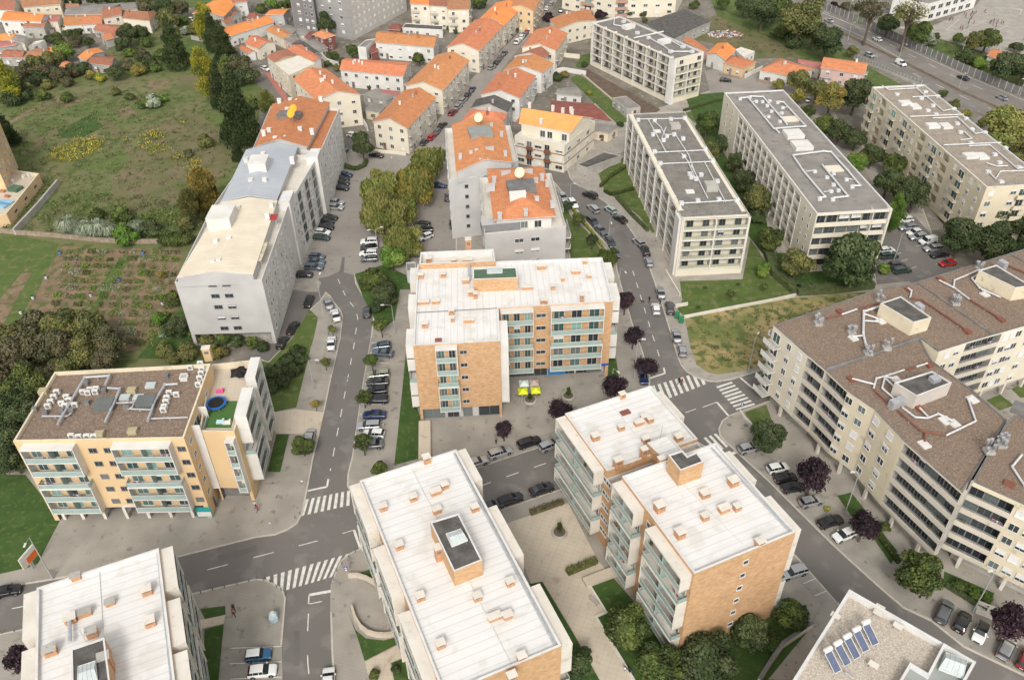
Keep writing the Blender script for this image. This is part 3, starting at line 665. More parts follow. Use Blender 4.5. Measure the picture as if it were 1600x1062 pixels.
# ------------------------------------------------------------ the white-roofed brick blocks in front
def floors(n, g=3.4, fh=FH): return [g + k * fh for k in range(n)]
def bays(v, i, spans, zs, fh, d, doors=2, open_at=(2,), style='fg', wm=WHITE):
    for (u0, u1) in spans:
        for k, z in enumerate(zs):
            op = k in open_at; top = k == len(zs) - 1 or (k + 1) in open_at
            st = ('g' if op else 'fg') + ('p' if (u1 - u0) * v.length(i) > 5 else '') + ('c' if top and not op else '')
            v.bay(i, u0, u1, z, fh, d, st, wm, doors=doors)
# bottom centre block
b = Bld('apartment_block', 'white-roofed brick block at the bottom centre with a dark skylit stair house')
v = Vol(b, [(561.5, 750.7), (712.8, 701.6), (877.6, 1008), None], 19, BRICK, ROOFW, .5, trim=FRAME)
Z = floors(5, 4.0, 2.9)
bays(v, 3, [(1 - .27, 1 - .0), (1 - .58, 1 - .34), (1 - .92, 1 - .65)], Z, 2.9, 1.5, doors=3, wm=CONCL)
bays(v, 1, [(.0, .19), (.34, .60), (.74, 1.0)], Z, 2.9, 1.4, doors=3, wm=CONCL)
v.wins(3, [.305, .71], Z, .9, 1.0); v.wins(1, [.27, .67], Z, .9, 1.0)
v.wins(2, [.62], [z + .9 for z in Z], 1.0, .9); v.wins(0, [.3, .7], [z + .9 for z in Z], 1.2, 1.0)
h = v.house([(672, 815), (716.6, 801.4), (753.5, 874.6), (709, 892.4)], 21.6)
skylight(h, [(697, 835), (720, 827), (731, 845), (706, 855)], 21.5, .7)
v.chims([(667, 722, 1.0, .9, 1.3), (599, 796), (646, 781), (681, 771, 1.5, .8, .8), (695, 762), (742, 797), (683, 800, 1.2, .8, .9), (624, 856), (657, 936), (746, 936), (772.5, 966, 1.6, .8, .7), (793, 964, 1.1, .8, .8), (688.6, 1010), (797, 913), (815, 1030), (686, 873, .9, .9, 2.6), (800, 1060)])
# narrow roof upstand seams
v.duct([(640, 726), (800, 1040)], .06, FRAME, .06, 'roof_seam', False)
v.duct([(868, 1010), (708, 706)], .18, METAL, .1, 'gutter', False)
# right block, two levels
b = Bld('apartment_block', 'brick block with a two-level white roof beside the crossroads, cut by a small roof terrace')
O = W((882.6, 645.7), 16.9); E_ = W((1084.8, 896), 19.8); O.z = E_.z = 0
ld = (E_ - O).normalized(); LL = (E_ - O).length
q = W((1245, 832), 19.8); q.z = 0; sdv = q - E_; sdv = (sdv - ld * sdv.dot(ld)); WW = sdv.length; sdv.normalize()
def F5(s, t): return O + sdv * s + ld * t
t1 = (W((950, 735), 16.9) - O).dot(ld); t2 = (W((971.6, 743.6), 19.8) - O).dot(ld)
va = Vol(b, [F5(0, 0), F5(WW, 0), F5(WW, t1), F5(0, t1)], 16.9, BRICK, ROOFW, .5, trim=FRAME)
vc = Vol(b, [F5(0, t1), F5(WW - 4, t1), F5(WW - 4, t2), F5(0, t2)], 15.2, BRICK, BPAVE, .9, trim=FRAME, parw=.2)
vd = Vol(b, [F5(WW - 4, t1), F5(WW, t1), F5(WW, t2), F5(WW - 4, t2)], 16.2, BRICK, BPAVE, .8, trim=FRAME, parw=.2)
vb = Vol(b, [F5(0, t2), F5(WW, t2), F5(WW, LL), F5(0, LL)], 19.8, BRICK, ROOFW, .5, trim=FRAME)
La, Lb = t1, LL - t2
Z = floors(5, 2.1, 2.85)
bays(va, 3, [(.06, 1.0)], Z, 2.85, 1.6, doors=5, open_at=(1, 3), wm=CONCL)
va.wins(3, [.02], [z + .8 for z in Z], .9, 1); va.wins(0, [.3, .7], [z + .8 for z in Z], 1.2, 1)
Zb = floors(6, 2.0, 2.85)
vc.wins(3, [.3, .8], [z + .8 for z in Z], 1.3, 1)
bays(vb, 3, [(.02, .5)], Zb, 2.85, 1.6, doors=4, open_at=(1, 4), wm=CONCL)
bays(vb, 3, [(.66, .99)], Zb[:], 2.85, 1.6, doors=3, open_at=(1, 4), wm=CONCL)
vb.wins(3, [.58], [z + .8 for z in Zb], .9, 1.1); 
vb.wins(2, [.48], [z + .9 for z in Zb], .95, .95)
bays(vb, 1, [(.62, .98)], Zb, 2.85, 1.3, doors=3, wm=CONCL); bays(vb, 1, [(.1, .45)], Zb, 2.85, 1.3, doors=3, wm=CONCL)
bays(va, 1, [(.1, .6)], Z, 2.85, 1.2, doors=3, wm=CONCL)
va.chims([(972, 621), (930, 686, 1.2, 1.0, 1.1), (970, 671), (998, 663, 1.5, .8, .8), (1006, 656), (1015.5, 659), (1008.5, 690, 1.2, .8, 1), (1060, 687, 1.2, 1, 1), (965, 731, 1.3, .9, 2.0), (1004.7, 716, .9, .8, 2.2)])
va.boxes([(977, 645)], 1.6, 1.0, .25, REDR, 'roof_hatch')
va.house([(1011, 691.5), (1044, 680), (1066, 703), (1037, 717)], 18.6, BRICK, ROOFW, .3)
h = vb.house([(1044, 710.5), (1066, 703), (1074, 712), (1088.7, 705.5), (1100, 721), (1063, 734.8)], 22.6)
vb.chims([(1145, 757, 1.3, 1.1, 1.2), (1101, 775, 1.3, 1, 1), (1030, 797, 1.3, 1.1, 1.4), (1130.6, 798, 1.5, .9, .9), (1151.4, 796), (1101, 811), (1062, 838, 1.2, 1.1, 1.3), (1186.5, 851, 1.1, .9, 1), (1033, 722, 1.0, .7, 1.0)])
va.duct([(950, 627), (1022, 714)], .05, FRAME, .05, 'roof_seam', False); vb.duct([(1060, 750), (1160, 850)], .05, FRAME, .05, 'roof_seam', False)
antenna(va, (1032, 686), 3)
vb.duct([(1235, 832), (1108, 697)], .18, METAL, .1, 'gutter', False)
# central L-shaped block
b = Bld('apartment_block', 'L-shaped brick block with white roof and a green-roofed stair house above the cafe umbrellas')
GF = 3.4
v = Vol(b, [(652, 413), (941, 402), (958, 471), (779, 481), (781.4, 532.5), (645.4, 539.7)], 18.5, BRICK, ROOFW, .5, trim=FRAME, ang=90,
        rec=[(2, .03, .97, .05, 3.1, 1.5, GREYW), (4, .03, .97, .05, 3.1, .8, GREYW)])
ZS = floors(5, GF, 2.95)
def setbays(v, i, spans, Z, d, doors):
    for (u0, u1) in spans:
        for k, z in enumerate(Z):
            st = 'g' if k == 2 else 'fg'
            if k in (1, 4): st += 'c'
            v.bay(i, u0, u1, z, 2.95, d, st, WHITE, doors=doors)
setbays(v, 2, [(.08, .55), (.70, .985)], ZS, 1.3, 3)
setbays(v, 4, [(.50, .75)], ZS, 1.2, 2)
v.wins(2, [.63], [z + .6 for z in ZS], 1.9, .9, frame=GREYW); v.wins(4, [.43], [z + .8 for z in ZS], 1.3, .9, frame=GREYW)
bays(v, 1, [(.1, .42), (.58, .9)], ZS, 2.95, 1.5, doors=2); bays(v, 5, [(.02, .2), (.45, .62), (.8, .97)], ZS, 2.95, 1.3, doors=2)
v.wins(3, [.3], [z + .8 for z in ZS], 1.2, 1); v.bay(3, .35, .95, 3.5, 14.6, 1.4, 'fcn', WHITE, doors=0, clut=0)
v.wins(0, [.1, .25, .4, .55, .7, .85], [z + .8 for z in ZS], 1.3, 1)
for u, wd, m_ in ((.12, 3, 'g'), (.22, 3, 'g'), (.36, 2.4, 'g'), (.62, 2.6, 'g'), (.74, 2.6, 'g'), (.85, 3, 'g')): window(b.root, v.pt(2, u, .15, -1.49), v.rz(2), wd, 2.5, GL, 0, SHUTG, name='shop_window')
mb = MB(); mb.box((0, 0, 0), (3.6, .06, 2.6), mat('shop_blue', (.03, .22, .5))); mb.box((0, .04, .9), (.9, .04, 1.0), GL)
link('shop_front', mb.mesh('shop_front'), b.root, v.pt(2, .47, .15, -1.4) - b.root.location, v.rz(2))
mb = MB(); mb.box((0, 0, 0), (3.2, .06, .5), mat('sign_blue', (.02, .09, .4))); link('sign_board', mb.mesh('sign_board'), b.root, v.pt(2, .07, 2.95, .02) - b.root.location, v.rz(2))
for u, wd in ((.15, 4.2), (.42, 1.8), (.60, 2.2), (.85, 4.5)): window(b.root, v.pt(4, u, .15, -.79), v.rz(4), wd, 2.5, GL, 0, SHUTG, name='shop_window')
v.chims([(640 + x / 3.541, 384 + y / 3.541) + t for x, y, t in ((62, 178, ()), (185, 173, ()), (730, 128, (1.7, .8, .9)), (848, 193, (.7, .7, .9)), (920, 153, (1.7, .8, .8)), (993, 177, (.8, .6, .8)), (650, 240, (2.2, .7, .7)), (793, 240, (.7, .8, 1)), (743, 318, (1.3, .9, 1)), (953, 305, (.7, .9, 1.6)), (78, 320, (2, .8, .7)), (145, 318, (1.4, .8, .8)), (233, 380, (1, .8, 1.2)), (238, 418, (.6, .7, 1)), (328, 422, (1.9, .8, .8)), (85, 450, (1.1, .9, 1.1)), (340, 275, (1.1, .9, 1.1)), (365, 290, (.7, .8, 1.3)), (335, 535, (.9, .6, .5)), (970, 98, (.7, .6, .8)), (310, 205, (1.3, .8, .9)))], 1.0, .8, 1.0)
v.boxes([(685, 532)], 1.2, .8, .3, REDR, 'roof_hatch')
h = v.house([(739, 419.5), (806.6, 417), (809, 434), (739, 436.5)], 20.9, BRICK, GREENR)
skylight(h, [(761, 420), (785, 419), (785, 427), (761, 428)], 20.8, .3)
v.duct([(650, 489), (777, 482)], .08, DARKC, .08, 'roof_seam', False)
v.duct([(733, 417), (734, 440)], .3, METAL, .7, 'duct')
v2 = Vol(b, [(657, 394), (771, 389), (774, 408), (655, 413)], 19.2, BRICK, CONCL, 1.2, trim=FRAME, name='rear_wing_wall')
v2.chims([(670, 411, 1.1, .8, 1.3), (709, 410, 1, .7, .8), (730, 410, 2, .8, .8), (732.5, 394, 1.1, 1.1, 3.2)])
# bottom left block
b = Bld('apartment_block', 'white-roofed brick block in the bottom left corner with a vent pipe on its roof')
v = Vol(b, [(57.2, 917.9), (248, 855.6), None, W((53, 1150), 19)], 19, BRICK, ROOFW, .5, trim=FRAME)
Z = floors(5, 4.0, 2.9)
for k, z in enumerate(Z):
    for (u0, u1) in ((.0, .34), (.42, .75), (.8, 1)):
        v.bay(1, u0, u1, z, 2.9, 1.6, ('g' if k == 2 else 'fg') + ('c' if k in (1, 4) else '') + 'p', CONCL, doors=3)
        v.bay(3, 1 - u1, 1 - u0, z, 2.9, 1.6, 'fg' + ('c' if k in (1, 4) else ''), CONCL, doors=2)
v.wins(1, [.38, .775], [z + .6 for z in Z], 1, 1); v.wins(0, [.3, .7], [z + .8 for z in Z], 1.2, 1)
h = v.house([(110.6, 1013), (163, 995), (174, 1080), (113, 1100)], 21.4)
skylight(h, [(123, 1042), (150, 1033), (153, 1062), (122, 1072)], 21.3, .6)
v.chims([(120, 904, 1.1, .7, .8), (173, 943, 1.1, .8, .6), (231, 926, 1.2, 1.0, 1.1), (112, 970, 1.3, 1.0, 1.0), (133.5, 960, 1.6, .8, .8), (146, 992, 1.2, 1.0, 1.2), (236, 975, 1.2, 1.0, 1.1), (81, 1020, 1.4, 1.0, 1.1), (172, 1045, 1.2, 1.1, 2.8)], cap=CONC)
v.duct([(112, 975), (113, 1008)], .25, METAL, .8); v.duct([(155, 888), (162, 1000)], .06, FRAME, .06, 'roof_seam', False); antenna(v, (135, 1002), 2.5)
v.duct([(246, 862), (268, 1062)], .15, METAL, .1, 'gutter', False)
# ochre block on the left
b = Bld('apartment_block', 'ochre block with brown gravel roof covered in ducts and air conditioners')
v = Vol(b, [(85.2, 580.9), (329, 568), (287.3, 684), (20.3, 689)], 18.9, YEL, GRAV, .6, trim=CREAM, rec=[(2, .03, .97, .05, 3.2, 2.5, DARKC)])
Z = floors(5, 3.5, 2.95)
for k, z in enumerate(Z):
    for (u0, u1) in ((.08, .42), (.64, .95)):
        v.bay(2, u0, u1, z, 2.95, 1.4, ('g' if k == 2 else 'fg') + ('c' if k in (1, 4) else '') + 'p', WHITE, doors=3)
    v.bay(1, .55, .8, z, 2.95, 1.2, 'fg', WHITE, doors=1)
v.wins(2, [.035, .47, .56], [z + .8 for z in Z], 1.3, 1.0, frame=SHUTG); v.wins(1, [.3, .9], [z + .8 for z in Z], 1.2, 1.0)
v.wins(3, [.2, .4, .6, .8], [z + .8 for z in Z], 1.2, 1.0); v.wins(0, [.2, .4, .6, .8], [z + .8 for z in Z], 1.2, 1.0)
for u in (.12, .26, .4, .54, .68, .82, .94): 
    mb = MB(); mb.box((0, 0, 0), (.5, .5, 3.3), CONCL); link('column', cached('colm', lambda: mb.mesh('column')), b.root, v.pt(2, u, .1, -.4) - b.root.location, v.rz(2))
for u, wd in ((.1, 6), (.33, 4), (.6, 4), (.85, 5)): window(b.root, v.pt(2, u, .15, -2.49), v.rz(2), wd, 2.5, GL, 0, SHUTG, name='shop_window')
mb = MB(); mb.box((0, 0, 0), (2.6, .06, 2.4), mat('poster_teal', (.03, .3, .3))); mb.box((0, .04, .15), (2.3, .03, 1.1), WHITE)
link('poster', mb.mesh('poster'), b.root, v.pt(2, .04, .4, .03) - b.root.location, v.rz(2))
mb = MB(); mb.box((0, 0, 0), (5.5, .06, .5), WHITE); link('sign_board', mb.mesh('sign_board'), b.root, v.pt(2, .43, 3.2, .03) - b.root.location, v.rz(2))
q = T(0, 2)
for L_ in ([(365, 545), (400, 480), (530, 255), (680, 245), (655, 300)], [(655, 530), (690, 455), (745, 325), (670, 320)], [(915, 525), (960, 400), (1020, 300), (1100, 295)]): v.duct([q(*p) for p in L_], .2, METAL, .8)
for L_ in ([(265, 485), (420, 485), (445, 465)], [(715, 405), (830, 400), (820, 430), (780, 440), (945, 445)], [(935, 500), (1160, 492)]): v.duct([q(*p) for p in L_], .14, METAL, .5)
v.boxes([q(*p) for p in ((355, 335), (337, 365), (318, 395), (300, 422), (385, 405), (405, 420), (415, 365), (430, 385), (465, 415), (515, 335), (545, 340), (590, 335), (598, 315), (560, 320), (1045, 340), (1030, 370), (1025, 395), (1015, 425), (1008, 445), (1088, 350), (1235, 160), (1245, 195), (1240, 220), (1232, 250), (1222, 290), (445, 605), (490, 610), (540, 608), (583, 608), (1172, 185))], .95, .45, .9, WHITE, 'air_conditioner')
v.boxes([q(*p) for p in ((285, 460), (385, 450), (445, 450), (535, 280), (540, 400), (645, 325), (785, 435), (1025, 235), (220, 440))], .8, .7, .8, DARKC, 'vent_box')
v.boxes([q(650, 415), q(905, 400)], 2.9, 2.2, 1.2, mat('dark_metal_box', (.14, .15, .14), rough=.5), 'plant_housing')
v.boxes([q(770, 362), q(928, 288), q(853, 362)], 1.6, 1.3, .4, SKYG, 'skylight')
v.boxes([q(815, 325), q(615, 595), q(820, 575), q(272, 330)], 1.4, 1.1, .8, mat('ochre_concrete', (.42, .36, .22)), 'chimney')
v.boxes([q(1130, 235), q(1135, 245)], 1.2, 1.2, .5, WHITE, 'roof_cowl')
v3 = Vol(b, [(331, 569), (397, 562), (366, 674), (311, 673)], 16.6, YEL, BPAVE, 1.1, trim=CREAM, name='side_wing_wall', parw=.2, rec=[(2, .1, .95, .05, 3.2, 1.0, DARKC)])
mb = MB(); P = [W(p, 15.54) - Vector((b.root.location.x, b.root.location.y, 0)) for p in ((332, 626), (371, 626), (361, 668), (316, 668))]
mb.cap(P, 15.54, TURF); link('artificial_turf', mb.mesh('artificial_turf'), v3.roof)
for k, z in enumerate(Z[:5]):
    v3.bay(1, .08, .38, z, 2.95, 1.6, 'fg' + ('c' if k in (1, 4) else ''), WHITE, doors=1); v3.bay(1, .52, .9, z, 2.95, 1.8, ('g' if k == 2 else 'fg') + ('c' if k in (1, 4) else ''), WHITE, doors=2)
    if k < 4: v3.bay(2, .02, .28, z, 2.95, 1.1, 'fg' + ('c' if k in (1, 3) else ''), WHITE, doors=1)
v3.chims([(326, 598, 1.1, .9, 3.0), (302, 655, 1, .9, 2.6), (327, 562, 1.3, 1, 2.8)], m=YEL)
mb = MB(); mb.tube([(0, 0, .6), (0, 0, .75)], 1.7, mat('trampoline_blue', (.02, .12, .4)), 20); mb.tube([(0, 0, .755), (0, 0, .78)], 1.3, BLACK, 20)
for k in range(6): mb.tube([(1.6 * math.cos(k * 1.047), 1.6 * math.sin(k * 1.047), 0), (1.6 * math.cos(k * 1.047), 1.6 * math.sin(k * 1.047), .65)], .05, METAL, 6)
t = thing('trampoline', 'round blue trampoline on the artificial turf of the roof terrace', 'trampoline', W((339, 634), 15.56)); link('frame', mb.mesh('frame'), t)
mb = MB()
for k in range(14):
    a = k * .449; r0 = 1.6 + .35 * math.sin(k * 2.3); mb.poly([(0, 0, 1.1 + .2 * math.sin(k)), (r0 * math.cos(a), r0 * math.sin(a), .1), ((1.6 + .35 * math.sin((k + 1) * 2.3)) * math.cos(a + .449), (1.6 + .35 * math.sin((k + 1) * 2.3)) * math.sin(a + .449), .1)], BLACK)
tag(link('covered_pool', mb.mesh('covered_pool'), None, W((374, 582), 15.5)), 'crumpled black tarpaulin heap at the far end of the roof terrace', 'tarpaulin')
q2 = v3
for i, (p, c, n_) in enumerate([((344, 612), (.75, .12, .3), 'pink plastic toy slide on the pale terrace tiles'), ((345, 660), (.5, .7, .75), 'pale blue lounge cushion at the front edge of the terrace'), ((355, 661), (.75, .72, .68), 'white storage bench on the turf corner')]):
    mb = MB(); mb.box((0, 0, 0), (1.3, .7, .35), mat('toy%d' % i, c)); mb.box((.5, 0, .35), (.3, .6, .35), mat('toy%d' % i, c))
    tag(link(['toy_slide', 'lounge_cushion', 'storage_bench'][i], mb.mesh('toy'), None, W(p, 15.56)), n_, ['toy', 'cushion', 'bench'][i])
# gravel roof with solar panels, bottom right
b = Bld('apartment_block', 'pale block at the bottom right edge with gravel roof carrying five solar water heaters')
v = Vol(b, [(1327, 920), (1525.5, 1033.6), W((1440, 1190), 14), W((1172, 1168), 14)], 14, WHITE, GRAV2, 1.0, trim=FRAME, parw=.35)
q = T(3, 3)
Zs = v.dz
for k, (a, c) in enumerate((((370, 890), (430, 1010)), ((430, 850), (490, 965)), ((488, 808), (548, 925)), ((545, 765), (603, 882)), ((602, 722), (660, 842)))):
    A = W(q(*a), Zs + 1.5); B = W(q(*c), Zs + .25); d = B - A; n = Vector((-d.y, d.x, 0)).normalized() * .55
    mb = MB(); nn = d.cross(n).normalized(); nn = nn if nn.z > 0 else -nn
    P = [A - n, B - n, B + n, A + n]; mb.poly([p + nn * .05 for p in (P if (P[1] - P[0]).cross(P[2] - P[1]).z > 0 else P[::-1])], mat('solar_blue', (.085, .105, .17), (.11, .13, .2), 2, .25, pat='ribx', psc=.3, spec=.7))
    for i in range(4): mb.tube([P[i] + nn * .05, P[(i + 1) % 4] + nn * .05], .045, FRAME, 4)
    for s_ in (-1, 1): mb.tube([A + n * s_, Vector(((A + n * s_).x, (A + n * s_).y, Zs))], .04, METAL, 4)
    off = Vector((b.root.location.x, b.root.location.y, 0)); mb.v = [(x - off.x, y - off.y, z) for x, y, z in mb.v]
    sp = link('solar_panel', mb.mesh('solar_panel'), b.root)
    mt = MB(); U = A + Vector((0, 0, .35)) - d.normalized() * .2 - off; mt.tube([U - n * 1.15, U - n * .95, U + n * .95, U + n * 1.15], [.2, .32, .32, .2], WHITE, 12); link('water_tank', mt.mesh('water_tank', smooth=False), sp)
v.boxes([q(680, 635), q(668, 668), q(790, 748), q(640, 985), q(408, 685)], 1.2, .8, .1, CONCL, 'chimney', rise=.7)
v4 = Vol(b, [(1474.6, 1004), (1525, 1033.6), W((1455, 1160), 14.3), W((1370, 1120), 14.3), W((1409, 1056), 14.3), W((1422, 1034), 14.3), W((1450, 1051), 14.3)], 14.3, WHITE, mat('grey_green_roof', (.30, .32, .30), (.25, .27, .25)), .7, z0=12, trim=FRAME, name='raised_parapet')
skylight(v4, [(1477, 1020), (1511, 1032), (1504, 1061), (1466, 1046)], 13.7, 1.0)
v.duct([q(470, 1025), q(520, 1062)], .15, METAL, .4)
v.wins(0, [.15, .35, .55, .75, .92], [4, 6.9, 9.8], 1.5, 1.2); v.wins(3, [.15, .35, .55, .75, .92], [4, 6.9, 9.8], 1.5, 1.2)
# ------------------------------------------------------------ slab blocks with loggias
def loggia(v, i, u0, u1, nb, zs, fh, d, style='s', wm=CREAM2, doors=1, dw=.62, fin=WHITE, glass=GL, frame=SHUTG):  # dark frames deepen the openings, standing in for loggia shade
    # nb bays between fins
    for k in range(nb):
        a, c = u0 + (u1 - u0) * k / nb, u0 + (u1 - u0) * (k + 1) / nb
        for z in zs: v.bay(i, a, c, z, fh, d, style, wm, doors=doors, rec=True, dw=dw, dh=2.0, glass=glass, clut=.35, frame=frame)
def fins(v, i, us, z0, z1, d, w=.25, out=.25, m=WHITE, name='fin'):
    L = v.length(i)
    for u in us:
        mb = MB(); mb.box((0, -d / 2 + out / 2, z0), (w, d + out, z1 - z0), m)
        link(name, cached((name, w, d, out, z0, z1, m.name), lambda: mb.mesh(name)), v.b.root, v.pt(i, u, 0) - Vector((v.b.root.location.x, v.b.root.location.y, 0)), v.rz(i))
# long grey-roofed slab right of the curved street
b = Bld('apartment_block', 'grey-roofed slab beside the curved street, cream loggias facing the lawn')
v = Vol(b, [(980.5, 178), (1069.5, 174), (1173.8, 338.8), (1065.7, 343.9)], 15.2, CREAM2, ROOFC, .25, trim=CONC, ang=0,
        rec=[(2, .03, .97, 1.8, 15, 1.6), (3, .08, .99, 1.2, 15, 1.5), (1, .05, .95, 1.8, 15, 1.2)])
Z = floors(5, 1.9, 2.6)
loggia(v, 2, .03, .97, 2, Z, 2.6, 1.3, 'ty', WHITE, doors=2, dw=.4); loggia(v, 3, .08, .99, 8, Z, 2.6, 1.4, 't', CREAM2, doors=2, dw=.7); loggia(v, 1, .05, .95, 6, Z, 2.6, 1.3, 's', CREAM2, doors=1)
fins(v, 2, [.03, .5, .97], 1.9, 15.1, 1.7); fins(v, 3, [.08 + .91 * k / 8 for k in range(9)], .1, 15.1, 1.6, .2); fins(v, 3, [.035], 0.1, 15.1, .4, 3.2, .5, WHITE)
q = T(2, 0); q1 = T(2, 1)
for L_ in ([q(770, 740), q(1070, 735)], [q(835, 740), q(945, 940)], [q(870, 750), q(915, 790), q(940, 840), q(1000, 830), q(1085, 960), q(1120, 1062)], [q(870, 945), q(1190, 930)], [q(905, 1015), q(1235, 1000)], [q(1180, 1000), q1(1310, 225)], [q1(1100, 0), q1(1200, 200)], [q1(1040, 235), q1(1385, 215)], [q(945, 790), q(915, 870)], [q(1040, 950), q(1080, 1000), q1(1130, 90)]): v.duct(L_, .14, DUCT, .35)
v.boxes([q(775, 745), q(875, 748), q(975, 740), q(1060, 733), q(875, 940), q(1185, 925), q(910, 1012), q(1232, 995), q(930, 870), q(1050, 860), q(995, 835), q(950, 845), q(865, 835), q(1055, 970), q1(1040, 235), q1(1140, 220), q1(1270, 212), q1(1380, 215), q1(1100, 75), q1(1130, 85), q1(1090, 55), q1(1160, 60), q1(1260, 100)], 1.0, .9, .8, DUCT, 'roof_cowl')
v.boxes([q(890, 810), q1(1092, 158)], 2.0, 1.6, .3, WHITE, 'skylight'); v.boxes([q(1000, 785)], 2.6, 2.6, 1.1, CONC, 'vent_shaft'); v.boxes([q1(1220, 140)], 2.8, 3.0, 1.5, CONC, 'vent_shaft')
# second slab to its right
b = Bld('apartment_block', 'grey-roofed slab with big white duct loops, between the two rows of trees')
v = Vol(b, [(1131.8, 145), (1224, 140.4), (1395, 327), (1276.5, 334)], 15.8, CREAM2, ROOFC2, .3, trim=FRAME,
        rec=[(2, .03, .99, .8, 15.2, 1.6), (3, .13, .8, .8, 14.8, 1.1), (1, .05, .95, .8, 15, 1.2)])
Z = floors(5, 1.0, 2.85)
for z in Z: v.bay(2, .03, .99, z, 2.85, 1.2, 's', CREAM2, doors=6, rec=True, dw=.85, glass=GL, frame=SHUTG)
fins(v, 2, [.03, .24, .99], .9, 15.7, 1.5, .2, .0)
loggia(v, 3, .13, .8, 12, Z, 2.85, 1.15, 's', CREAM2, doors=1, dw=.8); loggia(v, 1, .05, .95, 8, Z, 2.85, 1.25, 's', CREAM2)
fins(v, 3, [.13 + .67 * k / 12 for k in range(13)], .9, 15, 1.1, .2, .15)
v.wins(3, [.04, .085, .87, .94], [z + .8 for z in Z], .8, 1.2)
q = lambda X, Y: (1060 + X / 5.31, 40 + Y / 5.31); q3 = T(3, 0); q4 = T(3, 1)
for L_ in ([q(510, 615), q(575, 610), q(790, 870), q(970, 855), q(1055, 850), q(870, 650), q(820, 645)], [q(590, 600), q(700, 605), q(900, 835)], [q(800, 870), q(835, 905)], [q3(150, 965), q3(340, 940), q3(385, 945), q3(490, 1062), q4(565, 130), q4(510, 130)], [q3(150, 965), q3(215, 1062), q4(350, 200), q4(310, 203)], [q4(330, 0), q4(490, 195), q4(395, 205)]): v.duct(L_, .22, DUCT, .5)
for L_ in ([q4(340, 165), q4(390, 160)], [q4(480, 85), q4(520, 90)], [q4(230, 40), q4(285, 35)], [q(610, 645), q(650, 640)], [q(720, 675), q(760, 635)], [q(865, 690), q(915, 690)], [q(700, 770), q(760, 760)], [q(820, 740), q(870, 735)]): v.duct(L_, .12, DUCT, .4)
v.boxes([q(510, 618), q(590, 605), q(645, 640), q(695, 640), q(755, 635), q(735, 675), q(820, 648), q(863, 690), q(745, 765), q(770, 720), q(855, 735), q(840, 805), q4(285, 38), q4(385, 160), q4(480, 88), q4(515, 132), q4(315, 207), q4(395, 210), q4(400, 120), q4(430, 155), q4(400, 50), q4(360, 75)], .9, .8, .6, DUCT, 'roof_cowl')
v.boxes([q(950, 915), q(1020, 1010)], 4.6, 4.4, 1.0, WHITE, 'plant_housing'); v.boxes([q(925, 780)], 4.2, 3.2, .3, CREAM2, 'plant_housing'); v.boxes([q3(400, 1040)], 4.2, 3.0, .3, CREAM2, 'plant_housing')
v.duct([q(730, 1000), q(1260, 970)], .08, DARKC, .05, 'roof_seam', False)
# cream block by the motorway
b = Bld('apartment_block', 'cream block with beige roof alongside the motorway, arched and square openings')
v = Vol(b, [(1362.7, 136), (1444, 132.2), None, (1542, 292.5)], 15.5, CREAM, ROOFB, .4, trim=FRAME,
        rec=[(3, a, a + .045, .5 + k * 2.85, 2.9 + k * 2.85, 1.2) for a in (.05, .3, .53, .8) for k in range(0)] + [(3, a, a + .05, .6, 15, 1.3) for a in (.27, .47, .84)])
Z = floors(5, 1.0, 2.85)
for a in (.27, .47, .84):
    for z in Z: v.bay(3, a, a + .05, z, 2.85, 1.35, 's', CREAM, doors=1, rec=True)
for a in (.14, .36, .62, .73, .93):
    for z in Z: v.bay(3, a, a + .055, z, 2.85, .9, 's', CREAM, doors=1, dw=.7)
v.wins(3, [.04, .1, .22, .34, .43, .56, .6, .69, .8, .9], [z + .8 for z in Z], 1.1, 1.3, sh=.7)
v.wins(2, [.2, .55, .9], [z + .8 for z in Z], 1.5, 1.3, sh=.3)
for z in Z: v.bay(2, .3, .5, z, 2.85, 1.0, 's', CREAM, doors=1); v.bay(0, .3, .7, z, 2.85, 1.4, 's', CREAM, doors=2)
v.wins(1, [.05 + .1 * k for k in range(10)], [z + .8 for z in Z[:4]], 1.1, 1.3, sh=.5)
q = T(3, 0)
for L_ in ([q(700, 535), q(740, 560), q(910, 550), q(1075, 690), q(1145, 675)], [q(890, 520), q(920, 550)], [q(870, 725), q(1200, 712)], [q(1010, 735), q(1160, 728), q(1270, 830), q(1330, 820)], [q(1075, 900), q(1430, 885)], [q(1230, 905), q(1360, 900), q(1530, 1045), q(1573, 1040)], [q(1340, 1010), q(1400, 1030), q(1470, 1028)], [T(3, 1)(1350, 40), T(3, 1)(1395, 85), T(3, 1)(1425, 40), T(3, 1)(1573, 35)], [q(885, 605), q(1040, 597)], [q(1180, 870), q(1250, 860), q(1200, 815)]): v.duct(L_, .16, DUCT, .4)
v.boxes([q(790, 585), q(965, 570), q(1040, 597), q(1010, 655), q(980, 685), q(1030, 710), q(940, 610), q(1140, 675), q(1215, 735), q(1250, 800), q(1330, 820), q(1180, 818), q(1160, 765), q(1245, 885), q(1455, 915), q(1390, 955), q(1420, 1005), q(1540, 1035), T(3, 1)(1430, 100), T(3, 1)(1350, 40)], 1.1, 1.0, .6, DUCT, 'roof_cowl')
v.boxes([q(840, 640), q(1010, 780), q(1240, 965)], 3.2, 2.6, .7, WHITE, 'plant_housing'); v.boxes([q(900, 660), q(1090, 780), q(1310, 965)], 2.6, 3.2, .55, WHITE, 'plant_housing')
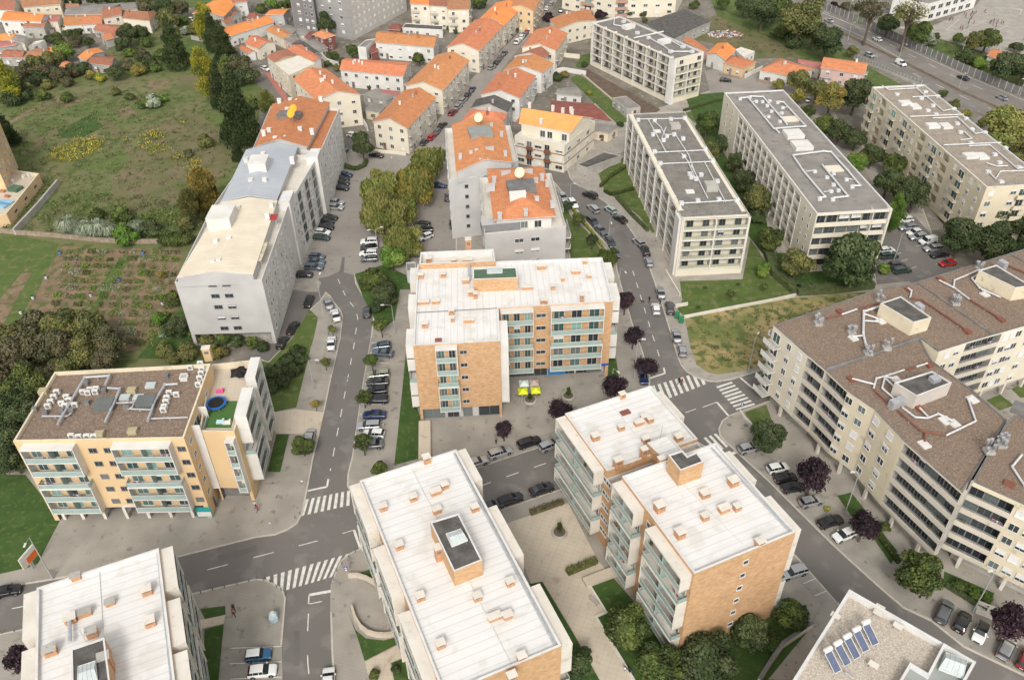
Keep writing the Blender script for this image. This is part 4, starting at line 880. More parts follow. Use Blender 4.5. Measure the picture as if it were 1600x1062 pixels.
# upper slab with white frame
b = Bld('apartment_block', 'white-framed loggia slab at the top centre behind a brown planting bed')
v = Vol(b, [(924.6, 35.6), (969, 25.4), (1100, 81.4), (1054, 92.8)], 15, CREAM2, ROOFC, .5, trim=FRAME,
        rec=[(3, .05, .98, 1.6, 14.6, 1.4), (2, .03, .97, 1.6, 12, 1.2)])
Z = floors(5, 1.6, 2.62)
for k in range(7):
    for z in Z: v.bay(3, .05 + .93 * k / 7, .05 + .93 * (k + 1) / 7, z, 2.6, 1.3, 't', CREAM2, doors=2, rec=True, dw=.5, clut=.6, glass=GL, frame=SHUTG)
fins(v, 3, [.05 + .93 * k / 7 for k in range(8)], .1, 15.1, 1.5, .22, .2); fins(v, 3, [.02], .1, 15.2, .3, 2.2, .6)
for z in Z[:4]:
    for k in range(2): v.bay(2, .03 + .47 * k, .5 + .47 * k, z, 2.6, 1.1, 'ty', CREAM2, doors=2, rec=True, dw=.45, glass=GL, frame=SHUTG)
fins(v, 2, [.5], 1.6, 12.2, 1.2); fins(v, 2, [1.0], 0, 15.2, .3, 1.0, .8)
v.wins(2, [.15, .75], [12.8], 1.6, 1.4)
q = T(2, 0)
for L_ in ([q(630, 115), q(625, 160), q(700, 175)], [q(960, 325), q(1100, 325)], [q(840, 240), q(930, 290), q(970, 320)], [q(930, 230), q(1050, 300)]): v.duct(L_, .2, DUCT, .4)
v.boxes([q(685, 140), q(770, 210), q(745, 160), q(840, 240), q(1050, 295), q(975, 325), q(1105, 325)], 1.3, 1.1, .8, DUCT, 'roof_cowl'); v.boxes([q(715, 175), q(935, 265)], 4, 2.6, 1.2, WHITE, 'plant_housing')
v.duct([q(750, 240), q(930, 200)], .25, WHITE, .3, 'roof_upstand', False)
for x in ((740, 165, (.75, .4, .08)),): v.boxes([q(x[0], x[1])], .5, .3, 1.6, mat('orange_board', x[2]), 'dish_aerial')
# ------------------------------------------------------------ the long beige complex on the right
def side(v, i, segs, zs, fh, wallm):
    for s in segs:
        if s[0] == 'L':
            for k, z in enumerate(zs):
                n = s[3]
                for j in range(n): v.bay(i, s[1] + (s[2] - s[1]) * j / n, s[1] + (s[2] - s[1]) * (j + 1) / n, z, fh, 1.3, 'sh', BEIGE, doors=3, rec=True, dw=.95, clut=.7, glass=GL, frame=SHUTG, dh=2.4)  # wide dark-framed glazing imitates the shade inside the loggias
        else: v.wins(i, s[1], [z + .85 for z in zs], s[2], 1.35, sh=.65, dep=0)
Z6 = floors(5, 3.0, 2.85)
def rc(*L): return [(i, a, c, 3.0, 17.1, 1.27, CONC) for i, a, c in L]  # recess walls darker than the render, loggia shade put into their colour
b = Bld('apartment_block', 'long gravel-roofed wing with a white gable wall at the crossing')
v = Vol(b, [(1208.6, 508), (1225, 523), (1261, 554.8), (1290, 579), (1437.6, 527.6), (1467.7, 548.7), (1511, 535), (1600, 509.5), (1760, 462), (1720, 340), (1600, 389), (1433, 440), (1370, 452)], 17.4, CREAM2, GRAV, .12, trim=DARKC, z0=2.9, rec=rc((2, .05, .96)) + rc((6, .0, .62)))
side(v, 2, [('L', .05, .96, 1)], Z6, 2.85, BEIGE); side(v, 1, [('w', [.3, .75], 1.1)], Z6, 2.85, CREAM2); side(v, 6, [('L', .0, .62, 2), ('w', [.72, .85, .95], 1.4)], Z6, 2.85, CREAM); side(v, 5, [('w', [.35, .7], 1.3)], Z6, 2.85, CREAM); side(v, 7, [('w', [.1, .3], 1.4)], Z6, 2.85, CREAM)
for z in Z6: v.bay(0, .0, 1, z, 2.85, 1.7, 's', WHITE, doors=1); v.bay(12, .6, .98, z, 2.85, 1.3, 's', WHITE, doors=2)
Vol(b, [v.pt(i, 0, 0) for i in (0,)] + [], 3, CONC) if False else None
def pilotis(v, m=CONC, d=1.6):
    mb = MB(); P = inset(v.P, d); off = v.b.root.location; P = [Vector((p.x - off.x, p.y - off.y, 0)) for p in P]
    mb.prism(P, 0.05, 2.92, m, m); Q = [Vector((p.x - off.x, p.y - off.y, 0)) for p in v.P]; mb.cap(Q if v.ccw else Q[::-1], 2.9, CONC, True)
    link('ground_floor_wall', mb.mesh('ground_floor_wall'), v.b.root)
    for i in range(len(v.P)):
        n = int(v.length(i) / 5)
        for k in range(n):
            link('pillar', cached('pil', lambda: (lambda q: (q.box((0, 0, 0), (.5, .5, 2.9), CONCL), q.mesh('pillar'))[1])(MB())), v.b.root, v.pt(i, (k + .5) / n, 0.05, -.4) - Vector((off.x, off.y, 0)), v.rz(i))
pilotis(v)
q = lambda X, Y: (1180 + X / 3.319, 380 + Y / 3.319)
h = v.house([q(650, 310), q(755, 275), q(915, 385), q(822, 412)], 20.2, CREAM, DARKR, .15); h2 = v.house([q(1160, 140), q(1250, 112), q(1430, 220), q(1350, 232)], 20.2, CREAM, DARKR, .15)
v.boxes([q(830, 385), q(1262, 160)], 1.6, 1.1, 3.0, METAL, 'roof_hatch')
v.duct([q(370, 398), q(445, 378)], .17, RUST, .4); v.duct([q(445, 378), q(525, 350)], .17, DUCT, .4); v.duct([q(525, 350), q(650, 315)], .17, RUST, .4)
v.duct([q(650, 335), q(560, 365), q(557, 480), q(575, 555)], .22, DUCT, .5)
for L_, m_ in (([q(565, 375), q(650, 405)], DUCT), ([q(560, 410), q(650, 415)], DUCT), ([q(500, 493), q(557, 487)], DUCT), ([q(790, 240), q(808, 255), q(800, 292)], DUCT), ([q(800, 292), q(860, 302), q(1000, 395), q(1100, 465)], RUST), ([q(950, 200), q(1030, 240), q(1110, 300)], DUCT), ([q(1110, 300), q(1270, 400)], RUST), ([q(1025, 240), q(1030, 200), q(1160, 145)], DUCT), ([q(1285, 100), q(1310, 125), q(1394, 160), q(1450, 185)], RUST), ([q(1160, 165), q(1120, 190), q(1160, 240), q(1270, 290)], DUCT), ([q(1160, 235), q(1185, 262)], DUCT)): v.duct(L_, .16, m_, .4)
v.boxes([q(652, 408), q(508, 495), q(1190, 268)], 1.5, 1.3, .25, WHITE, 'roof_hatch'); v.boxes([q(960, 190), q(1275, 400), q(1100, 462), q(795, 243), q(440, 358), q(1280, 98)], 1.3, 1.0, .4, RUST, 'roof_cowl')
def antennas(v, p, n=6):
    mb = MB(); r = random.Random(int(p[0])); mb.box((0, 0, 0), (1.4, 1.4, .5), CONC)
    for k in range(n):
        a = k * 6.28 / n; x, y = .6 * math.cos(a), .6 * math.sin(a); hh = r.uniform(1.0, 2.2)
        mb.tube([(x, y, .4), (x, y, hh + .4)], .04, METAL, 5); mb.tube([(x, y, hh * .8), (x + .1, y - .12, hh * .8)], [.28, .42], METAL, 10); mb.box((x - .1, y, hh), (.5, .25, .3), METAL)
    link('aerial_cluster', mb.mesh('aerial_cluster'), v.roof, v.rp(p))
antennas(v, q(1035, 315), 9); antennas(v, q(325, 420), 4); antennas(v, q(497, 468), 4); antennas(v, q(583, 575), 5); antennas(v, q(680, 548), 3); antennas(v, q(645, 305), 4); antennas(v, q(1158, 135), 4)
v.duct([q(840, 205), q(1225, 470)], .2, DARKC, .12, 'roof_upstand', False); v.duct([q(1320, 55), q(1450, 130)], .2, DARKC, .12, 'roof_upstand', False)
b = Bld('apartment_block', 'beige gravel-roofed middle block of the complex with shuttered cream wall above the parked cars')
v = Vol(b, [(1290, 579), (1325, 612), (1366, 640), (1412, 689), (1504, 770), (1573.7, 655.7), (1520, 609), (1457, 563.8), (1437.6, 527.6)], 17.42, CREAM, GRAV, .12, trim=DARKC, z0=2.9, rec=rc((0, .03, .97), (3, .02, .99)))
side(v, 0, [('L', .03, .97, 1)], Z6, 2.85, BEIGE); side(v, 1, [('w', [.12, .62], 1.35)], Z6, 2.85, CREAM); side(v, 2, [('w', [.15, .62], 1.35)], Z6, 2.85, CREAM); side(v, 3, [('L', .02, .99, 3)], Z6, 2.85, BEIGE)
side(v, 6, [('w', [.2, .5, .8], 1.35)], Z6, 2.85, CREAM); pilotis(v)
h = v.house([q(722, 722), q(918, 662), q(1020, 722), q(838, 792)], 20.1, mat('grey_pink_render', (.52, .47, .42)), DARKR, .2)
h.boxes([q(928, 712)], 1.6, 1.2, .8, METAL, 'roof_hatch')
q8 = lambda X, Y: (1180 + X / 2.95, 640 + Y / 2.95)
for L_, m_ in (([q(500, 710), q(615, 740)], DUCT), ([q(890, 630), q(830, 650)], DUCT), ([q(830, 650), q(770, 665)], RUST), ([q(770, 665), q(700, 688), q(625, 710), q(610, 765)], DUCT), ([q(610, 765), q(690, 840)], RUST), ([q(735, 875), q(855, 980)], RUST), ([q(855, 980), q(985, 1005)], RUST), ([q(985, 1005), q(1140, 930), q(1100, 815), q(1120, 805)], DUCT), ([q(730, 710), q(670, 700), q(655, 760), q(735, 830)], DUCT), ([q(675, 712), q(730, 765)], DUCT), ([q(760, 860), q(825, 910), q(890, 915), q(945, 893), q(985, 910), q(1030, 935)], DUCT), ([q(850, 862), q(893, 908)], DUCT), ([q(878, 990), q(876, 1035)], RUST)): v.duct(L_, .16, m_, .4)
v.boxes([q(733, 712), q(983, 922), q(1030, 937), q(1125, 812), q(876, 1045)], 1.7, 1.4, .25, WHITE, 'roof_hatch'); v.boxes([q(498, 708), q(898, 634), q(850, 860)], 1.3, 1.0, .4, RUST, 'roof_cowl')
v.boxes([q(715, 850), q(752, 835)], 1.1, 1.5, 1.5, METAL, 'extractor_fan'); v.duct([q(365, 655), q(600, 580), q(855, 490), q(950, 560)], .2, DARKC, .15, 'roof_upstand', False)
b = Bld('apartment_block', 'gravel-roofed end block at the right edge with aerials clustered at its corner')
v = Vol(b, [(1519, 752), (1590, 784), (1760, 862), (1800, 700), (1585, 648), (1573.9, 656.5)], 17.9, CREAM, GRAV, .12, trim=DARKC, z0=2.9, rec=rc((0, .02, .98)))
side(v, 0, [('L', .02, .98, 1)], Z6, 2.85, BEIGE); side(v, 1, [('w', [.08, .22, .36], 1.45)], Z6, 2.85, CREAM); pilotis(v)
antennas(v, q8(1130, 165), 8); antennas(v, q8(1075, 195), 5)
v.duct([q8(1225, 215), q8(1180, 270), q8(1239, 360)], .17, DUCT, .4); v.boxes([q8(1170, 345)], 1.4, 1.1, .4, RUST, 'roof_cowl'); v.boxes([q8(1225, 12)], 3, 2, 1.2, DARKC, 'plant_housing')
fins(v, 0, [.0], 2.9, 18, .2, .3, .2, CONC, 'downpipe')
# ------------------------------------------------------------ white row on the left of the street
def gable(v, pts, z, rise, m, axis='y', over=.35, name='roof', wallm=None, hip=0, zp=None):
    P = [W(p, z if zp is None else zp) if not isinstance(p, Vector) else p for p in pts]
    if None in P: pass
    P = [Vector((p.x, p.y, z)) for p in P]; off = Vector((v.b.root.location.x, v.b.root.location.y, 0))
    if area(P) < 0: P = [P[1], P[0], P[3], P[2]]
    A, B, Cc, D = P
    if axis == 'y': A, B, Cc, D = B, Cc, D, A
    r1, r2 = (A + D) / 2, (B + Cc) / 2; dr = (r2 - r1)
    wl = wallm or v.wallm
    mb = MB(); U = Vector((0, 0, rise))
    if not hip: mb.poly([D, A, r1 + U], wl); mb.poly([B, Cc, r2 + U], wl)
    e = dr.normalized() * over; sA = (A - r1).normalized() * over; sD = (D - r1).normalized() * over; dz = Vector((0, 0, -rise * over / max((A - r1).length, .1)))
    if hip: h1, h2 = r1 + dr * hip + U, r2 - dr * hip + U
    else: h1, h2 = r1 - e + U, r2 + e + U
    A1, B1, C1, D1 = A - e + sA + dz, B + e + sA + dz, Cc + e + sD + dz, D - e + sD + dz
    t = Vector((0, 0, .12))
    fs = [[A1, B1, h2, h1], [h1, h2, C1, D1]] + ([[D1, A1, h1], [B1, C1, h2]] if hip else [])
    for f in fs:
        for g_ in ((f[0], f[1], f[2]), (f[0], f[2], f[3])) if len(f) == 4 else (f,): mb.poly([p + t for p in g_], m); mb.poly(list(g_)[::-1], FRAME)
    for a, c in ((A1, B1), (B1, C1), (C1, D1), (D1, A1)) if hip else ((A1, B1), (C1, D1)): mb.poly([a, c, c + t, a + t], FRAME)
    if not hip:
        for a, c in ((D1, h1), (h1, A1), (B1, h2), (h2, C1)): mb.poly([a, c, c + t, a + t], FRAME)
    mb.v = [(x - off.x, y - off.y, zz) for x, y, zz in mb.v]
    o = link(name, mb.mesh(name), v.b.root); v.roof = o; v.dz = z + rise * .55; v.ridge = (h1 - off, h2 - off); return o
def onroof(v, ps, w=.7, d=.5, h=.9, m=WHITE, name='chimney', z=None):
    zz = v.dz if z is None else z
    for p in ps:
        def mk_():
            mb = MB(); mb.box((0, 0, -.8), (w, d, h + .8), m); mb.box((0, 0, h), (w + .14, d + .14, .08), m); return mb.mesh(name)
        q_ = W(p, zz); link(name, cached(('or', name, w, d, h, m.name), mk_), v.roof, (q_.x - v.b.root.location.x, q_.y - v.b.root.location.y, zz), v.ang())
b = Bld('apartment_block', 'white block with tan metal roof nearest the allotments, red awning on its terrace')
v = Vol(b, [(273, 441), (409, 437), (450, 322), (330, 326)], 16.3, WHITE, CONCL, .9, trim=FRAME, parw=.15, rec=[(0, .04, .96, .05, 3.0, 2, CONC)], em={0: GREYW}); v.wallm = GREYW
V2 = Vol(b, [(277, 434), (395, 429), (433, 314), (348, 317)], 17.6, GREYW, None, z0=15.4, name='upper_wall')
v.wins(0, [.42, .58], [15.0 - 2.75 * k for k in range(5)], 1.7, .9, sh=.15, frame=SHUTG)
v.wins(1, [.08, .2, .32, .44, .56, .68, .8], [13.6, 10.8, 8.0, 5.2, 2.4], 1.1, 1.3, sh=.5); v.wins(1, [.14, .38, .62], [13.6, 10.8, 8.0, 5.2], .7, .8)
v.wins(3, [.1, .3, .5, .7, .9], [13.6, 10.8, 8.0, 5.2, 2.4], 1.2, 1.2, sh=.4)
gable(v, [(277, 434), (395, 429), (433, 314), (348, 317)], 17.6, 1.1, ROOFT, 'y', .1, wallm=GREYW)
q = lambda X, Y: (270 + X / 4.423, 300 + Y / 4.423)
onroof(v, [q(300, 350), q(392, 335), q(455, 120), q(388, 150), q(320, 485), q(280, 490), q(655, 170), q(683, 95)], .9, .8, .8)
onroof(v, [q(350, 215)], 5.0, 6.0, 2.8, WHITE, 'stair_house')
mb = MB(); mb.box((0, 0, 2.2), (2.2, 2.6, .08), mat('awning_red', (.4, .05, .05), pat='ribx', psc=.4))
for sx in (-1, 1):
    for sy in (-1, 1): mb.box((sx * 1.0, sy * 1.2, 0), (.06, .06, 2.2), FRAME)
link('awning', mb.mesh('awning'), v.roof, W(q(700, 235), 15.5) - b.root.location, v.ang())
mb = MB(); mb.box((0, 0, 1.9), (2.0, 7.5, .08), mat('awning_stripe', (.6, .55, .4), (.35, .3, .2), 1, pat='riby', psc=.5))
for sx in (-1, 1):
    for sy in (-1, 0, 1): mb.box((sx * .9, sy * 3.5, 0), (.06, .06, 1.9), FRAME)
link('pergola', mb.mesh('pergola'), v.roof, W(q(615, 465), 15.5) - b.root.location, v.ang())
b = Bld('apartment_block', 'white block with grey metal roof between the tan-roofed and the orange-roofed ones')
v = Vol(b, [(331, 325), (450, 321), (497, 243), (390, 240)], 16.3, WHITE, CONCL, .9, trim=FRAME, parw=.15); v.wallm = GREYW
V2 = Vol(b, [(348, 315), (431, 311), (463, 230), (386, 235)], 17.6, GREYW, None, z0=15.4, name='upper_wall')
v.wins(1, [.2, .42, .65, .9], [13.6, 10.8, 8.0, 5.2, 2.4], 1.3, 1.4, sh=.35); v.wins(1, [.31, .54, .78], [13.3, 10.5, 7.7, 4.9, 2.1], 2.4, 2.1, frame=SHUTG); v.wins(3, [.1, .3, .5, .7, .9], [13.6, 10.8, 8.0, 5.2], 1.2, 1.2, sh=.4)
gable(v, [(348, 315), (431, 311), (463, 230), (386, 235)], 17.6, 1.3, ROOFG, 'y', wallm=GREYW)
q = lambda X, Y: (370 + X / 5.31, 140 + Y / 5.31)
onroof(v, [q(80, 595), q(120, 770), q(235, 765), q(222, 550), q(460, 590)], 1.0, .9, .9); onroof(v, [q(195, 660)], 4.2, 4.8, 2.6, WHITE, 'stair_house')
for pp, uu in (([(434, 316), (452, 315), (459, 298), (442, 299)], 0), ([(478, 247), (496, 246), (501, 232), (485, 233)], 1)):
    t_ = Vol(b, pp, 17.3, WHITE, FRAME, .1, name='stair_tower', parw=.1); t_.wins(1, [.5], [13, 10, 7, 4], 1.2, 1.6)
b = Bld('apartment_block', 'white block with orange tiled roof and two orange dishes on its stair house')
v = Vol(b, [(395, 232), (501, 236), (530, 170), (423, 166)], 16.3, WHITE, TILES, .6, trim=FRAME, parw=.15); v.wallm = WHITE
V2 = Vol(b, [(401, 228), (479, 229), (514, 161), (427, 163)], 17.2, GREYW, None, z0=15.4, name='upper_wall')
v.wins(1, [.08, .2, .32, .44, .56, .68, .8, .92], [13.6, 10.8, 8.0, 5.2, 2.4], 1.1, 1.3, sh=.5); v.wins(0, [.85], [13.6, 10.8, 8, 5.2], 1.2, 1.2); v.wins(2, [.2, .5, .8], [13.6, 10.8, 8, 5.2], 1.2, 1.2)
gable(v, [(401, 228), (479, 229), (514, 161), (427, 163)], 17.2, 2.0, TILES, 'y', wallm=GREYW)
onroof(v, [q(225, 365), q(270, 345), q(322, 415), q(392, 408), q(527, 335), q(625, 350), q(355, 100), q(447, 95), q(508, 105), q(698, 85), q(420, 175)], 1.0, .7, .8); onroof(v, [q(445, 240)], 6.2, 3.0, 1.5, DARKC, 'stair_house')
def dish(v, p, z, c, r=1.1):
    mb = MB(); rr = []
    for k in range(5): t = k / 4; rr.append((0, 0))
    n = 18; A = Vector((-.35, -.75, .55)).normalized(); U = A.orthogonal().normalized(); V_ = A.cross(U); rings = []
    for k in range(5):
        t = k / 4 * r; o_ = Vector((0, 0, 1.5)) + A * (t * t * .25); rings.append([o_ + (U * math.cos(6.283 * j / n) + V_ * math.sin(6.283 * j / n)) * max(t, .01) for j in range(n)])
    for a_, c_ in zip(rings, rings[1:]):
        for j in range(n): mb.poly([a_[j], a_[(j + 1) % n], c_[(j + 1) % n], c_[j]], c)
    mb.tube([(0, 0, -.5), (0, 0, 1.5)], .08, METAL, 6); mb.tube([Vector((0, 0, 1.5)), Vector((0, 0, 1.5)) + A * .9], .03, METAL, 4)
    q_ = W(p, z); link('satellite_dish', mb.mesh('satellite_dish'), v.roof, (q_.x - v.b.root.location.x, q_.y - v.b.root.location.y, z))
DO = mat('orange_dish', (.85, .40, .04)); DC = mat('cream_dish', (.74, .64, .42))
dish(v, q(480, 205), 20.3, DO, 1.15); dish(v, q(462, 245), 20.3, DO, 1.15)
# ------------------------------------------------------------ orange-roofed towers in the centre
q = lambda X, Y: (680 + X / 4.618, 170 + Y / 4.618)
b = Bld('apartment_block', 'grey-white tower with orange roof and one cream dish, further of the two centre towers')
v = Vol(b, [(701, 281), (755, 275), (810, 250), (797, 196), (695, 201)], 16.5, GREYW, CONCL, .9, trim=FRAME, parw=.15); v.wallm = GREYW
V2 = Vol(b, [(714.6, 268), (799, 253), (786, 192), (708, 195)], 18.6, GREYW, None, z0=15.5, name='upper_wall')
v.wins(0, [.5], [13.8 - 2.75 * k for k in range(5)], .9, .9, frame=SHUTG); v.wins(4, [.2, .4, .6, .8], [13.6, 10.8, 8, 5.2, 2.4], 1.1, 1.3); v.wins(2, [.2, .5, .8], [13.6, 10.8, 8, 5.2, 2.4], 1.1, 1.3)
gable(v, [(714.6, 268), (799, 253), (786, 192), (708, 195)], 18.6, 1.9, TILES, 'y', wallm=GREYW)
onroof(v, [q(180, 345), q(257, 325), q(298, 312), q(505, 325), q(478, 185), q(405, 125), q(330, 380), q(370, 378)], .8, .6, .7, GREYW); onroof(v, [q(393, 305)], 2, .8, .9, GREYW); onroof(v, [q(325, 190)], 5.6, 5.6, 1.2, mat('grey_green_roof2', (.27, .29, .27)), 'stair_house'); dish(v, q(318, 105), 21.3, DC, 1.2)
b = Bld('apartment_block', 'grey tower with hipped orange roof and cream dish, directly behind the L-shaped block')
v = Vol(b, [(757, 366), (884.6, 354), (861, 270.7), (749, 278)], 16.5, GREYW, CONCL, 1.0, trim=FRAME, parw=.15); v.wallm = GREYW
V2 = Vol(b, [(776, 341), (862, 335), (845, 262), (766, 266)], 18.6, WHITE, None, z0=15.5, name='upper_wall')
V2.wins(0, [.2, .5, .75], [15.7], 1.6, 1.7)
v.wins(0, [.42, .62], [13.6, 10.8, 8, 5.2, 2.4], 2.0, 1.0, sh=.5); v.wins(3, [.2, .4, .6, .8], [13.6, 10.8, 8], 1.1, 1.3)
for z in (13, 10.2, 7.4, 4.6): v.bay(1, .04, .3, z, 2.8, 1.3, 's', WHITE, doors=1); v.bay(1, .5, .8, z, 2.8, 1.3, 's', WHITE, doors=1)
gable(v, [(773, 343), (866, 337), (848, 261), (763, 265)], 18.6, 2.1, TILES, 'y', wallm=GREYW, hip=.22)
onroof(v, [q(425, 515), q(728, 525), q(465, 775), q(652, 750), q(733, 660), q(845, 690), q(808, 540), q(770, 495)], .9, .7, .8, GREYW); onroof(v, [q(668, 465), q(395, 570), q(510, 475)], 2.2, .8, .8, GREYW)
onroof(v, [q(620, 585)], 6.2, 5.2, 1.3, DARKC, 'stair_house'); onroof(v, [q(595, 660)], 3.6, 1.4, 1.9, WHITE, 'stair_house'); dish(v, q(613, 505), 21.5, DC, 1.2)
mb = MB(); mb.box((0, 0, 0), (8.5, 3.0, 1.9), SHUTG, mtop=GREYW); link('glazed_veranda', mb.mesh('glazed_veranda'), b.root, W(q(470, 860), 15.5) - b.root.location, v.ang())
# cream block beside them
q = lambda X, Y: (800 + X / 7.585, 160 + Y / 7.585)
b = Bld('apartment_block', 'cream block with amber roof, brown floor bands and a striped terrace awning')
v = Vol(b, [q(30, 395), q(622, 512), q(985, 222), q(420, 120)], 8.4, CREAM2, CONCL, .9, trim=FRAME, parw=.2); v.wallm = CREAM2
V2 = Vol(b, [q(112, 256), q(680, 352), q(935, 192), q(180, 95)], 10.58, CREAM2, None, z0=7.4, name='upper_wall'); V2.wins(0, [.45, .6, .9], [7.7], 1.6, 2)
v.wins(0, [.13, .48, .9], [6, 3.3, .8], 2.2, 1.2, sh=.7); v.wins(0, [.3, .66], [5.6, 2.9, .2], 1.6, 2); v.wins(1, [.15, .45, .75], [6, 3.3, .8], 1.8, 1.3, sh=.5)
RB = mat('brown_balcony', (.22, .085, .05))
for z in (5.4, 2.7):
    for u in (.26, .62): v.bay(0, u, u + .13, z, 2.7, .9, 's', RB, doors=0, clut=0)
mb = MB()
for z in (5.2, 2.5):
    for i in range(4):
        a, c = v.P[i], v.P[(i + 1) % 4]; n = v.norm(i) * .03; F = [a + n, c + n]; P = [(F[0].x, F[0].y, z), (F[1].x, F[1].y, z), (F[1].x, F[1].y, z + .25), (F[0].x, F[0].y, z + .25)]; mb.poly(P if v.ccw else P[::-1], RB)
v.fin(mb, 'floor_band', b.root)
gable(v, [q(95, 245), q(690, 350), q(950, 185), q(165, 80)], 10.6, 2.3, TILEY, 'x', wallm=CREAM2)
onroof(v, [q(345, 230), q(655, 185), q(485, 75), q(603, 105), q(700, 95), q(715, 120), q(210, 40)], .8, .6, .9)
mb = MB(); mb.box((0, 0, 2.2), (5.5, 2.4, .1), mat('awning_stripes', (.5, .12, .1))); mb.box((0.2, 0, 2.305), (1.2, 2.38, .01), WHITE); link('awning', mb.mesh('awning'), b.root, W(q(165, 310), 7.6) - b.root.location, v.ang())
# grey tower block at the top, beige block and school
b = Bld('tower_block', 'tall grey concrete tower block rising out of the top edge', 'tower block')
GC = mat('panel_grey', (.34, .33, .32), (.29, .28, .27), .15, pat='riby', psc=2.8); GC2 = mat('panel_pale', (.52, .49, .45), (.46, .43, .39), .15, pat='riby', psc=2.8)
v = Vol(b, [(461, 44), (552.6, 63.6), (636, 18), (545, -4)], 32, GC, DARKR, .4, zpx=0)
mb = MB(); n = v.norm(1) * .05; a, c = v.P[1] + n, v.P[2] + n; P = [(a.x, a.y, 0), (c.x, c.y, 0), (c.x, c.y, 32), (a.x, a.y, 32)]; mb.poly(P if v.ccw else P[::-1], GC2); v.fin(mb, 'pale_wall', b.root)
v.wins(0, [.1, .2, .28, .55, .68, .85], [2 + 2.8 * k for k in range(9)], 1.4, 1.2, sh=.8, far=True); v.wins(1, [.06 + .085 * k for k in range(11)], [2 + 2.8 * k for k in range(9)], 1.3, 1.2, sh=.8, far=True)
t_ = Vol(b, [(463, 50), (498, 57), (501, 50), (468, 43)], 32, mat('panel_dark', (.22, .21, .21), (.18, .17, .17), .2), DARKR, .4, zpx=0, name='projecting_wall'); t_.wins(0, [.3, .6, .85], [2 + 2.8 * k for k in range(9)], 1.4, 1.3, sh=.6, far=True)
b = Bld('apartment_block', 'beige block with pink balconies at the top edge behind the small orange-roofed house')
v = Vol(b, [(878, 14), (960, 29), (1054, 26), (1066, 2), (1000, -14), (890, -16)], 14, CREAM2, ROOFB, .4, zpx=0)
for i in (0, 1): v.wins(i, [.1, .3, .5, .7, .9], [1.5 + 2.8 * k for k in range(5)], 1.8, 1.1, sh=.5, far=True)
for k in range(4): v.bay(0, .38, .62, 1 + 2.8 * k, 2.8, 1.1, 's', mat('pink_balcony', (.45, .27, .2)), doors=1, clut=0); v.bay(1, .0, .2, 1 + 2.8 * k, 2.8, 1.1, 's', mat('pink_balcony', (.45, .27, .2)), doors=1, clut=0)
b = Bld('school_building', 'white school building with long window bands beside the yard at the top', 'school')
v = Vol(b, [(1389, 24), (1444, 35), (1521, 13), (1470, -6)], 7.2, WHITE, ROOFC2, .4, zpx=0)
v.wins(1, [.1, .25, .4, .55, .7, .85], [1, 4.2], 3.0, 1.7, far=True)
mb = MB()
b = Bld('apartment_block', 'ochre tower with roof terraces at the left edge beside the meadow')
v = Vol(b, [(-75, 178), (0, 192), (-14, 238), (-90, 232)], 14, YEL, DARKR, .5); v.wins(1, [.15, .4, .65, .88], [2 + 2.8 * k for k in range(4)], 1.2, 1.2, sh=.3); v.wins(2, [.3, .7], [2 + 2.8 * k for k in range(4)], 1.2, 1.2)
v2 = Vol(b, [(24, 266), (61, 271), (10, 334), (-60, 350), (-60, 260)], 3.6, YEL, BPAVE, .9, trim=CREAM, name='terrace_wall', parw=.25); v2.wins(1, [.2, .5, .8], [1.6], 1.6, .6, frame=SHUTG)
v2.boxes([(8, 318), (2, 322)], 4, 2.4, .5, mat('pool_blue', (.25, .45, .6)), 'paddling_pool'); v2.boxes([(25, 297)], 3, 2.6, .9, GREENR, 'planter'); v2.boxes([(38, 278), (46, 275), (20, 285)], .8, .8, .9, WHITE, 'water_heater'); v2.boxes([(5, 300), (12, 308)], 1.4, .8, .6, TILEO, 'bench')
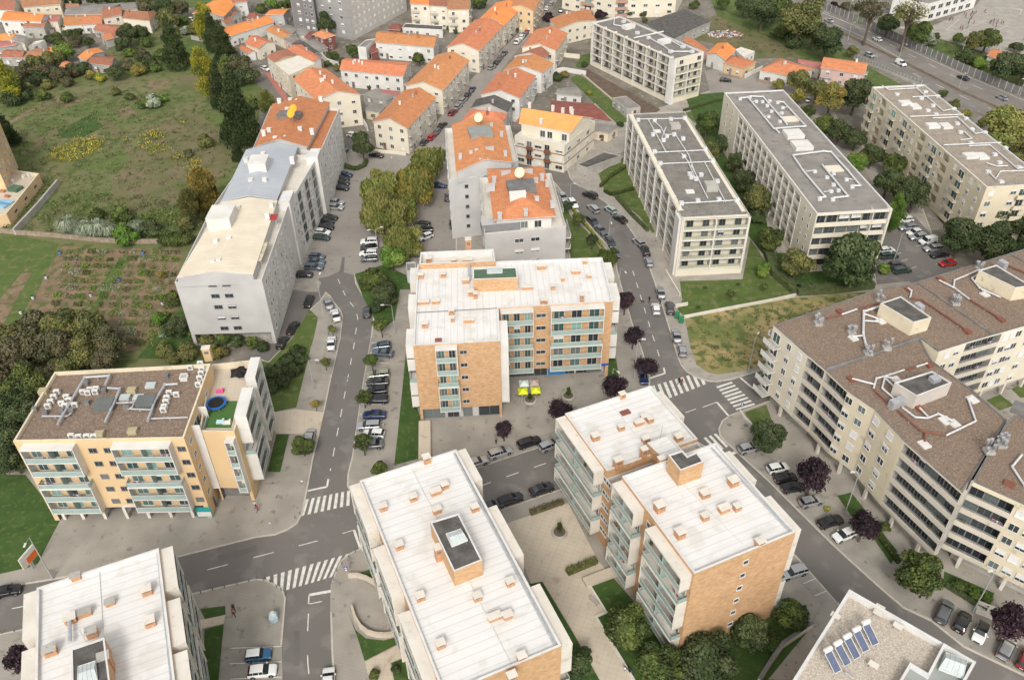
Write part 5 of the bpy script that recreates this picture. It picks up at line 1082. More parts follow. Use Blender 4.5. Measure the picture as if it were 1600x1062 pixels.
# ------------------------------------------------------------ houses
TT = {'o': TILES, 'b': TILEB, 'r': TILEO, 'g': ROOFC2, 'd': DARKR, 'w': CONCL, 'k': REDR, 'p': PINKR, 'y': TILEY}
WM = {'w': WHITE, 'c': CREAM2, 'y': CREAM, 'g': GREYW, 's': CONC, 'o': YEL, 'p': mat('pink_render', (.6, .42, .37)), 'b': mat('brick_red_render', (.22, .08, .06)), 'l': mat('pale_blue_render', (.5, .58, .66))}
def house(label, pts, z, rise, axis='x', roof='o', wall='w', fl=None, name='house', hip=0, nch=1, cat='house', far=True, balc=0, wins=True):
    b = Bld(name, label, cat)
    flat = rise == 0
    v = Vol(b, pts, z, WM[wall], TT[roof] if flat else None, .25, trim=WM[wall], zpx=z, parw=.2); v.wallm = WM[wall]
    fl = fl if fl is not None else max(1, int((z + .3) / 2.7))
    if wins:
        for i in range(4):
            L = v.length(i); n = int(L / 3.4)
            if n < 1 or (v.norm(i).y > .5): continue
            fh = z / fl
            v.wins(i, [(k + .5) / n for k in range(n)], [.85 + fh * k for k in range(fl)], 1.2, 1.2, sh=.45, far=True)
            if n >= 1: 
                dm = cached(('door',), lambda: (lambda q: (q.box((0, .05, 0), (1.0, .08, 2.1), mat('door_wood', (.12, .06, .035), (.3, .3, .3), .1)), q.mesh('door'))[1])(MB()))
                link('door', dm, b.root, v.pt(i, min(.95, .5 / n + .1), .02, .01) - b.root.location, v.rz(i))
            if i in ((0, 1) if balc == 1 else (1,) if balc == 2 else ()):
                for k in range(1, fl):
                    for j in range(0, n, 2): v.bay(i, (j + .1) / n, (j + .9) / n, fh * k, fh, .9, 'r', WHITE, doors=0, clut=0)
    if not flat:
        gable(v, [p for p in v.P], z, rise, TT[roof], axis, wallm=WM[wall], hip=hip)
        r1, r2 = v.ridge
        for k in range(nch):
            t = random.uniform(.15, .85); c = r1.lerp(r2, t); s = random.choice((-1, 1)); d = (r2 - r1).normalized(); n = Vector((-d.y, d.x, 0)) * s * random.uniform(.3, 1.6)
            mm = random.choice((WHITE, TILEO, CONC)); 
            link('chimney', cached(('hc', mm.name), lambda: (lambda q: (q.box((0, 0, -1), (.6, .6, 1.7), mm), q.box((0, 0, .7), (.75, .75, .1), mm), q.mesh('chimney'))[2])(MB())), v.roof, c + n)
    return v
z1 = lambda X, Y: (X / 7.985, Y / 7.985); z2 = lambda X, Y: (200 + X / 7.985, Y / 7.985); z3 = lambda X, Y: (380 + X / 7.985, Y / 7.985)
z4 = lambda X, Y: (560 + X / 7.985, Y / 7.985); z5 = lambda X, Y: (740 + X / 7.985, Y / 7.985); z6 = lambda X, Y: (700 + X / 7.985, 100 + Y / 7.985); z7 = lambda X, Y: (1060 + X / 5.31, 40 + Y / 5.31)
Q = lambda f, *L: [f(*p) for p in L]
H = house
# upper left hamlet
H('white house with bright orange roof in the upper left corner, largest bright roof there', Q(z1, (15, 255), (505, 268), (600, 190), (130, 140)), 6, 1.2, 'x', 'b', 'w')
H('long house with brown-orange roof running to the top edge, behind the bright orange one', Q(z1, (290, 95), (745, 55), (810, -60), (250, -60)), 6, 2, 'x', 'r', 'y')
H('house with dull brown roof in the very top left corner', Q(z1, (-60, 125), (170, 130), (250, 30), (0, -20)), 5, 2, 'x', 'r', 'w')
H('low house with brown roof and a small white awning below the bright orange roof', Q(z1, (285, 335), (545, 345), (600, 265), (400, 262)), 4.5, .8, 'x', 'r', 's')
H('narrow house with pinkish sheet roof wedged between cream gables', Q(z1, (545, 262), (715, 275), (770, 190), (610, 190)), 4.5, .5, 'x', 'p', 'c')
H('cottage with paired orange roofs, left of two joined under the long grey shed', Q(z1, (805, 322), (1025, 312), (1040, 178), (822, 190)), 3.5, 1.0, 'x', 'o', 'w')
H('cottage with orange roof, right of two joined under the long grey shed', Q(z1, (1030, 312), (1262, 300), (1280, 178), (1043, 180)), 3.5, 1.0, 'x', 'o', 'w')
H('long low shed with grey fibre-cement roof at the top left', Q(z1, (810, 185), (1290, 178), (1520, 40), (860, 90)), 4, .6, 'x', 'g', 's', name='shed', cat='shed', nch=0)
H('grey-roofed shed end just left of the dark pines at the top', Q(z2, (-80, 120), (185, 112), (180, 30), (-80, 45)), 4, .4, 'x', 'g', 'w', name='shed', cat='shed', nch=0)
H('cream two-storey house with old terracotta roof above the sheds', Q(z1, (1290, 235), (1510, 182), (1522, 90), (1300, 95)), 6, 1.2, 'x', 'r', 'c')
H('cream villa with old terracotta hipped roof beside the dark pine', Q(z2, (-70, 225), (265, 262), (358, 150), (-60, 135)), 5, 1.5, 'x', 'r', 'c', hip=.15)
H('low outbuilding with long brown roof at the edge of the bushes', Q(z1, (1170, 370), (1470, 462), (1545, 320), (1280, 305)), 3, 1, 'x', 'r', 's', nch=0)
H('tiny shed with tiled roof and dark boarded wall among the bushes', Q(z1, (1255, 455), (1320, 502), (1420, 475), (1350, 415)), 3, .8, 'y', 'o', 's', name='shed', cat='shed', nch=0)
H('cottage with bright orange roof at the left edge', Q(z1, (-60, 510), (130, 500), (245, 440), (60, 418)), 4, .9, 'x', 'b', 'c')
H('house with red sheet roof at the left edge', Q(z1, (-80, 605), (180, 565), (280, 545), (0, 512)), 4, .5, 'x', 'p', 's')
H('stone cottage with brown tiled roof and two small windows at the left edge', Q(z1, (20, 720), (270, 718), (330, 640), (90, 622)), 3.2, .9, 'x', 'r', 's')
H('low house with wide brown roof next to the stone cottage', Q(z1, (285, 730), (470, 735), (640, 640), (470, 608)), 3, .8, 'x', 'r', 's')
H('small house with bright orange roof peeking out of the yellowing bushes', Q(z1, (600, 655), (715, 668), (760, 600), (600, 592)), 3.2, .6, 'x', 'b', 'w')
H('small yellow-walled house with dark lean-to at the left', Q(z1, (140, 495), (300, 540), (340, 470), (250, 440)), 4.5, .4, 'x', 'g', 'c', nch=0)
H('hut with one bright orange roof slope and pale grey gable by the meadow', Q(z1, (980, 712), (1075, 752), (1290, 650), (1210, 605)), 3.2, 1.0, 'x', 'b', 'g')
H('barn with old red-brown roof at the edge of the meadow', Q(z1, (1112, 790), (1385, 822), (1440, 715), (1165, 705)), 3.2, .9, 'x', 'r', 's', nch=0)
H('little lean-to with red roof half hidden in the bushes', Q(z1, (750, 832), (850, 838), (898, 790), (830, 768)), 2.4, .5, 'x', 'o', 's', name='shed', cat='shed', nch=0)
H('white roofless-looking outbuilding with slanted walls in the hamlet', Q(z1, (350, 585), (500, 530), (560, 500), (430, 520)), 3, 0, 'x', 'w', 'w', nch=0)
H('small house with rusty roof behind the hamlet trees', Q(z1, (825, 95), (980, 90), (985, 62), (840, 55)), 4, .8, 'x', 'r', 'w')
H('house with thin bright orange roof on a big bare grey gable wall', Q(z2, (810, 172), (1190, 210), (1330, 60), (1060, 15)), 6, 1.2, 'y', 'b', 's')
H('house with orange roof just right of the bare grey gable', Q(z2, (1150, 45), (1290, 40), (1250, -20), (1120, -10)), 6, 1, 'x', 'b', 'w')
H('white house at the top with brown roof and small balconies', Q(z2, (1310, 40), (1480, 20), (1500, -60), (1290, -40)), 6, 1, 'x', 'r', 'w')
H('cottage with red roof and cream gable behind the yellow cypress', Q(z2, (1070, 225), (1225, 298), (1300, 250), (1180, 195)), 4, .9, 'y', 'r', 'c')
H('cottage with low red roof between white flat roofs', Q(z2, (1190, 185), (1290, 212), (1405, 145), (1290, 122)), 4, .7, 'x', 'r', 'w')
H('cottage with rusty roof at the bend, above the long orange roof', Q(z3, (40, 235), (130, 250), (240, 185), (130, 160)), 4, .8, 'x', 'r', 'w')
H('long terrace with bright orange roof stretching behind the dark cypresses', [(345, 45), (359, 57), (427, 35), (414, 26)], 4, 1.0, 'y', 'b', 'w', nch=4)
H('pale grey house with bright orange roof beside the grey tower block', Q(z3, (285, 188), (500, 182), (580, 115), (385, 122)), 5, .5, 'x', 'b', 'g')
H('cream house with orange hipped roof and dormer by the bend', Q(z3, (30, 545), (185, 602), (392, 532), (170, 450)), 4.5, 1.2, 'x', 'o', 'c')
H('small garage with red roof beside the driveway', Q(z3, (-50, 600), (55, 665), (150, 650), (10, 570)), 3, .5, 'x', 'o', 'w', name='garage', cat='garage', nch=0)
H('house with long orange roof slope and cream side wall', Q(z3, (290, 380), (500, 482), (612, 440), (430, 325)), 4, .8, 'x', 'o', 'c')
H('pink-walled house end at the foot of the tower block', Q(z3, (505, 490), (600, 540), (700, 490), (640, 440)), 3.5, .2, 'x', 'g', 'p', nch=0)
H('grey-roofed outhouse beside the orange slope', Q(z3, (450, 345), (600, 422), (700, 370), (545, 315)), 3.2, .3, 'x', 'g', 's', nch=0, name='shed', cat='shed')
H('low grey-roofed shed below the tower block', Q(z3, (620, 385), (790, 430), (850, 385), (690, 325)), 3, .3, 'x', 'g', 's', nch=0, name='shed', cat='shed')
H('brown-roofed wing of the white flat-roofed hall', Q(z3, (298, 708), (392, 778), (655, 700), (550, 625)), 7.5, .6, 'x', 'r', 'c', nch=0)
H('hall with long orange roof slope behind the white flat roof', Q(z3, (555, 625), (895, 765), (965, 738), (720, 565)), 6, .7, 'x', 'o', 'w')
H('cream hall with plain white flat roof', Q(z3, (390, 790), (570, 945), (905, 790), (690, 695)), 8, 0, 'x', 'w', 'y', nch=0, name='hall', cat='hall')
H('small brick-red house with orange hipped roof and solar panel below the tower block', Q(z3, (875, 430), (1012, 485), (1142, 442), (990, 375)), 5.2, .9, 'x', 'o', 'b', hip=.3)
H('low annex with red roof left of the brick-red house', Q(z3, (765, 465), (800, 492), (905, 425), (870, 395)), 4, .2, 'x', 'k', 'g', nch=0)
H('shed with grey sheet roof in front of the brick-red house', Q(z3, (765, 512), (925, 640), (1050, 600), (880, 470)), 3, .3, 'x', 'g', 's', nch=0, name='shed', cat='shed')
H('shed with black felt roof in front of the grey one', Q(z3, (630, 550), (885, 682), (935, 650), (752, 525)), 3, .2, 'x', 'd', 's', nch=0, name='shed', cat='shed')
H('long orange-roofed terrace with yellow end wall and a round clipped tree before it', [(532, 109), (629, 119.5), (641, 99), (541, 92)], 6, 1.3, 'x', 'o', 'w', nch=4, balc=2)
H('terrace of four white houses with orange roof and stepped front gardens', [(587, 66), (677, 74), (685, 57), (593, 49)], 6, 1.4, 'x', 'o', 'w', nch=3)
H('red-roofed annex at the left end of the white terrace', Q(z4, (160, 665), (240, 640), (215, 540), (155, 575)), 3.5, .3, 'x', 'k', 'b', nch=0)
H('white garage block with grey flat roof left of the terrace', Q(z4, (-10, 585), (92, 592), (225, 480), (90, 500)), 5, 0, 'x', 'g', 'w', nch=0, name='garage', cat='garage')
H('long white low building with black and grey flat roof behind the terrace', Q(z4, (545, 345), (1050, 375), (1055, 320), (590, 290)), 3.2, 0, 'x', 'd', 'w', nch=0)
H('tiny kiosk-like house with red pyramid roof behind the terrace', Q(z4, (375, 365), (515, 375), (550, 315), (440, 300)), 3.4, 1, 'x', 'k', 'b', hip=.35, nch=0)
H('three-storey apartment house with bright orange roof and blue-framed windows, left of three joined', Q(z4, (650, 48), (888, 62), (900, -40), (670, -50)), 9, 1.5, 'x', 'b', 'c', balc=1, fl=3)
H('three-storey apartment house with red-brown roof and blue sunroom, middle of three joined', Q(z4, (892, 70), (1112, 85), (1120, -40), (905, -40)), 9, 1.8, 'x', 'r', 'c', balc=1, fl=3)
H('three-storey apartment house with red-brown roof, right of three joined', Q(z4, (1116, 122), (1375, 118), (1400, -30), (1130, -40)), 9, 1.8, 'x', 'r', 'c', balc=1, fl=3)
# either side of the long street
H('cream gable-fronted house with orange roof nearest the roundabout tree', [(583.5, 190), (636, 200), (680, 153), (632, 142)], 8.3, 2.0, 'y', 'o', 'c', fl=3, nch=3, balc=2)
H('long cream apartment house with orange roof and three round balconies on its end wall', [(495, 156), (562, 148), (508, 108), (460, 124)], 10, 2, 'y', 'o', 'c', fl=3, nch=5, balc=2)
H('row house with patched orange and red roofs, second up the street on its left side', [(634, 134), (691, 141), (732, 95), (684, 86)], 8.3, 2, 'y', 'o', 'c', fl=3, nch=3, balc=2)
H('row house with rust-red roof and skylights, third up the street on its left side', [(699, 74), (748, 79.5), (785, 41), (742, 32)], 8, 2, 'y', 'o', 'c', fl=3, nch=3, balc=2)
H('row house with red and bright orange roofs, fourth up the street on its left side', [(749, 31), (787, 40), (814, 12), (776, 5)], 8, 2, 'y', 'b', 'c', fl=3, nch=3, balc=2)
H('ochre house with small bright orange canopy at the upper end of the street', [(795, 12), (833, 17), (850, -15), (810, -20)], 9, 1.6, 'y', 'o', 'o', fl=3, nch=1, balc=2)
H('old orange-roofed row house with pale blue end bay, top right of the street', [(860, 31), (873, 45), (931, 32), (919, 17)], 6.5, 1.2, 'x', 'o', 'c', fl=2, nch=2)
H('row house with wide orange roof, topmost on the right of the street', [(816, 74), (868, 79), (886, 53), (838, 47)], 7.5, 1.9, 'y', 'o', 'c', fl=2, nch=3, balc=2)
H('row house with small brown roof, second on the right of the street', [(804, 88), (851, 91), (857, 84), (833, 77)], 7.2, 1.6, 'y', 'r', 'w', fl=2, nch=1)
H('row house with orange roof and red balconies, third on the right of the street', [(788, 110), (846, 113.5), (864, 100), (808, 89)], 7.2, 1.9, 'y', 'o', 'w', fl=2, nch=3, balc=2)
H('row house with orange roof and white gable, fourth on the right of the street', [(752.6, 148), (811.5, 153), (836, 119), (779, 114)], 8, 2.0, 'y', 'o', 'w', fl=3, nch=4, balc=2)
H('house with dark grey-brown roof between two orange ones', [(737, 169), (792, 175), (800, 162), (745, 156)], 7.2, 2, 'y', 'd', 'g', fl=2, nch=1)
H('house with patched orange hipped roof directly behind the far tower', [(720, 193), (784, 190), (792, 178), (737, 171)], 7, 1.8, 'x', 'o', 'w', fl=2, hip=.3, nch=3)
# sheds and yards in the middle
H('grey flat-roofed workshop behind the gable-fronted house', Q(z4, (60, 1180), (350, 1250), (520, 1180), (250, 1110)), 3, .2, 'x', 'g', 's', nch=0, name='workshop', cat='workshop')
H('open shed with dark grey roof below the workshop', [(571, 172), (592, 176), (603, 166), (574, 160)], 3, .2, 'x', 'g', 'y', nch=0, name='shed', cat='shed')
H('low shed with faded red roof behind the gable-fronted house', [(592, 149), (618, 153), (625, 144), (600, 141)], 3, .2, 'x', 'p', 's', nch=0, name='shed', cat='shed')
H('wide dark red warehouse roof behind the cream block', [(862, 177), (955, 190), (925, 163), (862, 158)], 3.4, .4, 'x', 'k', 's', nch=0, name='warehouse', cat='warehouse')
H('grey shed with white walls between the red warehouse and the garden', [(870, 146), (908, 151), (899, 136), (874, 139)], 3, .5, 'x', 'g', 'w', nch=0, name='shed', cat='shed')
H('pair of garages with grey roof and brown doors behind the cream block', [(929, 204), (950, 208), (966, 199), (933, 193)], 3, .2, 'x', 'g', 'y', nch=0, name='garage', cat='garage')
H('low deck with dark ribbed surface beside the grey slab', [(901, 257), (918, 262), (971, 243), (944, 237)], 2.4, 0, 'x', 'd', 's', nch=0, name='garage', cat='garage', wins=False)
H('small concrete garden pavilion with grey roof on the lawn', [(957, 153), (979, 171), (1001, 167), (978, 150)], 3, 0, 'x', 'g', 's', nch=0, name='pavilion', cat='pavilion')
H('big low shed with dark ribbed roof near the top', [(1008, 38), (1052, 62), (1110, 34), (1070, 16)], 4, .4, 'x', 'd', 's', nch=0, name='warehouse', cat='warehouse')
H('white electricity cabin with grey roof beside the round green tree', T(1, 1)(925, 640) and [T(1, 1)(925, 645), T(1, 1)(985, 640), T(1, 1)(980, 585), T(1, 1)(922, 590)], 3.4, 0, 'x', 'g', 'g', nch=0, name='utility_cabin', cat='cabin')
# behind the upper slab
H('yellow bungalow with hipped orange roof', [(1132.5, 98), (1161, 106), (1181, 97), (1145, 87)], 3.6, 1.1, 'x', 'o', 'o', hip=.25)
H('white house with steep bright orange roof left of the yellow bungalow', Q(z7, (240, 232), (385, 285), (472, 200), (330, 150)), 4.5, 1.2, 'y', 'b', 'w')
H('big white bungalow with folded orange hipped roof and fenced terrace', [(1188, 110), (1232, 118), (1270, 108), (1220, 92)], 4, 1.8, 'x', 'o', 'w', hip=.3, nch=2)
H('three-storey pink house with orange roof and small balconies', [(1284, 106), (1349, 116), (1356, 99), (1289, 90)], 8, 1.4, 'x', 'o', 'p', fl=3, balc=1)
H('low annex with faded pink roof left of the pink house', Q(z7, (1000, 305), (1165, 362), (1192, 312), (1000, 282)), 3.4, .4, 'x', 'p', 'c', nch=0)
H('narrow low house with red roof tucked behind the upper slab', Q(z7, (40, 125), (215, 215), (250, 205), (100, 100)), 3.4, .4, 'x', 'o', 'p', nch=0)
H('white lean-to with grey roof and two tall vent pipes', Q(z7, (470, 200), (540, 262), (635, 215), (520, 180)), 3.2, 0, 'x', 'w', 'w', nch=2)
H('old house with orange roof beyond the motorway', Q(T(3, 0), (1350, 342), (1470, 385), (1600, 360), (1400, 305)), 3.6, 1.1, 'x', 'o', 'w')
# solar panel on the brick-red house roof is a part of it
# ------------------------------------------------------------ cars
def car_mats():
    P = {}
    for n, c, mt in (('white', (.72, .72, .70), 0), ('silver', (.46, .47, .48), .55), ('grey', (.16, .17, .18), .5), ('dark grey', (.065, .07, .075), .4), ('black', (.012, .012, .014), .2),
                     ('navy', (.02, .035, .11), .3), ('blue-grey', (.13, .17, .21), .5), ('red', (.45, .02, .02), .2), ('dark red', (.22, .02, .02), .2), ('dark green', (.04, .075, .065), .4),
                     ('pale green', (.42, .52, .47), .4), ('champagne', (.42, .42, .33), .5), ('blue', (.03, .13, .26), .4)):
        M = mat('car_paint_' + n, c, c, 1, .28, metal=mt, spec=.6); M.node_tree.nodes['Principled BSDF'].inputs['Coat Weight'].default_value = .8
        M.node_tree.nodes['Principled BSDF'].inputs['Coat Roughness'].default_value = .08; P[n] = M
    return P
PAINTS = car_mats()
HL = mat('headlamp_glass', (.6, .62, .62), rough=.1, spec=.8); TLM = mat('tail_lamp_red', (.35, .01, .01), rough=.2, spec=.7); PLT = mat('number_plate', (.7, .7, .68)); RIM = mat('alloy_rim', (.38, .38, .4), rough=.35, metal=.7)
# stations along the length (x from front +L/2 to rear): (x, half width, sill z, belt z, roof z or 0, roof half width)
def prof(kind):
    if kind == 'hatch': L, Wd, Hh = 4.05, .87, 1.47; s = [(1, .62, .30, .60, 0), (.93, .80, .22, .72, 0), (.8, .86, .2, .82, 0), (.48, .87, .2, .93, 0), (.12, .87, .2, .95, 1.40), (-.15, .87, .2, .96, 1.47), (-.55, .87, .2, .98, 1.44), (-.78, .86, .2, 1.0, 1.36), (-.95, .83, .22, .98, 0), (-1, .74, .35, .70, 0)]
    elif kind == 'sedan': L, Wd, Hh = 4.55, .89, 1.44; s = [(1, .62, .30, .58, 0), (.94, .80, .22, .70, 0), (.8, .87, .2, .80, 0), (.42, .89, .2, .92, 0), (.1, .89, .2, .94, 1.37), (-.12, .89, .2, .95, 1.44), (-.38, .89, .2, .96, 1.40), (-.68, .88, .2, .98, 0), (-.93, .84, .22, .97, 0), (-1, .72, .35, .68, 0)]
    elif kind == 'wagon': L, Wd, Hh = 4.6, .9, 1.5; s = [(1, .62, .30, .60, 0), (.94, .80, .22, .72, 0), (.8, .87, .2, .83, 0), (.45, .9, .2, .95, 0), (.14, .9, .2, .97, 1.43), (-.1, .9, .2, .98, 1.5), (-.6, .9, .2, .99, 1.48), (-.88, .88, .2, 1.0, 1.38), (-.975, .84, .22, .98, 0), (-1, .76, .35, .72, 0)]
    elif kind == 'suv': L, Wd, Hh = 4.45, .93, 1.68; s = [(1, .70, .35, .75, 0), (.94, .85, .28, .90, 0), (.8, .91, .26, 1.0, 0), (.45, .93, .26, 1.08, 0), (.18, .93, .26, 1.09, 1.58), (-.1, .93, .26, 1.1, 1.68), (-.6, .93, .26, 1.11, 1.66), (-.86, .91, .26, 1.12, 1.56), (-.96, .88, .28, 1.08, 0), (-1, .8, .4, .80, 0)]
    elif kind == 'van': L, Wd, Hh = 4.6, .92, 1.85; s = [(1, .70, .35, .75, 0), (.94, .85, .28, .90, 0), (.82, .90, .26, 1.0, 0), (.62, .92, .26, 1.08, 0), (.34, .92, .26, 1.1, 1.75), (.05, .92, .26, 1.12, 1.85), (-.6, .92, .26, 1.12, 1.85), (-.9, .91, .26, 1.12, 1.80), (-.975, .89, .28, 1.1, 0), (-1, .86, .4, .80, 0)]
    elif kind == 'mini': L, Wd, Hh = 3.75, .84, 1.42; s = [(1, .68, .28, .62, 0), (.93, .80, .2, .74, 0), (.78, .84, .2, .86, 0), (.42, .84, .2, .92, 0), (.18, .84, .2, .93, 1.38), (-.1, .84, .2, .94, 1.42), (-.6, .84, .2, .95, 1.41), (-.82, .83, .2, .96, 1.36), (-.95, .81, .22, .93, 0), (-1, .76, .35, .66, 0)]
    return L, s
def car_meshes(kind, paint, roofp=None):
    L, st = prof(kind); pm = PAINTS[paint]; rm = PAINTS[roofp] if roofp else pm
    body, wind, side, rear, sid2 = MB(), MB(), MB(), MB(), MB(); X = [s[0] * L / 2 for s in st]
    def sec(i):
        x, w_, zs, zb, zr = X[i], st[i][1], st[i][2], st[i][3], st[i][4]
        lo = [(x, w_ * .93, zs), (x, w_, zs + .18), (x, w_ * .985, zb - .06), (x, w_ * .93, zb)]
        if zr: return lo, [(x, w_ * .76, zr - .04), (x, w_ * .60, zr)]
        return lo, [(x, w_ * .80, zb + .03), (x, w_ * .4, zb + .055)]
    S_ = [sec(i) for i in range(len(st))]
    fl = lambda p: (p[0], -p[1], p[2])
    for i in range(len(st) - 1):
        (a, at), (c, ct) = S_[i], S_[i + 1]; ra, rc_ = st[i][4] > 0, st[i + 1][4] > 0
        for k in range(3):
            body.poly([a[k], a[k + 1], c[k + 1], c[k]], pm); body.poly([fl(a[k]), fl(c[k]), fl(c[k + 1]), fl(a[k + 1])], pm)
        sidem = (side, GLCAR) if (ra and rc_) else (body, pm)
        if (ra and rc_):
            if kind == 'van' and i > 4: sidem = (body, pm)
            m0, mm = sidem
            # side glass with a body-colour pillar
            def lerp(p, q_, t): return tuple(p[j] + (q_[j] - p[j]) * t for j in range(3))
            for f in (lambda p: p, fl):
                P = [a[3], at[0], ct[0], c[3]]; P1 = [lerp(P[0], P[3], .08), lerp(P[1], P[2], .08), P[2], P[3]]
                q0 = [f(P[0]), f(P[1]), f(P1[1]), f(P1[0])]; q1 = [f(p) for p in P1]
                if f is fl: q0 = q0[::-1]; q1 = q1[::-1]
                body.poly(q0, pm); (sid2 if m0 is side and f is fl else m0).poly(q1, mm)
        elif ra != rc_:                          # pillars beside windscreen / rear window: triangle-like side glass
            for f in (0, 1):
                P = [a[3], at[0], ct[0], c[3]]
                if f: P = [fl(p) for p in P][::-1]
                (sid2 if f else side).poly(P, GLCAR)
        else:
            P = [a[3], at[0], ct[0], c[3]]; body.poly(P, pm); body.poly([fl(p) for p in P][::-1], pm)
        tm = rm if (ra and rc_) else pm
        tgt, tmm = (body, tm) if ra == rc_ else ((wind, GLCAR) if rc_ else (rear, GLCAR))
        P = [at[0], at[1], ct[1], ct[0]]; tgt.poly(P, tmm); tgt.poly([fl(p) for p in P][::-1], tmm)
        tgt.poly([at[1], fl(at[1]), fl(ct[1]), ct[1]], tmm)
    for i in (0, -1):
        a, at = S_[i]; ring = a + at + [fl(p) for p in reversed(a + at)]
        body.poly(ring if i == -1 else ring[::-1], pm)
    a0 = [(x, s * .8, .2) for x in (X[0] * .98, X[-1] * .98) for s in (-1, 1)]
    body.poly([a0[0], a0[2], a0[3], a0[1]], BLACK)
    f0 = X[0]; w0 = st[0][1]
    body.box((f0 * .995, 0, .32), (.06, w0 * 1.3, .2), BLACK); body.box((X[-1] * .995, 0, .3), (.06, 1.2, .12), BLACK)
    wx = L * .31; wr = .31 if kind not in ('suv', 'van') else .35; wy = st[4][1]
    for sx in (-1, 1):
        for sy in (-1, 1): body.tube([(sx * wx, sy * (wy - .04), wr + .02), (sx * wx, sy * (wy + .004), wr + .02)], wr + .07, BLACK, 14)
    W_ = MB(); W_.tube([(0, -.1, 0), (0, -.09, 0), (0, .09, 0), (0, .1, 0)], [wr * .92, wr, wr, wr * .92], BLACK, 16)
    R = MB(); R.tube([(0, -.108, 0), (0, .108, 0)], wr * .62, RIM, 10)
    h = MB(); h.box((0, 0, 0), (.12, .3, .13), HL); t = MB(); t.box((0, 0, 0), (.1, .22, .2), TLM)
    mi = MB(); mi.box((0, 0, 0), (.16, .22, .13), pm); pl = MB(); pl.box((0, 0, 0), (.02, .5, .11), PLT)
    return dict(body=body.mesh('body', smooth=False), wind=wind.mesh('windscreen'), side=side.mesh('side_window'), sid2=sid2.mesh('side_window'), rear=rear.mesh('rear_window'), wheel=W_.mesh('wheel'), rim=R.mesh('rim'), head=h.mesh('headlight'), tail=t.mesh('tail_light'), mir=mi.mesh('wing_mirror'), plate=pl.mesh('number_plate')), L, X, st, wx, wr, wy
def make_car(kind, paint, roofp, label, group, loc, rz):
    me, L, X, st, wx, wr, wy = cached(('car', kind, paint, roofp), lambda: car_meshes(kind, paint, roofp))
    name = 'parked_car' if kind != 'van' else 'parked_van'
    if group and 'motorway' in group: name = 'moving_car'
    t = thing(name, label, 'van' if kind == 'van' else 'car', loc, rz, group)
    link('body', me['body'], t); link('windscreen', me['wind'], t); link('rear_window', me['rear'], t)
    link('side_window', me['side'], t); link('side_window', me['sid2'], t)
    for sx in (-1, 1):
        for sy in (-1, 1):
            w_ = link('wheel', me['wheel'], t, (sx * wx, sy * (wy - .055), wr)); link('rim', me['rim'], w_)
    for sy in (-1, 1):
        link('headlight', me['head'], t, (X[1] + .02, sy * st[1][1] * .8, st[0][3] - .03)); link('tail_light', me['tail'], t, (X[-1] + .05, sy * st[-1][1] * .93, st[-1][3] + .0))
        link('wing_mirror', me['mir'], t, (X[3] - .35, sy * (wy + .1), st[3][3] + .0))
    link('number_plate', me['plate'], t, (X[-1] - .02, 0, .48))
    return t
LAB = {'hatch': 'hatchback', 'sedan': 'saloon', 'wagon': 'estate car', 'suv': 'off-roader', 'van': 'van', 'mini': 'city car'}
def carrow(group, phrase, cars, z=.13):
    # cars: (px, py, dirx, diry, kind, paint[, roof]); dir = where the nose points in the photo
    n = len(cars)
    for k, c in enumerate(cars):
        x, y, dx, dy, kind, paint = c[:6]; rf = c[6] if len(c) > 6 else None
        p = W((x, y), z + .7); q = W((x + dx * 5, y + dy * 5), z + .7); d = q - p
        ex = c[7] if len(c) > 7 else ''
        lab = f"{paint} {LAB[kind]}" + (f' with {rf} roof' if rf else '') + (f' {ex}' if ex else '') + ', ' + (phrase.replace('#', ORD[k]) if n > 1 else phrase)
        make_car(kind, paint, rf, lab, group, (p.x, p.y, z), math.atan2(d.y, d.x))
h_, s_, w_, u_, v_, m_ = 'hatch', 'sedan', 'wagon', 'suv', 'van', 'mini'
carrow('cars parked nose-out by the white row', '# from the far end, farthest group by the white row', [(538.5, 272, 1, .12, s_, 'navy'), (535, 279, 1, .12, h_, 'black'), (534, 285, 1, .12, s_, 'black'), (533, 292.5, 1, .12, s_, 'black')], .01)
carrow('cars parked nose-out by the white row', '# of the silver pair beside the white row', [(525, 316, 1, .12, u_, 'silver'), (524, 323, 1, .1, w_, 'silver')], .01)
carrow('cars parked nose-out by the white row', '# from the far end, middle group by the white row', [(514.5, 339, 1, .1, s_, 'black'), (510, 346.5, 1, .1, h_, 'black'), (508.5, 353.5, 1, .1, s_, 'black'), (504, 362, 1, .1, h_, 'white'), (502, 370, 1, .1, s_, 'dark green')], .01)
carrow('cars parked nose-out by the white row', '# from the far end, nearest group by the white row', [(495, 400, 1, .05, h_, 'blue-grey'), (493.5, 408.5, 1, .05, s_, 'blue-grey'), (490.5, 416.5, 1, .05, w_, 'blue-grey'), (475.5, 428, 1, -.02, h_, 'black')], .01)
carrow('cars in the side lane', '# from the far end in the lane by the white gable', [(482, 470.5, -.4, .9, h_, 'black'), (457.5, 511, .55, -.9, s_, 'black'), (441, 534, .5, -.9, h_, 'black')], .02)
carrow('cars along the left pavement', '# from the far end along the left pavement tongue', [(512.5, 473, -.35, -.9, s_, 'silver'), (524, 491.5, -.3, -.9, s_, 'white'), (517.5, 535, .08, -.9, s_, 'white'), (484, 681, .2, -.9, h_, 'silver', None, 'behind a street tree')])
carrow(None, 'driving down the curve of the left street', [(573.7, 486, .12, -.9, h_, 'dark grey')], .01)
carrow('cars beside the willows', '# from the far end left of the willow trees', [(577, 377, -1, .03, u_, 'white'), (577, 386, -1, .03, s_, 'black'), (575.5, 395, -1, .03, w_, 'white'), (577, 403.5, -1, .03, h_, 'grey')], .02)
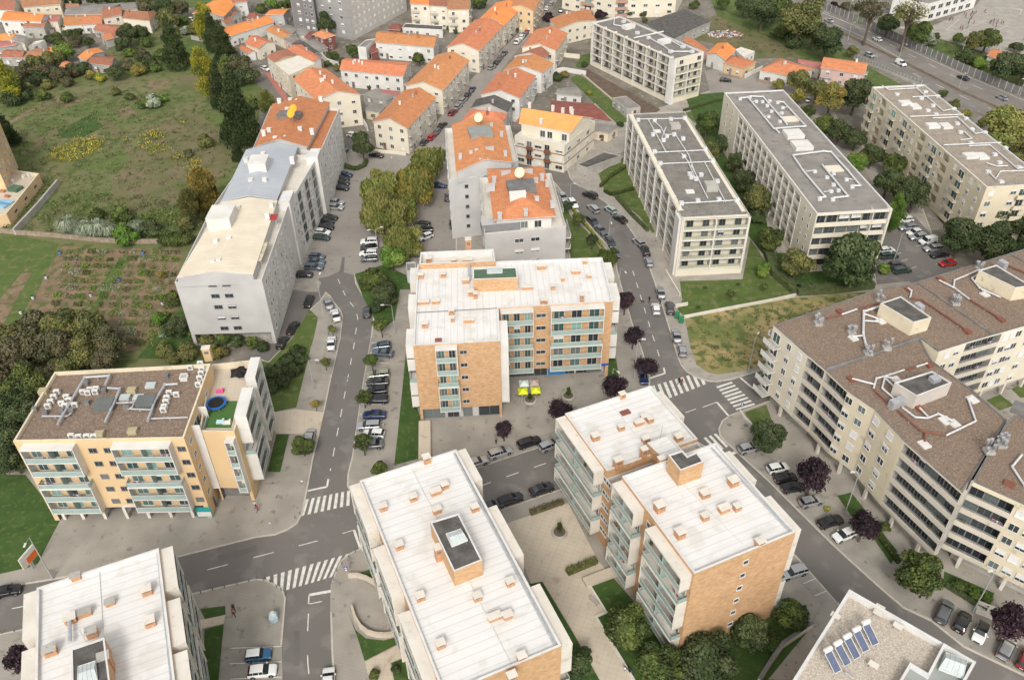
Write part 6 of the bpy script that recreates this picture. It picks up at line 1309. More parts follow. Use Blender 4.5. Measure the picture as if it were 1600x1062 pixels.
carrow('cars in the yard behind the willows', '# from the far end in the yard behind the willows', [(685, 289, 1, .05, s_, 'navy'), (700, 307, .1, -1, h_, 'black'), (659, 350, -1, -.1, w_, 'dark grey'), (707.5, 349, .05, 1, h_, 'black'), (663, 358, -1, 0, s_, 'black'), (665, 369, -.8, .3, h_, 'white')], .02)
carrow('cars in the row right of the left street', '# from the far end of the row right of the left street', [(596, 539.5, -1, .1, h_, 'blue-grey'), (598, 550.5, -1, -.1, s_, 'blue-grey'), (591, 584, -1, .1, w_, 'champagne'), (590, 596, -1, .03, s_, 'dark grey'), (589.5, 609, -1, .05, h_, 'black'), (588.5, 623, -1, 0, w_, 'black'), (585, 647, -1, 0, s_, 'navy'), (575.5, 664, -1, .05, w_, 'silver'), (584, 676.5, -1, -.05, h_, 'white'), (580, 693.5, -1, .05, s_, 'grey')])
carrow('cars along the cross street', '# from the left on the far kerb of the cross street', [(744.5, 721, 1, -.33, s_, 'silver'), (781.4, 705.5, 1, -.33, w_, 'silver'), (826.7, 690, 1, -.33, w_, 'black'), (860, 694, 1, -.4, w_, 'silver')])
carrow('cars along the cross street', '# from the left on the near kerb of the cross street', [(767, 790, 1, -.33, h_, 'dark grey'), (797.5, 779, 1, -.33, w_, 'black'), (846.5, 763, 1, -.33, s_, 'black')])
carrow('cars on the left of the curved street', '# from the far end left of the curved street', [(880, 307.5, .5, .8, h_, 'silver'), (895, 318, .6, .8, u_, 'white'), (927, 325, -.6, -.5, w_, 'silver'), (926, 345, .7, .6, w_, 'dark grey'), (939, 359, .7, .6, s_, 'grey'), (954, 378, .5, .85, w_, 'dark grey'), (961.5, 394.5, .5, .9, h_, 'grey'), (1005, 587, .2, .9, s_, 'navy', None, 'under a purple tree')], .01)
carrow('cars on the right of the curved street', '# from the far end right of the curved street', [(922, 304, -.9, -.35, u_, 'black'), (954, 327, -.8, -.55, h_, 'pale green'), (969, 341, -.8, -.5, s_, 'black'), (998, 377.5, -.7, -.6, h_, 'silver'), (1008.5, 391, -.35, -.9, w_, 'black'), (1013.6, 408, -.3, -.9, h_, 'silver'), (1032, 456, -.25, -.9, s_, 'silver'), (1046.7, 480, -.15, -.95, w_, 'dark grey'), (1057, 523.5, -.2, -.95, s_, 'silver'), (1066, 546, -.15, -.95, h_, 'silver')])
carrow(None, 'driving up the curved street past two walkers', [(1025, 481.5, -.15, -.95, h_, 'white')], .01)
carrow('cars in front of the beige complex', '# from the crossroads before the beige complex', [(1170, 699, 1, -.25, h_, 'silver'), (1215.5, 730, 1, -.2, h_, 'white'), (1228, 746, 1, -.2, h_, 'black'), (1239.5, 760.5, 1, -.15, h_, 'black', None, 'with red tail lights'), (1267, 782, 1, -.25, h_, 'silver'), (1298, 813.5, 1, -.3, s_, 'black'), (1319.5, 834.5, -.9, .35, h_, 'white')])
carrow('cars in front of the beige complex', '# from the left, lower row before the complex', [(1476, 954.5, .4, -.9, w_, 'grey'), (1504, 970, .45, -.9, h_, 'black'), (1533, 987, -.4, .9, m_, 'white', 'black'), (1574, 1010.5, .45, -.9, w_, 'silver'), (1604, 1028, .45, -.9, h_, 'dark red')])
carrow(None, 'alone beside the brick end wall with its boot open', [(1239.5, 892.5, -1, .3, w_, 'silver')])
carrow('cars in the car park between the slabs', '# from the far end of the right car park row', [(1415, 342.5, -1, .1, h_, 'white'), (1418.7, 354.5, -1, .1, w_, 'silver'), (1429, 362.5, -1, .2, h_, 'white'), (1435, 369.5, -1, .1, w_, 'silver'), (1450, 376, -1, .2, v_, 'white'), (1458, 387.5, -1, .1, w_, 'silver'), (1468, 397, -1, .15, s_, 'black'), (1481, 410.5, -1, .15, h_, 'red')], .14)
carrow('cars in the car park between the slabs', '# from the far end of the left car park row', [(1385.6, 390, 1, -.15, h_, 'white'), (1389.4, 399, 1, -.1, w_, 'dark green'), (1402, 413, 1, -.1, h_, 'dark grey'), (1410, 421.5, 1, -.15, w_, 'dark green')], .14)
carrow('vehicles on the motorway', '# from the left on the far carriageway of the motorway', [(1295.4, 32, -.9, -.4, s_, 'silver'), (1371, 61, -.9, -.4, h_, 'white'), (1505, 121, -.9, -.4, s_, 'black'), (1566, 152, -.9, -.4, h_, 'silver')], .04)
carrow('vehicles on the motorway', '# from the left on the near carriageway of the motorway', [(1359, 86, .9, .4, h_, 'silver'), (1407.5, 99, .9, .45, v_, 'white')], .04)
carrow(None, 'driving in from the left edge', [(11, 922, 1, -.2, h_, 'black')], .01)
carrow('cars at the bottom left bays', '# from the top below the recycling container', [(403, 1022, 1, -.12, m_, 'blue', 'white'), (409.5, 1047, 1, -.12, h_, 'white')])
carrow(None, 'at the kerb on the bottom edge under the centre block', [(513, 1062, .05, -1, h_, 'white')], .01)
carrow('cars up the long street', '# from the near end up the long street', [(663, 221.5, .6, -.6, h_, 'dark grey'), (674.6, 213.6, .65, -.65, h_, 'red'), (682.8, 204.7, .55, -.75, h_, 'grey'), (691, 195, .7, -.6, s_, 'black'), (707.7, 175, .7, -.6, w_, 'dark red'), (716, 166, .7, -.6, h_, 'silver'), (723.7, 156, .7, -.6, w_, 'silver'), (730.6, 148, .6, -.75, h_, 'black'), (738, 138.6, .5, -.8, s_, 'navy'), (768.7, 104.8, .8, -.5, h_, 'silver'), (776, 97, .6, -.7, w_, 'black'), (781.4, 90, .6, -.7, h_, 'grey'), (788, 82.6, .6, -.7, s_, 'grey'), (809, 65, .6, -.6, v_, 'white'), (815.5, 57.6, .5, -.7, u_, 'white'), (820, 53, .5, -.7, h_, 'blue'), (824, 48.5, .5, -.7, h_, 'red'), (829, 43, .5, -.7, h_, 'dark grey'), (855, 13, .6, -.7, h_, 'white'), (861.5, 5.6, .6, -.6, h_, 'silver')], .01)
carrow(None, 'alone on the right kerb at the top of the long street', [(876, 15.6, .1, -.9, s_, 'dark grey')], .01)
carrow('cars near the roundabout tree', 'around the big dark tree near the cream gable house, counting from the left', [(535, 231.5, .9, .3, h_, 'blue-grey'), (552, 210.5, 1, .1, h_, 'white'), (588, 241.6, 1, .15, s_, 'black')], .01)
carrow(None, 'in the walled yard beside the white flat-roofed hall', [(415, 107, 1, .4, h_, 'white')], .02)
carrow(None, 'before the small red-roofed garage', [(388, 93.5, .3, 1, h_, 'grey')], .02)
carrow(None, 'alone in the cul-de-sac right of the upper slab', [(1134, 124.6, 1, .05, h_, 'black')], .15)
carrow(None, 'beside the hamlet lane at the top left', [(300, 30.5, 1, .1, h_, 'white')], .02)
carrow(None, 'among the trees below the pink house', [(1262, 154.5, .2, -1, h_, 'silver')], .15)
# ------------------------------------------------------------ trees, shrubs, hedges
def leafmat(n, c, v=.25):
    c = tuple(x * 1.35 for x in c); M = mat('leaf_' + n, c, tuple(x * .72 for x in c), .8, .7, rnd=.16, spec=.25)
    return M
LM = {'green': [leafmat('green_a', (0.061, 0.087, 0.021)), leafmat('green_b', (0.095, 0.117, 0.028)), leafmat('green_c', (0.041, 0.056, 0.017))],
      'dark': [leafmat('dark_a', (0.030, 0.046, 0.017)), leafmat('dark_b', (0.047, 0.066, 0.023)), leafmat('dark_c', (0.068, 0.082, 0.033))],
      'bright': [leafmat('bright_a', (.09, .16, .025)), leafmat('bright_b', (.06, .11, .02)), leafmat('bright_c', (.14, .19, .04))],
      'yellow': [leafmat('yellow_a', (.22, .21, .03)), leafmat('yellow_b', (.30, .26, .03)), leafmat('yellow_c', (.12, .14, .03))],
      'olive': [leafmat('olive_a', (.11, .115, .035)), leafmat('olive_b', (.15, .14, .045)), leafmat('olive_c', (.07, .08, .028))],
      'willow': [leafmat('willow_a', (.17, .18, .05)), leafmat('willow_b', (.12, .145, .036)), leafmat('willow_c', (.22, .21, .065))],
      'gold': [leafmat('gold_a', (.25, .19, .04)), leafmat('gold_b', (.18, .15, .04)), leafmat('gold_c', (.12, .13, .035))],
      'rust': [leafmat('rust_a', (.16, .115, .03)), leafmat('rust_b', (.21, .15, .035)), leafmat('rust_c', (.09, .095, .025))],
      'brown': [leafmat('brown_a', (.075, .07, .034)), leafmat('brown_b', (.055, .062, .026)), leafmat('brown_c', (.10, .085, .045))],
      'plum': [leafmat('plum_a', (.028, .014, .020)), leafmat('plum_b', (.045, .022, .030)), leafmat('plum_c', (.018, .012, .016))],
      'reed': [leafmat('reed_a', (.20, .23, .16)), leafmat('reed_b', (.28, .30, .22)), leafmat('reed_c', (.12, .16, .09))]}
BARK = mat('bark', (.13, .10, .075), (.08, .06, .045), 3)
def rdir(r, up=0):
    while True:
        v = Vector((r.uniform(-1, 1), r.uniform(-1, 1), r.uniform(-1, 1)))
        if .05 < v.length < 1: return v.normalized()
def leafq(mb, p, n, s, m, asp=1.0, along=None):
    u = (along or n.orthogonal()).normalized(); v = n.cross(u)
    if v.length < .1: v = n.orthogonal()
    v = v.normalized() * s * .5; u = u * s * .5 * asp
    mb.poly([p - u - v * .6, p + u * .2 - v, p + u + v * .3, p - u * .1 + v], m)
# kind: lobes generator in units of the crown radius; returns (crown, trunk, centre height)
KZ = {'round': 1.0, 'street': 1.6, 'plum': 1.6, 'willow': .95, 'conifer': 1.6, 'column': 1.8, 'poplar': 1.7, 'bush': .6, 'reed': .7, 'tall': 1.3, 'bare': 2.0}
def tree_meshes(kind, colr, seed):
    r = random.Random(hash((kind, seed)) if False else seed * 31 + len(kind) * 7); mb = MB(); mats = LM[colr]; zc = KZ[kind]
    lobes = []
    N = dict(round=9000, street=2600, plum=3200, willow=9500, conifer=9000, column=6500, poplar=7000, bush=4200, reed=900, tall=8000, bare=900)[kind]
    sz = dict(round=.078, street=.11, plum=.11, willow=.072, conifer=.075, column=.082, poplar=.078, bush=.11, reed=.2, tall=.078, bare=.08)[kind]
    if kind in ('round', 'tall', 'bush', 'street', 'plum', 'willow', 'bare'):
        vs = dict(round=.85, tall=1.25, bush=.65, street=.85, plum=.85, willow=.9, bare=1)[kind]
        k = dict(round=17, tall=22, bush=11, street=10, plum=13, willow=15, bare=14)[kind]
        lobes.append((Vector((0, 0, zc)), .62, vs))
        for i in range(k):
            d = rdir(r); d.z = d.z * vs if d.z > -.3 else d.z * .5
            R = r.uniform(.22, .42); lobes.append((Vector((d.x, d.y, 0)) * (.98 - R) * r.uniform(.75, 1.08) + Vector((0, 0, zc + d.z * (1 - R))), R, r.uniform(.7, 1)))
    elif kind == 'conifer':
        for i in range(16):
            t = i / 15; rad = (1 - t) ** .75 * .9 + .07; lobes.append((Vector((0, 0, .3 + t * 2.85)), rad * .72 + .04, .5))
            for j in range(max(1, int(6 * rad))):
                a = r.uniform(0, 6.28); lobes.append((Vector((math.cos(a) * rad * .66, math.sin(a) * rad * .66, .25 + t * 2.85)), .12 + .24 * rad, .6))
    elif kind in ('column', 'poplar'):
        lobes += [(Vector((0, 0, .5 + .32 * i)), .5 if 1 < i < 7 else .36, 1.1) for i in range(9)]
        for i in range(26):
            t = r.random(); rad = math.sin(math.pi * (t * .85 + .12)) ** .6 * .66; a = r.uniform(0, 6.28)
            lobes.append((Vector((math.cos(a) * rad, math.sin(a) * rad, .35 + t * 2.9)), r.uniform(.26, .42), 1.2))
    if kind == 'reed':
        for i in range(N):
            a = r.uniform(0, 6.28); q = r.random() ** .5 * .35; b_ = Vector((math.cos(a) * q, math.sin(a) * q, 0)); o = Vector((math.cos(a), math.sin(a), 0)) * r.uniform(.1, .85); h = r.uniform(.6, 1.35)
            w_ = Vector((-math.sin(a), math.cos(a), 0)) * .03; m1 = b_ + o * .4 + Vector((0, 0, h)); e = b_ + o + Vector((0, 0, h * r.uniform(.5, .95))); mm = r.choice(mats)
            mb.poly([b_ - w_, b_ + w_, m1 + w_, m1 - w_], mm); mb.poly([m1 - w_, m1 + w_, e], mm)
    else:
        wts = [l[1] ** 2 for l in lobes]; tot = sum(wts)
        for (c, R, vs), wt in zip(lobes, wts):
            cm = r.choice(mats)
            for i in range(int(N * wt / tot) + 1):
                d = rdir(r)
                if d.z < -.55: d.z *= -.5; d.normalize()
                rr = R * r.uniform(.72, 1.1) if r.random() > .12 else R * r.uniform(.3, .7)
                p = c + Vector((d.x, d.y, d.z * vs)) * rr
                if p.z < .05: p.z = r.uniform(.03, .12)
                n = (d + rdir(r) * .75).normalized(); s = sz * r.uniform(.6, 1.35); mm = cm if r.random() < .7 else r.choice(mats)
                if kind == 'willow': leafq(mb, p - Vector((0, 0, r.random() ** 2 * .35)), n, s * .8, mm, 2.6, Vector((r.uniform(-.2, .2), r.uniform(-.2, .2), -1)))
                elif kind in ('conifer', 'poplar', 'column'): leafq(mb, p, n, s, mm, 1.5, Vector((d.x * .4, d.y * .4, 1)))
                elif kind == 'plum': leafq(mb, p + d * R * r.random() ** 3 * .5, n, s * .9, mm, 1.6)
                else: leafq(mb, p, n, s, mm, 1.2)
    crown = mb.mesh('crown', uv=False)
    tb = MB(); th = .06 if kind != 'street' else .05
    tb.tube([(0, 0, 0), (.01, .01, zc * .4), (.02, -.01, zc * .8), (0, 0, zc * 1.25)], [th * 1.4, th, th * .7, th * .2], BARK, 7)
    for i in range(7 if kind != 'bare' else 16):
        a = i * 2.4 + r.random(); z0 = zc * r.uniform(.4, .85); e = Vector((math.cos(a) * r.uniform(.4, .8), math.sin(a) * r.uniform(.4, .8), zc * r.uniform(.9, 1.25)))
        m_ = Vector((e.x * .45, e.y * .45, z0 + (e.z - z0) * .6)); tb.tube([(0, 0, z0), m_, e], [th * .6, th * .4, th * .1], BARK, 5)
        if kind == 'bare':
            for j in range(5): f = m_ + rdir(r) * .45; tb.tube([m_, (m_ + f) / 2 + Vector((0, 0, .05)), f + Vector((0, 0, .12))], [th * .25, th * .15, th * .04], BARK, 4)
    return crown, tb.mesh('trunk')
TN = {'round': 'broadleaf_tree', 'street': 'street_tree', 'plum': 'purple_plum_tree', 'willow': 'willow_tree', 'conifer': 'conifer_tree', 'column': 'cypress_tree', 'poplar': 'poplar_tree', 'bush': 'shrub', 'reed': 'pampas_grass', 'tall': 'tall_tree', 'bare': 'bare_tree'}
TC = {'round': 'tree', 'street': 'tree', 'plum': 'tree', 'willow': 'tree', 'conifer': 'tree', 'column': 'tree', 'poplar': 'tree', 'bush': 'shrub', 'reed': 'grass clump', 'tall': 'tree', 'bare': 'tree'}
TD = {'round': 'rounded {} tree', 'street': 'small {} street tree', 'plum': 'dark purple plum tree', 'willow': 'drooping {} willow', 'conifer': 'pointed {} conifer', 'column': 'columnar {} cypress', 'poplar': 'upright {} tree', 'bush': '{} bush', 'reed': 'silvery pampas clump', 'tall': 'tall {} tree', 'bare': 'nearly bare tree'}
CN = {'green': 'green', 'dark': 'dark green', 'bright': 'fresh green', 'yellow': 'golden-yellow', 'olive': 'olive green', 'willow': 'yellow-green', 'gold': 'golden', 'rust': 'rusty orange', 'brown': 'brownish', 'plum': 'purple', 'reed': 'silvery'}
NT = [0]
def tree(label, x, y, rpx, kind, colr, group=None, z=0, stretch=1.0, base=.0):
    if kind in ('conifer', 'column', 'poplar'): stretch *= 1.35
    NT[0] += 1; zc = 3.0
    for _ in range(3): R = rpx * 1.12 * mpp((x, y), zc + z); zc = KZ[kind] * R * stretch
    p = W((x, y), zc + z); seed = NT[0] % 3
    t = thing(TN[kind], label, TC[kind], (p.x, p.y, z), random.uniform(0, 6.28), group)
    cr, tr = cached(('tree', kind, colr, seed), lambda: tree_meshes(kind, colr, seed))
    c = link('foliage' if kind in ('bush', 'reed') else 'crown', cr, t); c.scale = (R, R, R * stretch)
    if kind not in ('bush', 'reed'): k = link('trunk', tr, t); k.scale = (R, R, R * stretch)
    return t
def grove(group, phrase, items, z=0):
    items = sorted(items, key=lambda i: i[0]); n = len(items)
    for k, it in enumerate(items):
        x, y, r, kind, colr = it[:5]; st = it[5] if len(it) > 5 else 1.0
        d = TD[kind].format(CN[colr]); tree(f"{d}, {ORD[k] + ' from the left ' if n > 1 else ''}{phrase}", x, y, r, kind, colr, group, z, st)
grove('willows in the street island', 'in the willow group on the street island', [(594, 296, 33, 'willow', 'willow'), (646, 289, 32, 'willow', 'gold'), (597, 333, 35, 'willow', 'willow'), (630, 325, 26, 'willow', 'willow'), (633, 377, 31, 'willow', 'willow')])
grove(None, 'beside the kerb at the bend of the long street', [(671, 251, 29, 'willow', 'willow')])
grove(None, 'at the corner of the island lawn', [(611, 403, 21, 'round', 'bright')])
grove(None, 'standing in the hedged circle by the cream gable house', [(566, 228, 17, 'tall', 'dark', 1.1)])
grove('bushes on the island lawn', 'on the lawn beside the street bend', [(583, 436, 20, 'bush', 'green'), (600, 463, 23, 'round', 'dark', .7), (574, 447, 10, 'bush', 'green'), (590, 478, 13, 'bush', 'dark'), (608, 447, 14, 'bush', 'dark')], .1)
grove('street trees in the car row', 'in the long row of parked cars', [(595, 507, 14, 'street', 'green'), (580, 562, 13, 'street', 'green'), (568, 620, 13, 'street', 'green'), (567, 692, 15, 'street', 'green'), (592, 732, 14, 'street', 'green')], .1)
grove('street trees on the left pavement', 'on the pavement left of the street', [(519, 514, 7, 'street', 'olive'), (508, 566, 9, 'street', 'olive'), (493, 631, 8, 'street', 'gold'), (473, 697, 18, 'round', 'green')], .1)
grove('purple plum trees', 'of the purple trees around the brick blocks', [(977, 470, 15, 'plum', 'plum'), (990, 524, 15, 'plum', 'plum'), (1010, 572, 17, 'plum', 'plum'), (962, 604, 19, 'plum', 'plum'), (875, 641, 19, 'plum', 'plum'), (787, 671, 14, 'plum', 'plum')], .1)
grove('purple plum trees', 'of the purple trees before the beige complex', [(1270, 742, 25, 'plum', 'plum'), (1351, 819, 21, 'plum', 'plum'), (1577, 970, 24, 'plum', 'plum')], .1)
grove('purple plum trees', 'alone by the bottom left block', [(29, 1030, 18, 'plum', 'plum')], .1)
grove('street trees before the complex', 'of the green trees before the beige complex', [(1200, 683, 27, 'round', 'dark'), (1437, 897, 33, 'round', 'green')], .1)
grove('garden trees by the centre tower', 'in the near centre tower garden', [(888, 322, 9, 'street', 'dark'), (905, 342, 11, 'street', 'green'), (925, 374, 10, 'street', 'dark'), (951, 402, 17, 'willow', 'green'), (888, 388, 6, 'bush', 'dark'), (884, 375, 5, 'bush', 'dark')], .1)
grove('trees between the slabs', 'between the two grey slabs', [(1105, 195, 20, 'round', 'green'), (1110, 238, 16, 'round', 'olive'), (1130, 225, 15, 'round', 'dark'), (1150, 255, 17, 'round', 'dark'), (1163, 284, 19, 'round', 'dark'), (1188, 312, 25, 'round', 'olive'), (1204, 375, 20, 'round', 'green'), (1180, 340, 14, 'bush', 'dark')], .1)
grove('trees at the foot of the second slab', 'at the foot of the second grey slab', [(1245, 412, 25, 'round', 'olive'), (1331, 410, 43, 'round', 'dark'), (1290, 405, 14, 'bush', 'dark'), (1380, 420, 10, 'bush', 'bright')], .1)
grove(None, 'clipped into a ball on the lawn corner', [(1194, 422, 12, 'bush', 'bright', 1.5)], .1)
grove('saplings on the lawn', 'of the saplings on the slab lawn', [(1143, 459, 7, 'street', 'green'), (1195, 448, 6, 'street', 'green'), (1091, 480, 3.5, 'bush', 'dark'), (1102, 449, 3, 'bush', 'dark'), (1153, 444, 3, 'bush', 'dark')], .1)
grove('trees behind the second slab', 'between the second slab and the pink house', [(1215, 132, 9, 'round', 'gold'), (1248, 128, 18, 'round', 'olive'), (1248, 150, 12, 'round', 'gold'), (1261, 174, 11, 'round', 'green'), (1276, 142, 17, 'round', 'olive'), (1298, 155, 20, 'tall', 'gold'), (1337, 150, 25, 'round', 'dark'), (1288, 197, 17, 'round', 'green')], .1)
grove('trees before the motorway block', 'in the row before the cream motorway block', [(1312, 205, 19, 'round', 'dark'), (1338, 217, 17, 'round', 'dark'), (1363, 243, 18, 'round', 'dark'), (1339, 254, 16, 'round', 'bright'), (1398, 258, 17, 'round', 'green'), (1387, 285, 23, 'round', 'dark'), (1429, 304, 26, 'round', 'dark'), (1399, 335, 14, 'poplar', 'bright', .8)], .1)
grove('trees right of the car park', 'in the clump right of the car park', [(1503, 371, 28, 'round', 'dark'), (1556, 383, 31, 'round', 'dark'), (1556, 342, 20, 'tall', 'dark'), (1602, 350, 23, 'round', 'dark'), (1600, 385, 18, 'bush', 'dark')], .1)
grove('trees below the motorway', 'in the wood below the motorway', [(1163, 10, 15, 'round', 'dark'), (1192, 22, 22, 'round', 'dark'), (1212, 12, 22, 'round', 'green'), (1251, 32, 27, 'tall', 'olive'), (1272, 50, 20, 'round', 'green'), (1292, 67, 24, 'round', 'dark'), (1222, 50, 15, 'bush', 'green'), (1240, 65, 13, 'bush', 'dark'), (1332, 80, 9, 'round', 'olive')])
grove('trees at the motorway block', 'on the bank between motorway and cream block', [(1577, 202, 33, 'round', 'willow'), (1474, 147, 7, 'bush', 'green'), (1492, 163, 9, 'bush', 'olive'), (1510, 178, 7, 'bush', 'gold'), (1536, 192, 8, 'bush', 'olive'), (1602, 240, 20, 'round', 'olive')])
grove('trees beyond the motorway', 'in the strip beyond the motorway', [(1283, 4, 9, 'bush', 'brown'), (1303, 10, 8, 'bush', 'plum'), (1322, 12, 9, 'bush', 'brown'), (1342, 12, 7, 'bush', 'dark'), (1363, 14, 22, 'bare', 'brown'), (1352, 24, 9, 'bush', 'brown'), (1388, 38, 15, 'round', 'dark'), (1424, 18, 24, 'bare', 'olive'), (1436, 52, 18, 'round', 'green'), (1452, 63, 12, 'bush', 'reed'), (1463, 57, 6, 'bush', 'dark'), (1500, 61, 9, 'bush', 'green'), (1508, 90, 14, 'bush', 'dark'), (1524, 66, 14, 'round', 'olive'), (1543, 62, 16, 'round', 'green'), (1533, 100, 10, 'bush', 'bright'), (1572, 106, 21, 'round', 'dark'), (1589, 74, 9, 'bush', 'dark'), (1600, 108, 20, 'round', 'dark')])
grove('trees by the top block', 'along the foot of the beige top block', [(857, 27, 9, 'bush', 'plum'), (939, 24, 9, 'bush', 'plum'), (970, 18, 9, 'bush', 'dark'), (982, 20, 9, 'bush', 'dark'), (1003, 23, 6, 'bush', 'dark'), (1008, 32, 5, 'bush', 'green'), (1128, 4, 10, 'round', 'green'), (1085, 8, 8, 'bush', 'green'), (1065, 60, 6, 'bush', 'dark')])
grove('garden plants by the upper slab', 'in the gardens left of the upper slab', [(870, 120, 9, 'bush', 'dark'), (882, 117, 7, 'bush', 'rust'), (921, 144, 4.5, 'bush', 'yellow'), (970, 194, 6, 'bush', 'dark'), (913, 101, 6, 'bush', 'dark')], .1)
grove('trees by the tower block', 'around the grey tower block and white terrace', [(509, 37, 14, 'tall', 'dark'), (492, 46, 6, 'bush', 'dark'), (520, 88, 9, 'bush', 'green'), (550, 80, 10, 'round', 'green'), (561, 120, 9, 'round', 'dark'), (655, 92, 10, 'round', 'green'), (536, 98, 9, 'bush', 'brown'), (600, 84, 5, 'bush', 'dark'), (633, 86, 6, 'bush', 'dark'), (572, 70, 6, 'bush', 'green')])
grove('green at the top edge', 'in the green patch above the bend', [(425, 6, 10, 'bush', 'bright'), (440, 10, 9, 'bush', 'green'), (408, 14, 9, 'bush', 'green'), (452, 4, 9, 'bush', 'bright'), (735, 4, 12, 'bush', 'green'), (752, 6, 10, 'bush', 'green')])
grove('yellow-tipped cypresses', 'of the golden cypresses beside the big dark ones', [(320, 36, 14, 'column', 'yellow', .75), (319, 116, 16, 'column', 'yellow', .85)])
grove('big dark cypresses', 'of the conifers between meadow and town', [(330, 48, 15, 'conifer', 'dark', .75), (347, 66, 18, 'conifer', 'dark', .7), (340, 132, 16, 'conifer', 'dark', .9), (367, 165, 29, 'conifer', 'dark', .85), (268, 66, 19, 'conifer', 'dark', .8), (353, 100, 16, 'bush', 'green'), (372, 103, 20, 'bush', 'brown'), (385, 120, 18, 'bush', 'dark'), (392, 160, 14, 'bush', 'green'), (384, 195, 16, 'bush', 'green'), (393, 205, 12, 'bush', 'dark')])
grove(None, 'alone beside the grey roof of the white row', [(369, 232, 10, 'conifer', 'dark', .8)])
grove('autumn poplars', 'of the autumn trees against the tan-roofed block', [(318, 298, 21, 'poplar', 'gold', .62), (300, 322, 18, 'poplar', 'olive', .6), (322, 318, 15, 'poplar', 'rust', .6), (333, 298, 9, 'conifer', 'dark'), (416, 160, 12, 'poplar', 'willow', .6), (345, 345, 10, 'bush', 'olive')])
grove('shrubs below the autumn poplars', 'along the hedge line above the allotments', [(105, 352, 15, 'reed', 'reed'), (132, 358, 14, 'reed', 'reed'), (152, 357, 16, 'reed', 'reed'), (170, 360, 12, 'reed', 'reed'), (158, 364, 9, 'bush', 'dark'), (194, 366, 20, 'bush', 'bright'), (213, 355, 12, 'reed', 'reed'), (236, 356, 17, 'bush', 'dark'), (262, 372, 17, 'bush', 'green'), (285, 374, 15, 'bush', 'green'), (150, 336, 12, 'bush', 'green'), (190, 335, 16, 'bush', 'green'), (290, 350, 14, 'bush', 'olive')])
grove('meadow bushes', 'scattered over the meadow', [(238, 158, 13, 'bush', 'reed'), (225, 162, 10, 'bush', 'green'), (320, 220, 13, 'bush', 'olive'), (203, 152, 7, 'bush', 'green'), (180, 143, 8, 'bush', 'olive'), (295, 240, 8, 'bush', 'brown'), (252, 155, 8, 'bush', 'bright')])
grove('hamlet shrubbery', 'in the shrubbery below the upper left hamlet', [(8, 128, 15, 'column', 'yellow', .7), (25, 120, 12, 'bush', 'brown'), (38, 108, 13, 'bush', 'brown'), (52, 100, 14, 'bush', 'olive'), (66, 112, 14, 'bush', 'brown'), (82, 92, 14, 'round', 'olive', .8), (100, 82, 15, 'round', 'bright', .8), (60, 122, 13, 'bush', 'dark'), (92, 118, 14, 'bush', 'brown'), (112, 110, 12, 'bush', 'brown'), (128, 106, 12, 'round', 'dark', .7), (142, 118, 9, 'bush', 'rust'), (155, 121, 8, 'bush', 'yellow'), (105, 128, 9, 'bush', 'brown'), (74, 132, 9, 'bush', 'olive'), (30, 138, 14, 'bush', 'dark'), (15, 155, 14, 'bush', 'dark'), (38, 150, 10, 'bush', 'dark'), (66, 149, 10, 'bush', 'green'), (5, 200, 16, 'conifer', 'dark', .6), (103, 153, 9, 'bush', 'green')])
grove('hamlet garden trees', 'in the gardens between the hamlet houses', [(78, 62, 8, 'bush', 'dark'), (92, 66, 9, 'bush', 'green'), (107, 53, 8, 'round', 'dark', .8), (122, 52, 8, 'round', 'green', .8), (117, 66, 11, 'bush', 'brown'), (138, 66, 9, 'round', 'dark', .8), (90, 57, 7, 'bush', 'green')])
grove('trees below the cream villa', 'in the dense planting below the cream villa', [(200, 55, 15, 'round', 'dark'), (222, 52, 12, 'round', 'dark'), (192, 72, 12, 'round', 'dark'), (228, 66, 10, 'bush', 'green'), (201, 82, 9, 'bush', 'bright'), (178, 113, 13, 'round', 'dark', .8), (197, 102, 11, 'bush', 'brown'), (217, 110, 11, 'bush', 'rust'), (235, 98, 13, 'bush', 'dark'), (222, 86, 11, 'bush', 'brown'), (253, 86, 10, 'bush', 'green'), (275, 92, 9, 'bush', 'olive'), (290, 90, 9, 'bush', 'olive'), (242, 105, 9, 'bush', 'green')])
grove('wood at the top', 'in the wood beyond the hamlet', [(232, 8, 15, 'round', 'brown'), (255, 14, 16, 'round', 'dark'), (282, 14, 12, 'round', 'brown'), (262, 32, 15, 'tall', 'olive'), (285, 35, 11, 'round', 'green'), (290, 48, 8, 'bush', 'reed'), (272, 56, 8, 'bush', 'green'), (300, 48, 8, 'bush', 'olive'), (115, 2, 12, 'round', 'dark'), (150, -2, 12, 'round', 'dark'), (200, 0, 12, 'round', 'dark'), (175, -3, 11, 'bush', 'green')])
grove('allotment edge shrubs', 'between the allotments and the tan-roofed block', [(250, 497, 13, 'bush', 'bright'), (276, 512, 20, 'round', 'dark', .75), (270, 467, 14, 'bush', 'green'), (252, 430, 7, 'bush', 'gold'), (305, 524, 11, 'bush', 'green'), (323, 530, 13, 'bush', 'olive'), (348, 531, 13, 'bush', 'green'), (368, 533, 12, 'bush', 'dark'), (392, 535, 12, 'bush', 'green'), (410, 540, 11, 'bush', 'dark'), (330, 552, 15, 'bush', 'gold'), (290, 550, 17, 'bush', 'olive'), (255, 545, 15, 'bush', 'olive'), (268, 560, 12, 'bush', 'olive'), (350, 548, 10, 'bush', 'olive')])
grove('ivy bank bushes', 'on the ivy bank beside the left pavement', [(425, 582, 15, 'bush', 'dark'), (445, 566, 16, 'bush', 'dark'), (462, 548, 14, 'bush', 'dark'), (440, 595, 14, 'bush', 'dark'), (458, 578, 15, 'bush', 'dark'), (470, 562, 11, 'bush', 'dark'), (425, 603, 12, 'bush', 'dark')], .1)
